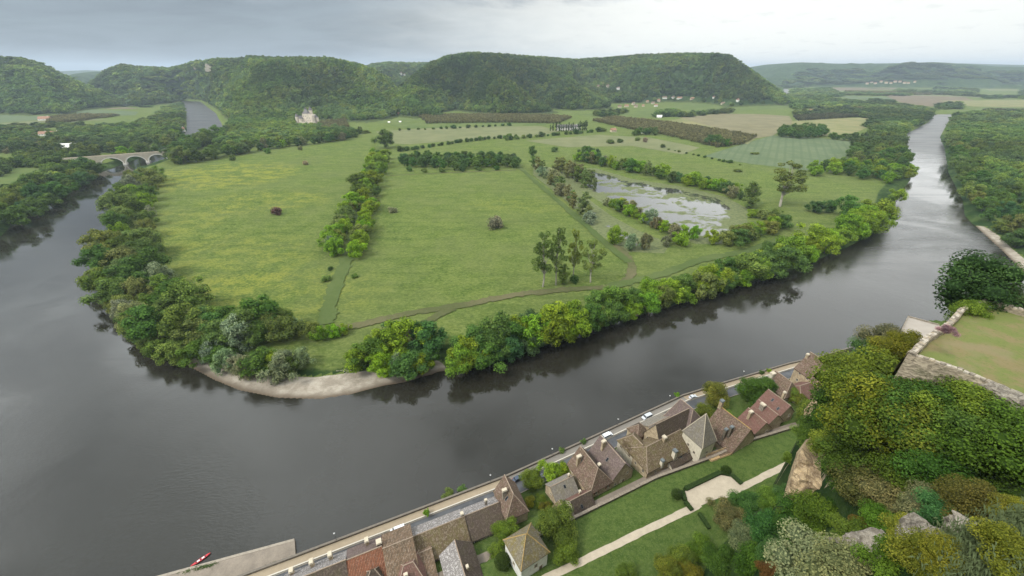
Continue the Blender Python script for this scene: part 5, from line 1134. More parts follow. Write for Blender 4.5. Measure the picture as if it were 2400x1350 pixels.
def rock(label, c, size, m, seed, rz=0.0, name='limestone_rock', sub=5, rough=.35, tilt=0.0, sq=.55):
    bm = bmesh.new(); bmesh.ops.create_icosphere(bm, subdivisions=sub, radius=1); o = Vector((seed*7.3, seed*3.1, 0))
    for v in bm.verts:
        p = v.co.normalized(); q = Vector([math.copysign(abs(t)**sq, t) for t in p])                          # squarish block
        k = mnoise.fractal(p*1.3+o, 1.0, 2.0, 5)*rough; st = math.floor((q.z+mnoise.noise(p*2+o)*.3)*4)/4; q = q*(1+k); q.z = q.z*.75+st*.25
        rdg = 1-abs(mnoise.noise(Vector((p.x*3, p.y*3, p.z*1.2))+o))*.28; v.co = Vector((q.x*rdg, q.y*rdg, q.z))
    me = bpy.data.meshes.new('rock'); bm.to_mesh(me); bm.free(); me.materials.append(m); ob = link(bpy.data.objects.new(name, me)); ob.location = c; ob.scale = size; ob.rotation_euler = (tilt, 0, rz); return tag(ob, label, 'rock')
def cliff(label, top, bot, Dt, Db, m, seed, depth=7.0, amp=1.0):
    """rock face between an upper and a lower edge given as photo points at two distances"""
    nu, nv = 40, 34; T = np.array([UD(x, y, Dt) for x, y in top]); B = np.array([UD(x, y, Db) for x, y in bot]); V = []; F = []
    it = lambda A, u: np.array([np.interp(u, np.linspace(0, 1, len(A)), A[:, k]) for k in range(3)])
    nrm = -(T.mean(0)+B.mean(0))/2; nrm[2] = 0; nrm = Vector(nrm).normalized(); o = Vector((seed*5.1, seed*2.7, 0))
    for j in range(nv+1):
        for i in range(nu+1):
            u, v = i/nu, j/nv; p = Vector(it(T, u)*(1-v)+it(B, u)*v); e = min(1, 6*min(u, 1-u, v+.1, 1-v))
            k = mnoise.fractal(p*.16+o, 1.0, 2.0, 5)*1.6+(1-abs(mnoise.noise(Vector((p.x*.5, p.y*.5, p.z*.16))+o)))*.9; st = abs(((p.z*.55+mnoise.noise(p*.3+o)*1.2) % 1)-.5)*.9
            V.append(p+nrm*((k*1.7+st*1.2-1.6)*amp*(.35+.65*e)-(1-e)*1.2))
    n = len(V); V += [v-nrm*depth-Vector((0, 0, 1.5)) for v in V[:n]]
    for j in range(nv):
        for i in range(nu): a0 = j*(nu+1)+i; F += [(a0, a0+nu+1, a0+nu+2, a0+1), (n+a0, n+a0+1, n+a0+nu+2, n+a0+nu+1)]
    for i in range(nu):
        for a0, b0 in ((i, i+1), (nv*(nu+1)+i+1, nv*(nu+1)+i)): F.append((a0, b0, b0+n, a0+n))
    for j in range(nv):
        for a0, b0 in (((j+1)*(nu+1), j*(nu+1)), (j*(nu+1)+nu, (j+1)*(nu+1)+nu)): F.append((a0, b0, b0+n, a0+n))
    me = bpy.data.meshes.new('limestone_cliff'); me.from_pydata(V, [], F); me.materials.append(m); me.update(); tag(link(bpy.data.objects.new('limestone_cliff', me)), label, 'cliff')
cliff('ochre limestone cliff face jutting out beside the garden lawn', [(1862, 1068), (1878, 1054), (1905, 1085), (1940, 1110), (1985, 1130)], [(1828, 1185), (1850, 1215), (1890, 1230), (1940, 1240), (1990, 1235)], 82, 77, M_ROCKO, 3)
_rk = UD(1968, 905, 118); rock('pale limestone outcrop between the tall beige house and the trees', (_rk[0], _rk[1], _rk[2]-6), (3.2, 4.2, 8), M_ROCKO, 5, .3, 'limestone_cliff')
for i, (x, y, D, sz, lb) in enumerate(((2055, 1315, 40, (3.4, 2.6, 2.6), 'large grey limestone boulder behind the pale bush'), (2160, 1275, 33, (2.0, 1.2, 1.3), 'grey limestone rock beside the yellow-green bush'), (2205, 1285, 30, (1.2, .9, 1.5), 'narrow grey rock below the grassy bank'), (2275, 1245, 30, (1.1, .8, .6), 'small pale rock on the grassy rim'), (2120, 1345, 32, (1.5, 1.3, 1.3), 'grey rock at the bottom edge under the maple bush'), (2245, 1350, 25, (1.3, .9, .8), 'low pale rock at the bottom edge of the grass'), (2365, 930, 84, (2.6, 2, 1.6), 'rubble rock heap at the end of the rampart'))):
    q = UD(x, y, D); rock(lb, (q[0], q[1], q[2]-sz[2]*.45), sz, M_ROCKG, 11+i, i*.8, sub=5)
# ---- driftwood on the beach
def drift():
    rg = random.Random(2)
    for j, (x, y, lb) in enumerate(((815, 872, 'pale driftwood branches piled on the beach'), (2340, 515, 'bleached fallen branches on the outer right bank'))):
        c = U(x, y, .9); root = empty('driftwood', (c[0], c[1], max(.3, zat(c[0], c[1])))); m = plain('bleached_wood', (.42, .37, .30), var=.25, scale=2)
        for k in range(9 if j == 0 else 6):
            a = rg.uniform(-.6, .6)+(.2 if j == 0 else 2.4); l = rg.uniform(2, 5)*(1 if j == 0 else 2.2); p = Vector((rg.gauss(0, 1.6), rg.gauss(0, .8), rg.uniform(.1, .5))); q = p+Vector((math.cos(a)*l, math.sin(a)*l, rg.uniform(-.1, .7))); MB().tube(p, q, .12, .04, 6).obj('branch', m, root)
        tag(root, lb, 'driftwood', None)
drift()
# ------------------------------------------------------------------ far buildings, bridge, castles
M_FROOF = plain('far_tiles', (.30, .17, .11), var=.3, scale=.3); M_FGREY = plain('far_slate', (.14, .13, .125), var=.3, scale=.3); M_FBROWN = plain('far_brown_tiles', (.20, .14, .10), var=.3, scale=.3)
M_FW = plain('far_stone', (.54, .46, .34), var=.2, scale=.2); M_FWW = plain('far_white', (.74, .71, .66), var=.1, scale=.2); M_CASTLE = plain('castle_stone', (.46, .40, .32), var=.45, scale=.12)
CLEAR = []
def far_house(label, px, py, w, d, h, ang, wall=None, roof=None, rise=.5, z=None, name='village_house', cat='house', group=None, win=3, xy=None):
    p = (U(px, py, z) if z is not None else None) if xy is None else np.array(xy)
    if p is None: p = np.array(pick(px, py, 900, 15000))
    CLEAR.append((p[0], p[1], max(w, d)*.7)); root = empty(name, (p[0], p[1], p[2]-.3), ang); MB().box((0, 0, -2), w, d, h+2).obj('wall', wall or M_FW, root); r = MB(); o = .5; H = h+d*rise
    A = [(-w/2-o, -d/2-o, h-.2), (w/2+o, -d/2-o, h-.2), (w/2+o, 0, H), (-w/2-o, 0, H)]; B = [(w/2+o, d/2+o, h-.2), (-w/2-o, d/2+o, h-.2), (-w/2-o, 0, H), (w/2+o, 0, H)]; r.poly(A); r.poly(B); r.poly([A[0], A[3], B[1]]); r.poly([A[1], B[0], A[2]]); r.obj('roof', roof or M_FROOF, root)
    for k in range(win): MB().box((-w/2+w*(k+.5)/win, -d/2-.02, h*.45), 1.1, .12, 1.5).obj('window', M_PANE, root)
    MB().box((w*.32, 0, H-.8), .9, .9, 2.0).obj('chimney', wall or M_FW, root)
    return tag(root, label, cat, group)
VG = 'houses of the village under the wooded hill'
VH = [(1452, 252, 14, 8, 6, .3, 0, 'leftmost stone house of the village row under the hill'), (1468, 251, 16, 9, 6, .2, 0, 'long stone house second in the village row'), (1484, 246, 12, 9, 8, .5, 0, 'tall gabled house above the village row'), (1490, 252, 13, 9, 7, .2, 0, 'pinkish stone house in the middle of the village row'), (1507, 250, 10, 8, 5, -.2, 0, 'small low house beside the middle of the village row'),
      (1517, 240, 12, 8, 6, .4, 0, 'house at the upper left of the village cluster'), (1530, 244, 14, 9, 6, .2, 0, 'broad house in the village cluster'), (1543, 238, 14, 10, 7, .1, 0, 'dark roofed house above the village cluster'), (1537, 250, 13, 9, 6, .2, 1, 'pale cream house at the front of the village cluster'), (1557, 233, 22, 9, 5, .1, 1, 'long white farm building above the village'), (1577, 231, 12, 9, 6, .4, 1, 'white gabled house above the village road'),
      (1592, 233, 24, 10, 5, .1, 1, 'long pale barn on the slope above the village'), (1622, 235, 18, 10, 5, .2, 0, 'red roofed bungalow at the edge of the wood'), (1672, 233, 9, 8, 5, .3, 1, 'tiny white house below the wood edge'), (1694, 244, 16, 9, 4, .2, 0, 'low red house along the far road'), (1728, 239, 11, 9, 7, .5, 1, 'bright gabled house standing alone in the field'), (1545, 276, 16, 9, 4, -.3, 1, 'white roofed farm shed at the orchard head')]
for px, py, w, d, h, a, wh, lb in VH: far_house(lb, px, py, w, d, h, a, M_FWW if wh else M_FW, (M_FBROWN, M_FROOF)[(px+py) % 2] if lb.find('white roofed') < 0 else M_FWW, group=VG)
HG2 = 'hillside houses among the trees'
for px, py, w, d, h, a, lb in ((1402, 207, 13, 9, 9, .3, 'golden house leftmost in the hillside hamlet'), (1413, 203, 10, 8, 8, .1, 'tall golden house topping the hillside hamlet'), (1424, 206, 13, 9, 8, .4, 'red roofed house rightmost in the hillside hamlet'), (1448, 211, 15, 8, 5, .1, 'pale house below the hillside hamlet'), (350, 160, 20, 12, 9, .1, 'long pale house on the left ridge'), (401, 162, 14, 10, 8, .1, 'small house on the left ridge'), (458, 162, 10, 9, 8, .2, 'small house beside the ridge castle'), (877, 155, 16, 10, 9, .1, 'pale house on the hill in the gap'), (940, 177, 16, 9, 8, .2, 'pale house at the head of the gap'), (949, 178, 12, 8, 8, .5, 'smaller pale house at the head of the gap')):
    q = pick(px, py, 800, 7000); s = max(1.0, math.hypot(q[0], q[1])/1900); far_house(lb, px, py, w, d, h+3, a, M_FWW if 'pale' in lb else M_FW, M_FBROWN, group=HG2, xy=(q[0], q[1], q[2]))
LG = 'farm buildings on the plain left of the river'
for px, py, w, d, h, a, r, lb in ((160, 352, 34, 14, 6, .15, 1, 'long white roofed barn left of the bridge'), (228, 238, 60, 20, 8, .1, 0, 'pale farm row before the left hill'), (365, 236, 40, 16, 8, .1, 0, 'pale farm beside the upstream reach'), (107, 282, 30, 14, 5, .2, 1, 'small white shed in the orchards'), (72, 323, 24, 14, 6, .1, 0, 'ochre shed among the left trees'), (105, 318, 18, 10, 5, .1, 1, 'white shed among the left trees'), (132, 317, 18, 10, 5, .1, 1, 'second white shed among the left trees'), (426, 307, 14, 9, 5, .4, 1, 'white hut at the upstream bank'),
      (2012, 258, 28, 14, 6, .3, 0, 'pale farm in the wood at the right river arm'), (1902, 262, 22, 10, 5, .2, 1, 'white farm shed beside the far orchard'), (1508, 312, 14, 9, 5, .3, 1, 'white cottage between the villa and the orchard'), (1437, 309, 13, 9, 5, .3, 0, 'small cottage left of the white cottage')):
    far_house(lb, px, py, w, d, h, a, M_FWW if r else M_FW, M_FWW if r == 1 and 'roofed' in lb else M_FROOF, z=4.0, group=None)
FT = 'white houses of the far town'
_r = random.Random(6)
_pos = 'leftmost second third fourth fifth sixth seventh eighth ninth tenth eleventh'.split()
for i in range(11):
    px = 2030+i*11+_r.uniform(-3, 3); py = 196+_r.uniform(-4, 3); far_house('%s pale house %s of the far town under the right ridge' % (_pos[i], 'from the left' if i else 'speck'), px, py, _r.uniform(14, 24), 12, _r.uniform(6, 9), _r.uniform(-.3, .3), M_FW, M_FROOF, z=None, group=FT, win=0, name='town_house')
far_house('red roofed farmhouse beside the far walnut orchard', 938, 271, 20, 10, 6, .2, M_FW, M_FROOF, z=4.0)
def greenhouse(px, py, L, d, ang, label):
    p = U(px, py, 4); root = empty('greenhouse', tuple(p), ang); mb = MB(); n = 6
    for k in range(n):
        a, b = math.pi*k/n, math.pi*(k+1)/n; mb.poly([(-L/2, d/2*math.cos(a), 3*math.sin(a)), (L/2, d/2*math.cos(a), 3*math.sin(a)), (L/2, d/2*math.cos(b), 3*math.sin(b)), (-L/2, d/2*math.cos(b), 3*math.sin(b))])
    mb.obj('cover', M_FWW, root); [MB().tube((-L/2+L*k/6, -d/2, 0), (-L/2+L*k/6, -d/2, 1.5), .1, .1, 5).obj('post', M_IRON, root) for k in range(7)]; tag(root, label, 'greenhouse')
greenhouse(884, 277, 60, 7, .2, 'long white greenhouse tunnel beside the farm'); greenhouse(912, 287, 7, 14, .2, 'short white tunnel left of the pair'); greenhouse(938, 286, 7, 14, .2, 'short white tunnel right of the pair')
# the long villa behind the poplars
far_house('long white villa with slate roof behind the row of poplars', 1332, 305, 62, 12, 8, .06, M_FWW, M_FGREY, z=4.0, win=12, name='villa', cat='villa')

def castle(label, c, ang, k, towers, blocks, m=None, name='castle', ruin=False):
    root = empty(name, c, ang); CLEAR.append((c[0], c[1], 34*k))
    for (x, y, w, d, z0, h, roof) in blocks:
        b = MB().box((x*k, y*k, z0*k), w*k, d*k, h*k).obj('wall', m or M_CASTLE, root)
        if roof:
            r = MB(); zt = (z0+h)*k; W, Dd, R = w*k/2+.4, d*k/2+.4, roof*k; P = [(x*k-W, y*k-Dd, zt), (x*k+W, y*k-Dd, zt), (x*k+W, y*k+Dd, zt), (x*k-W, y*k+Dd, zt)]; T = [(x*k-W*.35, y*k, zt+R), (x*k+W*.35, y*k, zt+R)]
            r.poly([P[0], P[1], T[1], T[0]]); r.poly([P[2], P[3], T[0], T[1]]); r.poly([P[1], P[2], T[1]]); r.poly([P[3], P[0], T[0]]); r.obj('roof', M_FGREY, root)
        else:
            r = MB(); n = max(3, int(w*k/3)); [r.box((x*k-w*k/2+(i+.5)*w*k/n, y*k-d*k/2+.4, (z0+h)*k), w*k/n*.55, .8, 1.2) for i in range(n)]; r.obj('battlement', m or M_CASTLE, root)
        for i in range(max(1, int(w*k/7))):
            for zz in range(max(1, int(h*k/7))): MB().box((x*k-w*k/2+(i+.5)*7, y*k-d*k/2-.05, z0*k+3+zz*6.5), 1.4, .2, 2.0).obj('window', M_PANE, root)
    for (x, y, r, z0, h, roof) in towers:
        t = MB().tube((x*k, y*k, z0*k), (x*k, y*k, (z0+h)*k), r*k, r*k*.97, 14).obj('tower', m or M_CASTLE, root)
        if roof: MB().tube((x*k, y*k, (z0+h)*k), (x*k, y*k, (z0+h+roof)*k), r*k*1.15, .1, 14).obj('tower_roof', M_FGREY, root)
    tag(root, label, 'castle')
c = U(722, 292, 5); castle('pale stone chateau with round towers and slate roofs in the trees', (c[0], c[1], 4), -.25, 1.0,
    [(-26, -6, 5, 0, 22, 9), (-14, -8, 4.5, 0, 18, 8), (8, 12, 5, 8, 30, 10), (24, -4, 4.5, 0, 26, 0), (-4, 8, 4, 10, 28, 8)], [(-18, 2, 22, 14, 0, 17, 7), (0, 4, 18, 16, 6, 24, 9), (14, 2, 20, 14, 2, 26, 0), (2, -10, 34, 4, 0, 9, 0), (24, 8, 10, 10, 0, 20, 6)], m=plain('chateau_stone', (.62, .54, .44), var=.5, scale=.10))
c = pick(493, 168, 1500, 4500); castle('medieval castle keep standing on the wooded ridge', (c[0], c[1], c[2]), .1, .8, [(-8, 0, 6, 0, 42, 0), (18, -4, 5, 0, 24, 0)], [(-8, 4, 18, 16, 0, 36, 6), (8, 0, 26, 14, 0, 28, 0), (2, -8, 46, 4, 0, 18, 0)])
for i, (x, y, sz, lb) in enumerate(((573, 158, (9, 6, 15), 'bare pale cliff on the wooded ridge beside the castle'), (1716, 141, (9, 7, 7), 'dark cliff notch at the end of the central hill'))):
    q = pick(x, y+6, 1500, 4500); rock(lb, (q[0], q[1], q[2]+6), sz, M_ROCKG, 40+i, .4, 'cliff_rock', 4)
# ---- railway viaduct
def viaduct():
    zt = 15.5; a, b = U(150, 376, zt-2)[:2], U(418, 356, zt-2)[:2]; d = b-a; L = np.linalg.norm(d); root = empty('railway_viaduct', (a[0], a[1], 0), math.atan2(d[1], d[0])); Wd = 7.0; n = 5; px = [150, 222, 280, 335, 388, 418]; xs = [L*(p-150)/268 for p in px]
    ms = plain('viaduct_stone', (.46, .40, .31), var=.35, scale=.15); mr = plain('viaduct_arch_stone', (.70, .66, .58), var=.15, scale=.3); w = MB(); K = 14
    for i in range(n):
        x0, x1 = xs[i]+2.0, xs[i+1]-2.0; cx, rx = (x0+x1)/2, (x1-x0)/2; zs = 2.0; rz = zt-3.4-zs; ring = MB()
        pts = [(cx-rx*math.cos(math.pi*k/K), zs+rz*math.sin(math.pi*k/K)) for k in range(K+1)]
        for s, y in ((-1, -Wd/2), (1, Wd/2)):
            P = [(xs[i], zt), (xs[i], -4), (x0, -4)]
            for k in range(K):
                q = [(pts[k][0], y, pts[k][1]), (pts[k+1][0], y, pts[k+1][1]), (pts[k+1][0], y, zt), (pts[k][0], y, zt)]; w.poly(q if s < 0 else q[::-1])
                nx = lambda p: (p[0]-cx)/rx; o = lambda p: (cx+(p[0]-cx)*(1+1.3/rx), zs+(p[1]-zs)*(1+1.3/rz)); A, B = o(pts[k]), o(pts[k+1]); yy = y+s*.12; q = [(pts[k][0], yy, pts[k][1]), (pts[k+1][0], yy, pts[k+1][1]), (B[0], yy, B[1]), (A[0], yy, A[1])]; ring.poly(q if s < 0 else q[::-1])
            for (u0, u1) in ((xs[i], x0), (x1, xs[i+1])): q = [(u0, y, -4), (u1, y, -4), (u1, y, zt), (u0, y, zt)]; w.poly(q if s < 0 else q[::-1])
        for k in range(K): ring.poly([(pts[k][0], -Wd/2, pts[k][1]), (pts[k][0], Wd/2, pts[k][1]), (pts[k+1][0], Wd/2, pts[k+1][1]), (pts[k+1][0], -Wd/2, pts[k+1][1])])
        for u in (x0, x1): w.poly([(u, -Wd/2, -4), (u, Wd/2, -4), (u, Wd/2, zs), (u, -Wd/2, zs)])
        ring.obj('arch', mr, root)
        if i: cw = MB(); cw.box((xs[i], 0, -4), 5, Wd+5, 6.5); cw.obj('cutwater', mr, root)
    w.poly([(0, -Wd/2, zt), (L, -Wd/2, zt), (L, Wd/2, zt), (0, Wd/2, zt)]); w.obj('spandrel_wall', ms, root)
    for s in (-1, 1): MB().box((L/2, s*Wd/2, zt), L, .5, 1.2).obj('parapet', ms, root)
    tag(root, 'stone railway viaduct with pale round arches across the river', 'viaduct')
viaduct()
BANK = 'trees along the inner river bank'
belt([(340, 418), (330, 440), (322, 475), (308, 530), (298, 590)], 26, 15, [('willow', 2), ('soft', 3), ('mid', 5), ('bright', 3)], (16, 22), 'on the left bank belt counted from the bridge', BANK)
belt([(298, 590), (302, 640), (325, 690), (370, 735), (430, 775)], 26, 15, [('soft', 3), ('mid', 5), ('dark', 2), ('willow', 2), ('bright', 2)], (16, 23), 'on the river bend belt down to the beach', BANK)
belt([(440, 770), (500, 790), (560, 795), (640, 790), (700, 775)], 20, 8, [('dark', 3), ('mid', 3), ('deep', 1), ('willow', 2), ('soft', 1)], (14, 21), 'behind the west end of the beach', BANK)
belt([(262, 690), (285, 740), (320, 785), (370, 818), (430, 838)], 12, 2, [('willow', 3), ('mid', 2), ('soft', 2)], (11, 16), 'hanging over the water on the river bend', BANK)
belt([(465, 838), (520, 850), (570, 866)], 6, 2, [('willow', 1), ('mid', 1)], (11, 15), 'leaning over the west tip of the beach', BANK)
belt([(590, 862), (640, 868), (690, 868), (725, 858)], 6, 3.5, [('bright', 3), ('willow', 2), ('dark', 1)], (13, 18), 'standing on the beach west of the grassy gap', BANK)
belt([(715, 800), (780, 790), (815, 775)], 4, 2, [('bright', 2), ('mid', 1)], (7, 11), 'beside the end of the grass ride', BANK)
belt([(850, 845), (900, 858), (960, 862), (1015, 858)], 9, 4, [('brightr', 3), ('willow', 1), ('dark', 1)], (12, 17), 'on the beach edge east of the grassy gap', BANK)
belt([(880, 815), (930, 812), (990, 808), (1020, 815)], 8, 4, [('deep', 2), ('willow', 1), ('brightr', 1)], (13, 18), 'behind the east half of the beach', BANK)
belt([(1070, 848), (1130, 836), (1190, 818), (1250, 797), (1310, 778), (1360, 765)], 18, 5.5, [('dark', 3), ('brightr', 2), ('mid', 2), ('bright', 1), ('deep', 1)], (15, 22), 'on the near bank just east of the beach', BANK)
belt([(1370, 762), (1430, 738), (1490, 722), (1560, 702), (1620, 686)], 18, 5.5, [('dark', 2), ('brightr', 2), ('mid', 3), ('tall', 1)], (14, 20), 'on the near bank below the poplar group', BANK)
belt([(1630, 684), (1700, 664), (1780, 636), (1860, 606)], 18, 6, [('brightr', 4), ('dark', 2), ('soft', 1), ('willow', 1)], (16, 21), 'on the near bank below the pond', BANK)
belt([(1870, 602), (1940, 574), (2010, 546), (2062, 515)], 17, 6, [('bright', 6), ('brightr', 2)], (16, 22), 'on the bank towards the river corner', BANK)
tree('bright', *U(2103, 468)[:2], 2.5, 15, 18, 'single round bright green tree on the corner of the bank', BANK)
tree('dark', *U(2085, 474)[:2], 3, 9, 11, 'low dark tree beside the round bright tree on the corner', BANK)
area([(1895, 402), (1965, 412), (2040, 425), (2125, 438), (2140, 408), (2060, 395), (1985, 392)], 15, [('bright', 3), ('mid', 2), ('dark', 1)], (14, 19), 'beyond the small meadow beside the right river arm', 'trees along the right river arm')
area([(1985, 385), (2125, 400), (2118, 365), (2000, 355)], 19, [('dark', 3), ('mid', 3), ('deep', 2), ('soft', 2)], (16, 22), 'in the wood between wheat and right river arm', 'trees along the right river arm')
RB = 'trees on the outer right bank'
area([(2225, 345), (2218, 400), (2265, 462), (2300, 470), (2290, 400), (2262, 345)], 20, [('dark', 4), ('deep', 2), ('mid', 3), ('soft', 2)], (17, 23), 'on the outer right bank beside the narrow reach', RB)
area([(2300, 470), (2320, 450), (2400, 470), (2440, 540), (2440, 590), (2395, 568), (2340, 510)], 15, [('dark', 4), ('deep', 2), ('mid', 3), ('soft', 1)], (15, 21), 'on the outer right bank above the sandbar', RB, keep_sd=12)
belt([(2236, 330), (2246, 400), (2278, 462), (2300, 500), (2350, 545), (2405, 590)], 22, 2.2, [('dark', 3), ('mid', 3), ('soft', 1)], (14, 20), 'right at the edge of the outer right bank', RB)
LB = 'trees on the outer left bank'
belt([(225, 395), (170, 435), (120, 465), (70, 490), (20, 522), (-30, 550)], 26, 11, [('dark', 4), ('deep', 2), ('mid', 2)], (16, 21), 'on the outer left bank counted from the bridge', LB)
belt([(408, 386), (430, 370), (445, 352), (480, 338), (528, 326)], 24, 9, [('dark', 3), ('mid', 3), ('soft', 1)], (22, 29), 'in the big clump between bridge and left meadow', 'trees behind the bridge')
belt([(262, 380), (310, 366), (360, 350), (415, 326)], 14, 6, [('mid', 3), ('dark', 2), ('bright', 2), ('soft', 2)], (17, 23), 'on the far bank behind the bridge', 'trees behind the bridge')
HR = 'trees of the double row across the meadow'
belt([(893, 366), (885, 395), (868, 425), (862, 450), (862, 478)], 23, 11, [('bright', 3), ('brightr', 3), ('mid', 1)], (15, 20), 'at the far end of the double row', HR, (1.0, 1.35))
belt([(828, 486), (812, 520), (800, 552), (786, 585), (778, 608)], 13, 2.5, [('bright', 2), ('soft', 2), ('brown', 1)], (13, 17), 'on the west side of the double row', HR, (1.05, 1.35))
belt([(875, 480), (866, 515), (855, 545), (846, 575), (838, 604)], 13, 2.5, [('bright', 3), ('soft', 1)], (12, 16), 'on the east side of the double row', HR, (1.05, 1.35))
for lk, x, y, h, w, lab in [
    ('dbush', 775, 632, 3.5, 4.5, 'small dark bush just south of the double row'), ('bush', 762, 658, 4.5, 7, 'low green bush west of the grass ride'),
    ('bush', 834, 650, 3.5, 5, 'low scrubby bush east of the grass ride'), ('rbush', 653, 503, 9, 11, 'single dark reddish bush in the yellow meadow'),
    ('bbush', 1166, 533, 13, 15, 'single brown twiggy bush in the middle meadow'), ('bbush', 919, 498, 7.5, 9.5, 'small brown bush beside the double row'),
    ('bbush', 718, 386, 8, 10, 'small brown bush in the far left meadow'), ('bbush', 706, 352, 9, 8, 'small upright bush near the far edge of the left meadow'),
    ('bush', 627, 360, 12, 11, 'round bush standing clear of the wood edge'), ('bush', 548, 376, 12, 11, 'round bush at the corner of the left meadow'),
    ('mid', 905, 348, 38, 42, 'big broad willow tree at the head of the double row'),
    ('poplar', 1272, 672, 44, 17, 'left poplar of the tall group by the farm track'), ('poplar', 1303, 668, 48, 14, 'tallest forked poplar of the group by the farm track'),
    ('poplar', 1343, 655, 42, 12, 'thin bare-trunked poplar in the middle of the group'), ('poplar', 1384, 662, 36, 15, 'right poplar of the tall group by the farm track'),
    ('tall', 1320, 664, 16, 10, 'short tree under the tall poplar group'), ('dbush', 1348, 664, 7, 6, 'ivy dark bush at the foot of the poplar group'),
    ('poplar', 1828, 484, 52, 36, 'huge spreading poplar standing east of the pond'), ('tall', 1755, 486, 30, 22, 'dense dark tree beside the east end of the pond'),
    ('deep', 1910, 498, 13, 18, 'low dark tree west of the dense tree in the corner meadow'), ('deep', 1940, 498, 14, 15, 'small dark tree in the corner meadow clump'),
    ('dark', 1975, 508, 24, 24, 'dense dark tree standing in the corner meadow'),
    ('bright', 1440, 572, 17, 17, 'bright green tree at the south end of the pond channel'), ('willow', 1478, 583, 14, 14, 'pale yellowish willow at the south end of the pond'),
    ('brown', 1510, 582, 15, 14, 'grey-brown tree beside the pale willow'), ('brown', 1560, 575, 10, 11, 'brown thin bush at the south pond bank'),
    ('bright', 1595, 574, 12, 15, 'bright round tree on the south pond bank'), ('bright', 1625, 560, 13, 11, 'bright upright tree beside the south pond inlet'), ('bright', 1668, 570, 13, 14, 'bright tree standing clear at the pond outlet'),
    ('dbush', 1432, 336, 9, 20, 'west half of the oval thicket in the far meadow'), ('dbush', 1453, 334, 9, 15, 'east half of the oval thicket in the far meadow'),
    ('bush', 1494, 330, 9, 11, 'round bush east of the oval thicket'), ('bbush', 1511, 333, 11, 12, 'brown round bush east of the oval thicket'),
    ('dbush', 1551, 346, 8, 9, 'dark bush at the head of the thin hedge'), ('bush', 1768, 362, 5, 16, 'low flat bush inside the wheat field'), ('bush', 1725, 402, 5, 12, 'low flat bush south of the wheat field'),
    ('bush', 1298, 356, 11, 12, 'round bush in the meadow north of the pond'), ('mid', 1248, 368, 20, 14, 'upright tree at the north-west corner of the pond'),
    ('bright', 1912, 412, 15, 22, 'round bright tree beside the wheat field corner')]:
    tree(lk, *U(x, y)[:2], 3.85, h, w, lab)
PD = 'trees round the pond'
belt([(1252, 390), (1290, 425), (1330, 468), (1372, 508), (1400, 530)], 16, 4, [('ttall', 4), ('willow', 2), ('tall', 1)], (14, 21), 'between meadow and pond channel', PD)
belt([(1310, 400), (1360, 425), (1395, 445)], 11, 6, [('ttall', 4), ('tall', 2), ('brown', 1)], (19, 26), 'in the tall stand at the pond head', PD)
belt([(1425, 478), (1470, 500), (1520, 522), (1570, 548), (1610, 560)], 17, 5, [('bright', 4), ('mid', 2), ('willow', 2), ('brown', 1)], (11, 15), 'on the strip between channel and pond', PD)
belt([(1360, 376), (1430, 392), (1500, 405), (1560, 420)], 19, 9, [('dark', 2), ('ttall', 3), ('tall', 1), ('bright', 2), ('mid', 2), ('willow', 1)], (14, 20), 'on the north pond bank, west part', PD)
belt([(1570, 424), (1640, 438), (1700, 452), (1740, 470)], 14, 7, [('bright', 4), ('willow', 1), ('mid', 1), ('deep', 2)], (13, 17), 'on the north pond bank, east part', PD)
belt([(1755, 505), (1800, 515), (1835, 530), (1790, 548), (1735, 568), (1700, 580)], 16, 5, [('bright', 4), ('mid', 1), ('soft', 2)], (10, 15), 'on the east shore of the pond', PD)
area([(1362, 380), (1395, 384), (1408, 372), (1370, 362)], 13, [('dark', 1), ('deep', 1)], (15, 19), 'in the dark clump north of the pond head', PD)
area([(935, 378), (1000, 372), (1100, 378), (1205, 376), (1210, 394), (1130, 398), (1050, 400), (960, 392)], 14, [('dark', 4), ('deep', 4), ('mid', 1)], (14, 19), 'in the dark grove beyond the middle meadow', 'trees of the dark grove')
belt([(935, 400), (990, 404), (1040, 404), (1060, 402), (1180, 398)], 6, 1.5, [('bush', 1), ('dbush', 1)], (7, 11), 'scattered before the dark grove', 'bushes before the dark grove')
belt([(410, 385), (470, 378), (530, 364), (590, 358)], 15, 11, [('dark', 3), ('mid', 3), ('soft', 1)], (17, 24), 'on the far edge of the left meadow near the bridge', 'trees at the far edge of the left meadow')
belt([(600, 352), (660, 346), (740, 336), (820, 326)], 17, 11, [('dark', 4), ('mid', 2), ('deep', 2), ('bright', 1), ('brown', 1)], (14, 21), 'on the far edge of the left meadow below the castle', 'trees at the far edge of the left meadow')
belt([(932, 356), (1000, 346), (1080, 334), (1150, 326), (1215, 322)], 24, 2, [('dbush', 3), ('bush', 1)], (6, 10), 'in the first hedge line beyond the grove', 'bushes of the field hedges', (1.0, 1.4))
belt([(1180, 330), (1250, 322), (1320, 316), (1420, 308)], 18, 2, [('dbush', 3), ('bush', 2)], (7, 12), 'in the hedge line before the long villa', 'bushes of the field hedges', (1.0, 1.5))
belt([(1560, 350), (1620, 362), (1690, 378), (1740, 388)], 12, 1, [('dbush', 2), ('bush', 1)], (3, 5), 'in the thin hedge beside the wheat', 'bushes of the field hedges', (1.2, 1.8))
belt([(930, 306), (1020, 303), (1100, 300), (1200, 294)], 16, 3, [('dbush', 2), ('bush', 2)], (6, 11), 'in the second hedge line beyond the grove', 'bushes of the field hedges', (1.0, 1.5))
area([(1822, 322), (1880, 326), (1935, 322), (1920, 308), (1830, 308)], 17, [('dark', 3), ('mid', 1)], (17, 24), 'in the clump north of the wheat field', 'trees round the wheat field')
belt([(1945, 326), (1985, 330), (2010, 330)], 5, 4, [('dark', 2), ('deep', 1)], (15, 21), 'at the north-east wheat field corner', 'trees round the wheat field')
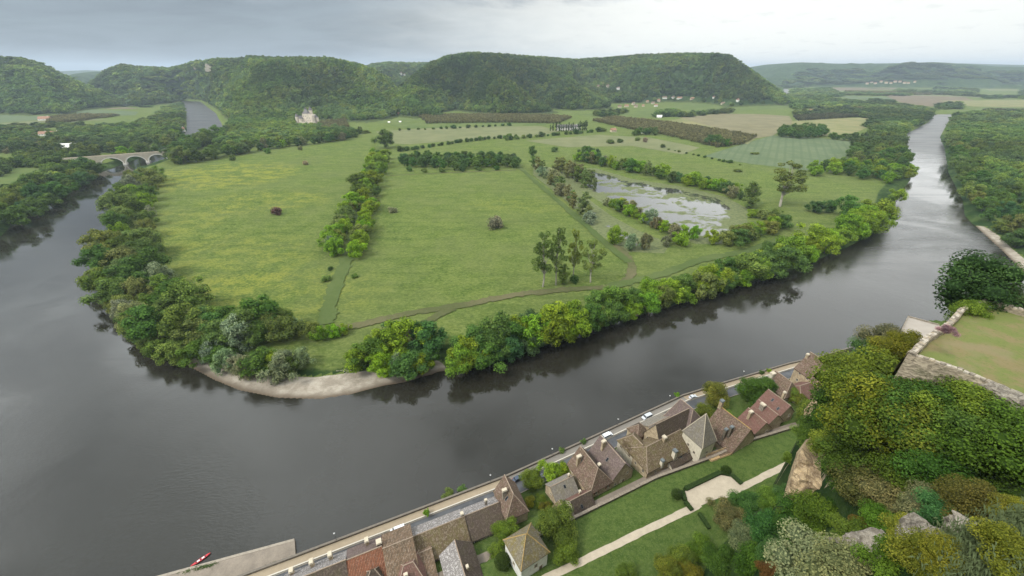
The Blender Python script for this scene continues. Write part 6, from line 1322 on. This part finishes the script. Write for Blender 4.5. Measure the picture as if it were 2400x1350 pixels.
belt([(1660, 338), (1690, 342), (1710, 345)], 5, 4, [('dark', 2), ('deep', 1)], (16, 20), 'at the near corner of the walnut orchard', 'trees round the walnut orchard')
belt([(1480, 318), (1520, 314), (1545, 318)], 7, 5, [('dark', 2), ('mid', 2)], (13, 19), 'round the cottage between villa and orchard', 'trees round the walnut orchard')
belt([(1288, 308), (1310, 309), (1340, 308), (1378, 306)], 16, 2.0, [('column', 1)], (17, 24), 'in the row before the long villa', 'columnar poplars of the villa', (.20, .24))

# ---- woods, forest and orchards that read as a mass (one object each)
def instancer(name, pts, protos, label, cat):
    """pts rows: x y z scale_xy scale_z tint(3)"""
    pts = np.asarray(pts, np.float32); n = len(pts); me = bpy.data.meshes.new(name); me.vertices.add(n); me.vertices.foreach_set('co', pts[:, :3].ravel())
    rg = np.random.default_rng(n)
    def at(nm, typ, arr, key): a = me.attributes.new(nm, typ, 'POINT'); a.data.foreach_set(key, np.ascontiguousarray(arr, dtype=np.float32).ravel())
    at('scl', 'FLOAT_VECTOR', np.column_stack([pts[:, 3], pts[:, 3], pts[:, 4]]), 'vector')
    at('rot', 'FLOAT_VECTOR', np.column_stack([np.zeros(n), np.zeros(n), rg.random(n)*6.28]), 'vector')
    a = me.attributes.new('pick', 'INT', 'POINT'); a.data.foreach_set('value', rg.integers(0, len(protos), n).astype(np.int32))
    at('tint', 'FLOAT_COLOR', np.column_stack([pts[:, 5:8], np.ones(n)]), 'color')
    o = link(bpy.data.objects.new(name, me)); tag(o, label, cat, kind='stuff')
    col = bpy.data.collections.new(name+'_kinds')
    for i, p in enumerate(protos): q = bpy.data.objects.new('%s_kind_%d' % (name, i), p); col.objects.link(q)
    ng = bpy.data.node_groups.new(name, 'GeometryNodeTree'); ng.interface.new_socket('Geometry', in_out='INPUT', socket_type='NodeSocketGeometry'); ng.interface.new_socket('Geometry', in_out='OUTPUT', socket_type='NodeSocketGeometry')
    N = ng.nodes; L = ng.links; gi = N.new('NodeGroupInput'); go = N.new('NodeGroupOutput'); ci = N.new('GeometryNodeCollectionInfo'); ci.inputs['Collection'].default_value = col; ci.inputs['Separate Children'].default_value = True; ci.inputs['Reset Children'].default_value = True
    ip = N.new('GeometryNodeInstanceOnPoints'); ip.inputs['Pick Instance'].default_value = True
    def na(nm, typ): q = N.new('GeometryNodeInputNamedAttribute'); q.data_type = typ; q.inputs['Name'].default_value = nm; return q.outputs['Attribute']
    L.new(gi.outputs[0], ip.inputs['Points']); L.new(ci.outputs[0], ip.inputs['Instance']); L.new(na('pick', 'INT'), ip.inputs['Instance Index'])
    L.new(na('scl', 'FLOAT_VECTOR'), ip.inputs['Scale']); L.new(na('rot', 'FLOAT_VECTOR'), ip.inputs['Rotation']); L.new(ip.outputs[0], go.inputs[0])
    md = o.modifiers.new('trees', 'NODES'); md.node_group = ng; return o
WK = [crown_mesh('wood_tree', 900+i, 13, 12, 10, 420, .95, base=.18, lr=(.22, .32), m=M_LEAFI)[0] for i in range(5)]
WD = [crown_mesh('bank_wood_tree', 950+i, 15, 13, 15, 1100, .62, base=.12, lr=(.18, .28), m=M_LEAFI)[0] for i in range(5)]
OK_ = [crown_mesh('orchard_tree', 970+i, 8, 8.5, 8, 330, .6, base=.22, lr=(.2, .3), m=M_LEAFI)[0] for i in range(3)]
WCOL = np.array([(.084, .150, .036), (.112, .182, .036), (.138, .204, .040), (.168, .218, .044), (.112, .178, .056)])
def wood_cols(P, rg, sc=260.0):
    k = np.clip(.5+fbm(P[:, 0]/sc, P[:, 1]/sc, 3)*3.0+rg.normal(0, .22, len(P)), 0, .999)
    sp = np.clip((.5+fbm(P[:, 0]/110+40, P[:, 1]/110, 3)*2.6+rg.normal(0, .16, len(P)))*5, 0, 4.99).astype(int); c = WCOL[sp]*(.62+.80*k)[:, None]; return c*rg.uniform(.85, 1.15, (len(P), 1))
def build_forest():
    rg = np.random.default_rng(3); out = []
    # even in picture detail: spacing grows with distance
    la = np.log(np.array([1180., 4600.])); step = .0058
    na = int(math.radians(122)/step); nr = int((la[1]-la[0])/step)
    A = np.radians(-61)+(np.arange(na)+.5)*step; R = np.exp(la[0]+(np.arange(nr)+.5)*step)
    AA, RR = np.meshgrid(A, R); AA = AA.ravel()+rg.uniform(-.48, .48, AA.size)*step; RR = RR.ravel()*(1+rg.uniform(-.48, .48, RR.size)*step)
    P = np.stack([RR*np.sin(AA), RR*np.cos(AA)], 1); z = height(P, False); m = z > 7.5; P, z, RR = P[m], z[m], RR[m]
    e = RR*.004; u = P/RR[:, None]; z2 = height(P+u*e[:, None], False); z3 = height(P-u*e[:, None], False); sl = (z2-z3)/(2*e); view = (z-CAM_H)/RR
    m = sl > view-.10; P, z, RR = P[m], z[m], RR[m]
    keep = np.ones(len(P), bool)
    for cx, cy, r in CLEAR:                                                      # clearings round the houses and down towards the valley
        d = np.array([cx, cy]); D = np.linalg.norm(d); u = d/D; q = P-d; al = -(q@u); la_ = np.abs(q[:, 0]*u[1]-q[:, 1]*u[0]); keep &= ~((la_ < r) & (al > -r) & (al < r+70+D*.01))
    VP = np.array([U(x, y, 8)[:2] for x, y in ((1436, 264), (1500, 240), (1560, 228), (1660, 227), (1760, 238), (1860, 250), (1700, 268), (1500, 284))]); keep &= ~(inside(P, VP) & (z < 26) & (rg.random(len(P)) < .9))
    P, z, RR = P[keep], z[keep], RR[keep]
    s = np.maximum(RR*step*.95/8.2, .8)*np.clip(np.exp(rg.normal(0, .32, len(P))), .5, 2.0); hz = np.clip(s, .75, 1.5)*rg.uniform(.75, 1.25, len(P))
    c = wood_cols(P, rg)
    instancer('forest', np.column_stack([P, z-1.5, s, hz, c]), WK, 'dense green deciduous forest covering the hills behind the valley', 'forest')
    return len(P)
N_FOREST = build_forest()
def build_woods():
    rg = np.random.default_rng(8); rows = []
    def fill(px, dens=1.0, h=(.75, 1.2), step=.0085, tint=1.0, z=4.0, min_sp=9.0, sdk=7):
        Q = np.array([U(x, y, z)[:2] for x, y in px]); lo, hi = Q.min(0), Q.max(0); ar = 0
        D = np.hypot(*Q.mean(0)); sp = max(min_sp, D*step)/math.sqrt(dens); n = int((hi[0]-lo[0])*(hi[1]-lo[1])/sp**2)+1
        P = rg.uniform(lo, hi, (n, 2)); P = P[inside(P, Q)]
        if not len(P): return
        P = P[np.minimum(sdist(P, WATER), sdist(P, FARW)) > sdk]
        if not len(P): return
        zz = height(P, False); s = sp*math.sqrt(dens)/9.0*rg.uniform(.75, 1.35, len(P)); hh = rg.uniform(*h, len(P))
        rows.append(np.column_stack([P, zz-.4, s, hh, wood_cols(P, rg)*tint]))
    fill([(530, 318), (545, 285), (600, 262), (690, 262), (690, 300), (830, 322), (700, 334), (560, 352), (500, 345)], 1.3)
    fill([(760, 260), (830, 258), (850, 275), (790, 285)], .8)
    fill([(240, 330), (330, 292), (430, 262), (436, 312), (330, 345), (270, 362), (200, 350)], .9)
    fill([(380, 258), (440, 240), (436, 290), (350, 295)], .8, (.6, 1.0))
    fill([(150, 305), (330, 292), (240, 332), (170, 340), (110, 322)], .4, (.6, .9)); fill([(-100, 322), (100, 305), (170, 340), (60, 352), (-100, 372)], .35)
    fill([(-100, 306), (130, 292), (220, 294), (130, 300), (-100, 316)], .5, (.5, .8))
    fill([(20, 360), (130, 345), (250, 360), (170, 395), (60, 392)], .5); fill([(-140, 400), (60, 372), (120, 385), (-60, 430), (-140, 450)], .25)
    fill([(-150, 232), (120, 236), (340, 240), (350, 252), (120, 246), (-150, 246)], .35, (.5, .8)); fill([(200, 222), (420, 226), (430, 236), (320, 240), (180, 234)], .8, (.5, .9))
    fill([(1945, 268), (2040, 262), (2120, 258), (2190, 268), (2175, 286), (2120, 316), (2060, 318), (2030, 300), (2045, 278)], 1.4)
    fill([(1840, 232), (1900, 226), (1990, 240), (2110, 250), (2180, 262), (2120, 268), (2000, 262), (1930, 254), (1860, 256)], 1.2)
    fill([(1856, 212), (1940, 208), (1975, 226), (1900, 230), (1845, 232)], 1.2); fill([(1790, 208), (1822, 207), (1834, 228), (1800, 238)], 1.2)
    fill([(2232, 290), (2300, 285), (2600, 300), (2600, 350), (2330, 350), (2222, 345)], 1.3)
    fill([(2228, 272), (2300, 268), (2340, 285), (2235, 292)], 1.0); fill([(2195, 205), (2290, 212), (2270, 226), (2200, 222)], 1.0); fill([(2195, 246), (2245, 246), (2245, 256), (2200, 256)], 1.2)
    fill([(2395, 212), (2560, 215), (2560, 222), (2400, 222)], .8); fill([(2300, 266), (2600, 272), (2600, 300), (2420, 285)], .7)
    for q in (([(1740, 205), (1900, 198), (2250, 200), (2560, 204), (2560, 208), (2250, 205), (1900, 204), (1780, 212)], .9), ([(1930, 218), (2130, 222), (2130, 226), (1930, 222)], .7),
              ([(2100, 212), (2200, 216), (2200, 222), (2100, 218)], .6), ([(2290, 226), (2560, 230), (2560, 234), (2290, 231)], .6), ([(2040, 236), (2090, 238), (2090, 243), (2040, 242)], .6),
              ([(1380, 270), (1450, 262), (1480, 262), (1430, 276)], .6), ([(1570, 272), (1700, 262), (1720, 264), (1600, 276)], .9), ([(1860, 268), (1950, 262), (1960, 268), (1870, 274)], 1.0)):
        fill(q[0], q[1], (.7, 1.1))
    fill([(1520, 268), (1580, 262), (1600, 272), (1540, 276)], .5); fill([(640, 300), (690, 290), (830, 305), (870, 312), (820, 322), (700, 322)], .35, (.5, .9))
    fill([(2000, 352), (2118, 362), (2118, 322), (2060, 318), (2010, 340)], 1.2, (1.1, 1.5), min_sp=11); fill([(2265, 345), (2292, 400), (2322, 448), (2402, 468), (2442, 540), (2640, 560), (2640, 345)], 1.2, (1.1, 1.5), min_sp=11); fill([(200, 392), (150, 425), (80, 462), (-40, 520), (-60, 490), (60, 440), (130, 405)], .9, (.9, 1.3), min_sp=10)
    # walls of trees at the feet of the castle hill across the river bends
    instancer('woodland', np.concatenate(rows), WD, 'mixed green woodland and tree lines across the far valley floor', 'woodland')
    rows.clear()
    def orchard(px, sp, ang, tint, hs=(.85, 1.15)):
        Q = np.array([U(x, y, 4)[:2] for x, y in px]); c = Q.mean(0); R = np.linalg.norm(Q-c, axis=1).max(); k = np.arange(-R, R, sp); X, Y = np.meshgrid(k, k)
        ca, sa = math.cos(ang), math.sin(ang); P = np.stack([c[0]+ca*X.ravel()-sa*Y.ravel(), c[1]+sa*X.ravel()+ca*Y.ravel()], 1)+rg.normal(0, .5, (X.size, 2)); P = P[inside(P, Q)]
        rows.append(np.column_stack([P, np.full(len(P), 3.9), rg.uniform(*hs, len(P))*sp/9.0, rg.uniform(*hs, len(P)), np.array(tint)*rg.uniform(.8, 1.2, (len(P), 1))]))
    wal = (.175, .168, .074)
    orchard([(1388, 284), (1440, 276), (1560, 288), (1690, 308), (1772, 322), (1740, 340), (1680, 346), (1560, 318), (1470, 302)], 9.5, .5, wal)
    orchard([(980, 272), (1080, 270), (1290, 272), (1340, 276), (1310, 290), (1180, 288), (1000, 290)], 9.5, .2, wal)
    orchard([(1860, 274), (1960, 266), (2020, 266), (2010, 275), (1870, 284)], 10, .4, (.085, .092, .045)); orchard([(740, 290), (810, 282), (820, 300), (750, 308)], 9, .4, wal)
    orchard([(120, 276), (200, 270), (280, 272), (200, 283), (110, 292)], 11, .2, wal); orchard([(10, 345), (100, 338), (110, 352), (10, 362)], 10, .2, wal)
    orchard([(2300, 258), (2560, 262), (2560, 272), (2380, 268)], 14, .2, (.075, .085, .045)); orchard([(1980, 214), (2190, 218), (2180, 223), (1990, 220)], 16, .2, wal)
    instancer('walnut_orchard', np.concatenate(rows), OK_, 'brownish green walnut orchard planted in rows on the plain', 'orchard')
build_woods()
# ------------------------------------------------------------------ garden trees and the castle hill's trees
for lk, x, y, z, h, w, lb in [
    ('fgreen', 1188, 1262, 8, 7.5, 8, 'round green tree left of the white pavilion'), ('fgreen', 1166, 1306, 8, 5, 6, 'leafy bush between slate roof and white pavilion'), ('ball', 1180, 1338, 9, 4.6, 4.8, 'large clipped round bush beside the white pavilion'),
    ('folive', 1292, 1258, 10, 10, 12, 'spreading olive green tree right of the white pavilion'), ('fyellow', 1312, 1225, 10, 6, 7, 'yellowish shrub above the tree by the pavilion'), ('fgreen', 1330, 1300, 13.5, 5, 8, 'low green shrub on the lawn edge by the pavilion'),
    ('fgreen', 1250, 1140, 6.5, 6, 8.5, 'dark garden tree beside the dark blue car'), ('brightr', 1290, 1120, 6.5, 6.5, 8.5, 'bright green garden tree beside the grey car'), ('brightr', 1318, 1112, 6.5, 6, 7, 'bright green garden tree next to the small barn'), ('fgreen', 1346, 1106, 6.5, 6, 6, 'green bush against the wall of the brown-roofed house'),
    ('fyellow', 1242, 1178, 7.5, 2.4, 4.5, 'pale clipped shrub beside the tall narrow house'), ('fyellow', 1272, 1180, 7.5, 2.2, 5, 'pale long shrub before the small barn'), ('fyellow', 1283, 1196, 8, 3, 4, 'golden shrub at the garden steps'), ('fbrown', 1276, 1192, 8, 3, 3.4, 'orange-brown shrub at the garden steps'),
    ('folive', 1672, 942, 6.5, 10, 13, 'olive brown yew behind the silver car'), ('folive', 1650, 985, 7.5, 8, 9, 'olive brown yew against the mansion'), ('fdark', 1752, 935, 7, 11, 16, 'wide dark yew between the red roofs and the quay'), ('fdark', 1788, 925, 7, 9, 11, 'dark yew beside the curved roof house'), ('fgreen', 1700, 975, 8.5, 3, 5, 'low green shrub below the yews'),
    ('fgreen', 1885, 890, 8, 7, 8.5, 'round dark green tree before the tall beige house'), ('fgreen', 1850, 928, 8.5, 5.5, 9, 'green shrub behind the red roofed row'),
    ('bright', 1001, 1206, 5.6, 2.6, 2.4, 'small bright tree in the promenade planter'), ('bush', 1367, 1038, 5.6, 2.2, 2.4, 'small bush on the promenade by the brown-roofed house'), ('bush', 1316, 1060, 5.6, 2.0, 2.4, 'small bush on the promenade by the garden'), ('bright', 1586, 930, 5.6, 2.6, 2.6, 'small bright tree on the promenade by the mansion'), ('dbush', 1782, 876, 5.6, 2, 2.6, 'dark shrub on the promenade at the bend'), ('bright', 1802, 872, 5.6, 2, 2.6, 'light shrub on the promenade at the bend'),
    ('bush', 1080, 1148, .3, 1.6, 3.5, 'scrub growing out of the quay wall by the road'), ('bush', 1050, 1160, .3, 1.4, 4.5, 'longer scrub growing out of the quay wall')]:
    p = U(x, y, z); tree(lk, p[0], p[1], z if z < 9 else max(z-.5, zat(p[0], p[1])-.1), h, w, lb)
CH = 'trees on the castle hill'
for lk, x, y, h, w, lb in [
    ('fgreen', 2005, 975, 15, 18, 'big light green domed tree below the rampart corner'), ('fgreen', 1975, 920, 12, 14, 'light green tree at the edge of the dome below the rampart'), ('fdark', 2085, 1000, 8, 13, 'dark green tree beside the light green dome'), ('fdark', 2160, 1005, 7, 12, 'dark tree against the rampart face'), ('fgreen', 2235, 1000, 7.5, 11, 'fresh green tree under the rampart wall'), ('fgreen', 2320, 1040, 7, 10, 'fresh green tree at the right end of the rampart'),
    ('fdark', 1935, 1015, 13, 16, 'dark oak above the ochre cliff'), ('folive', 1885, 985, 10, 12, 'olive tree at the far corner of the lawn'), ('folive', 1990, 1050, 12, 14, 'olive oak right of the ochre cliff'), ('fdark', 1900, 1040, 9, 10, 'dark oak hanging over the ochre cliff'), ('fgreen', 1868, 950, 6, 8, 'light shrub beside the third red roof'), ('fdark', 2040, 1050, 12, 14, 'dark oak below the green dome'),
    ('folive', 2110, 1075, 11, 15, 'broad olive oak in the middle of the hill'), ('fgreen', 2190, 1085, 10, 13, 'fresh green tree east of the broad olive oak'), ('fdark', 2260, 1090, 10, 13, 'dark oak below the fresh green tree'), ('fdark', 2340, 1110, 10, 12, 'dark oak near the right edge'), ('fdark', 2400, 1080, 10, 12, 'dark oak cut by the right edge'), ('fgreen', 2395, 1060, 5.5, 8, 'fresh green tree cut by the right edge below the rampart'),
    ('fbrown', 2020, 1165, 7, 10, 'russet brown shrub right of the ochre cliff'), ('ftwig', 2070, 1180, 6, 9, 'brownish twiggy shrub beside the russet one'), ('fdark', 2110, 1165, 8, 10, 'dark oak above the russet shrubs'), ('fbrown', 2240, 1195, 5.5, 6, 'tall rust coloured shrub on the right of the hill'), ('fbrown', 2275, 1225, 4.5, 6, 'low russet shrub behind the grassy rim'), ('fblue', 2310, 1180, 8, 8, 'bluish green young tree beside the rust shrub'), ('fdark', 2180, 1160, 8, 10, 'dark oak between olive oak and rust shrub'), ('fdark', 2390, 1160, 8, 10, 'dark oak above the yellow bush at the right edge'),
    ('fblue', 1745, 1190, 6, 9, 'bluish shrub overhanging the gravel court'), ('ftwig', 1700, 1215, 5.5, 9, 'grey twiggy shrub overhanging the gravel court'), ('fgreen', 1800, 1195, 4, 8, 'green shrub left of the ochre cliff foot'), ('fgreen', 1850, 1225, 4, 7, 'green shrub under the ochre cliff foot'), ('fblue', 1790, 1250, 7, 9, 'bluish green shrub in the middle of the lower slope'), ('ftwig', 1735, 1285, 6, 9, 'bare grey-brown shrub on the lower slope'), ('fdark', 1850, 1275, 8, 10, 'dark green shrub above the pale bush'), ('fgreen', 1910, 1235, 7, 9, 'green shrub between cliff and rust bush'),
    ('fdark', 1985, 1105, 8, 11, 'dark oak at the right shoulder of the ochre cliff'), ('fgreen', 1950, 1075, 6, 9, 'green tree on top of the ochre cliff'), ('fblue', 1830, 1165, 2.5, 4, 'small bluish shrub at the left foot of the ochre cliff'), ('fgreen', 1836, 1105, 2.5, 4, 'small green shrub where the path meets the cliff'), ('fgreen', 1880, 1035, 5, 7, 'green shrub at the tip of the ochre cliff'), ('fdark', 1930, 1215, 3, 6, 'dark shrub below the ochre cliff'), ('fdark', 1965, 1150, 6, 9, 'dark shrub on the right flank of the ochre cliff'),
    ('fgreen', 1590, 1320, 5.5, 8, 'green shrub below the gravel path'), ('folive', 1555, 1345, 5, 8, 'olive shrub at the bottom edge below the path'), ('fgreen', 1640, 1290, 5, 8, 'green shrub beside the thin hedge'), ('fyellow', 1610, 1355, 5, 7, 'yellowish shrub at the bottom edge'), ('fdark', 1690, 1330, 7, 9, 'dark shrub at the bottom edge of the slope'), ('fdark', 1755, 1345, 8, 9, 'dark green shrub at the bottom centre of the slope'), ('fgreen', 1460, 1350, 3, 6, 'small bright shrub at the path by the bottom edge'), ('fblue', 1810, 1320, 7, 8, 'deep green shrub left of the pale bush'), ('nrust', 1795, 1358, 4, 5, 'rust red bush at the bottom edge'),
    ('fgrey', 1890, 1372, 3.0, 5.6, 'large pale silvery bush at the bottom edge'), ('fgrey', 1960, 1372, 2.6, 4.6, 'second pale silvery bush beside the boulder'), ('ngreen', 1995, 1270, 3.5, 6, 'green bush over the top of the boulder'), ('nrust', 2022, 1248, 3, 4, 'small rust red bush above the boulder'), ('nyellow', 2100, 1290, 2.6, 3.2, 'yellow-green maple bush between the rocks'), ('nyellow', 2140, 1335, 1.9, 2.8, 'yellow-green maple bush in front of the rocks'), ('nyellow', 2185, 1365, 1.4, 2.2, 'yellow maple bush at the bottom edge'), ('nyellow', 2335, 1225, 2.4, 3.6, 'golden maple bush behind the grassy rim'), ('nyellow', 2400, 1215, 2.2, 3.4, 'golden maple bush at the right edge'), ('ngreen', 2080, 1335, 2, 3.4, 'small green bush in front of the boulder'),
    ('ngreen', 2060, 1235, 3.6, 6, 'green bush above the boulder'), ('ftwig', 2160, 1215, 4, 6.5, 'grey twiggy shrub below the rust shrub'), ('fblue', 2200, 1230, 3.2, 6, 'bluish green shrub behind the grassy rim'), ('nyellow', 2340, 1360, 1.6, 2.6, 'small yellow bush at the bottom right edge')]:
    q = pick(x, y); tree(lk, q[0], q[1], q[2]-.2, h, w, lb, CH)
LOOK['tdark'] = ((.030, .062, .026), 'fine', 'dark tree', 'dark_tree')
for lk, x, y, D, h, w, lb in [('tdark', 2264, 748, 122, 15, 15, 'tall dark tree rising behind the rampart'), ('tdark', 2318, 742, 124, 10, 10, 'lower dark tree right of the tall one behind the rampart'), ('fgreen', 2258, 760, 112, 6, 7, 'small green shrub at the foot of the tall dark tree'), ('fgrey', 2062, 815, 125, 8, 9, 'pale bluish bush at the river beyond the rampart'), ('fyellow', 2090, 830, 118, 5, 9, 'yellow-green shrub below the paved platform'), ('fyellow', 2125, 822, 112, 5, 9, 'yellow-green shrub against the outer rampart'), ('fblue', 2040, 840, 122, 7, 9, 'dark green shrub beside the pale bluish bush')]:
    q = UD(x, y, D); tree(lk, q[0], q[1], q[2]-1.0, h, w, lb, CH)
q = UD(2222, 768, 86); LOOK['pink'] = ((.30, .17, .21), 'nearbush', 'pink flowering bush', 'shrub'); tree('pink', q[0], q[1], q[2]-1.0, 1.5, 2.4, 'pink flowering bush outside the rampart')
# long grass on the rim in front of the castle
def near_grass():
    rg = random.Random(3); V, F = [], []; rn = np.random.default_rng(3)
    R = rn.uniform(15, 40, 9000); A = np.radians(rn.uniform(50, 72, 9000)); P = np.stack([R*np.sin(A), R*np.cos(A)], 1); Z = height(P)
    dep = P[:, 1]*_cp-(Z-CAM_H)*_sp; X = 1200+FPX*P[:, 0]/dep; Y = 675-FPX*(P[:, 1]*_sp+(Z-CAM_H)*_cp)/dep
    ok = np.where((X > 2195) & (X < 2460) & (Y < 1380) & (Y > 1205+np.maximum(0, 2300-X)*.75))[0][:900]
    for i0 in ok:
        q = (P[i0, 0], P[i0, 1], float(Z[i0]))
        for k in range(40):
            a = rg.uniform(0, 6.28); l = rg.uniform(.08, .22); bx, by = q[0]+rg.gauss(0, .35), q[1]+rg.gauss(0, .35); i = len(V); w = .007; V += [(bx-math.sin(a)*w, by+math.cos(a)*w, q[2]-.1), (bx+math.sin(a)*w, by-math.cos(a)*w, q[2]-.1), (bx+math.cos(a)*l*.35+w*.5, by+math.sin(a)*l*.35, q[2]+l*.75), (bx+math.cos(a)*l*.9, by+math.sin(a)*l*.9, q[2]+l*.95)]; F.append((i, i+1, i+2, i+3))
    me = bpy.data.meshes.new('grass'); me.from_pydata(V, [], F); me.update()
    def fg(n): g = geoco(n); surf(n, n.mix(n.noise(g, 5, 3), (.085, .120, .045), (.15, .18, .085)), .8, None, spec=.2)
    me.materials.append(mat('rim_grass', fg)); tag(link(bpy.data.objects.new('grass', me)), 'long grey-green grass on the rocky rim', 'grass', kind='stuff')
near_grass()
# ------------------------------------------------------------------ the damp air of the valley
def haze():
    me = MB().prism([(-21000, -1500), (21000, -1500), (21000, 28000), (-21000, 28000)], -5, 420).mesh('haze', bpy.data.materials.new('haze_air')); m = me.materials[0]; m.use_nodes = True; n = NT(m.node_tree)
    v = n.a('ShaderNodeVolumePrincipled', {'Color': (.72, .85, 1.0, 1), 'Density': HAZE_D, 'Anisotropy': .2}); o = n.a('ShaderNodeOutputMaterial'); n.l.new(v.outputs[0], o.inputs['Volume']); tag(link(bpy.data.objects.new('haze', me)), kind='stuff')
HAZE_D = .000072
haze()
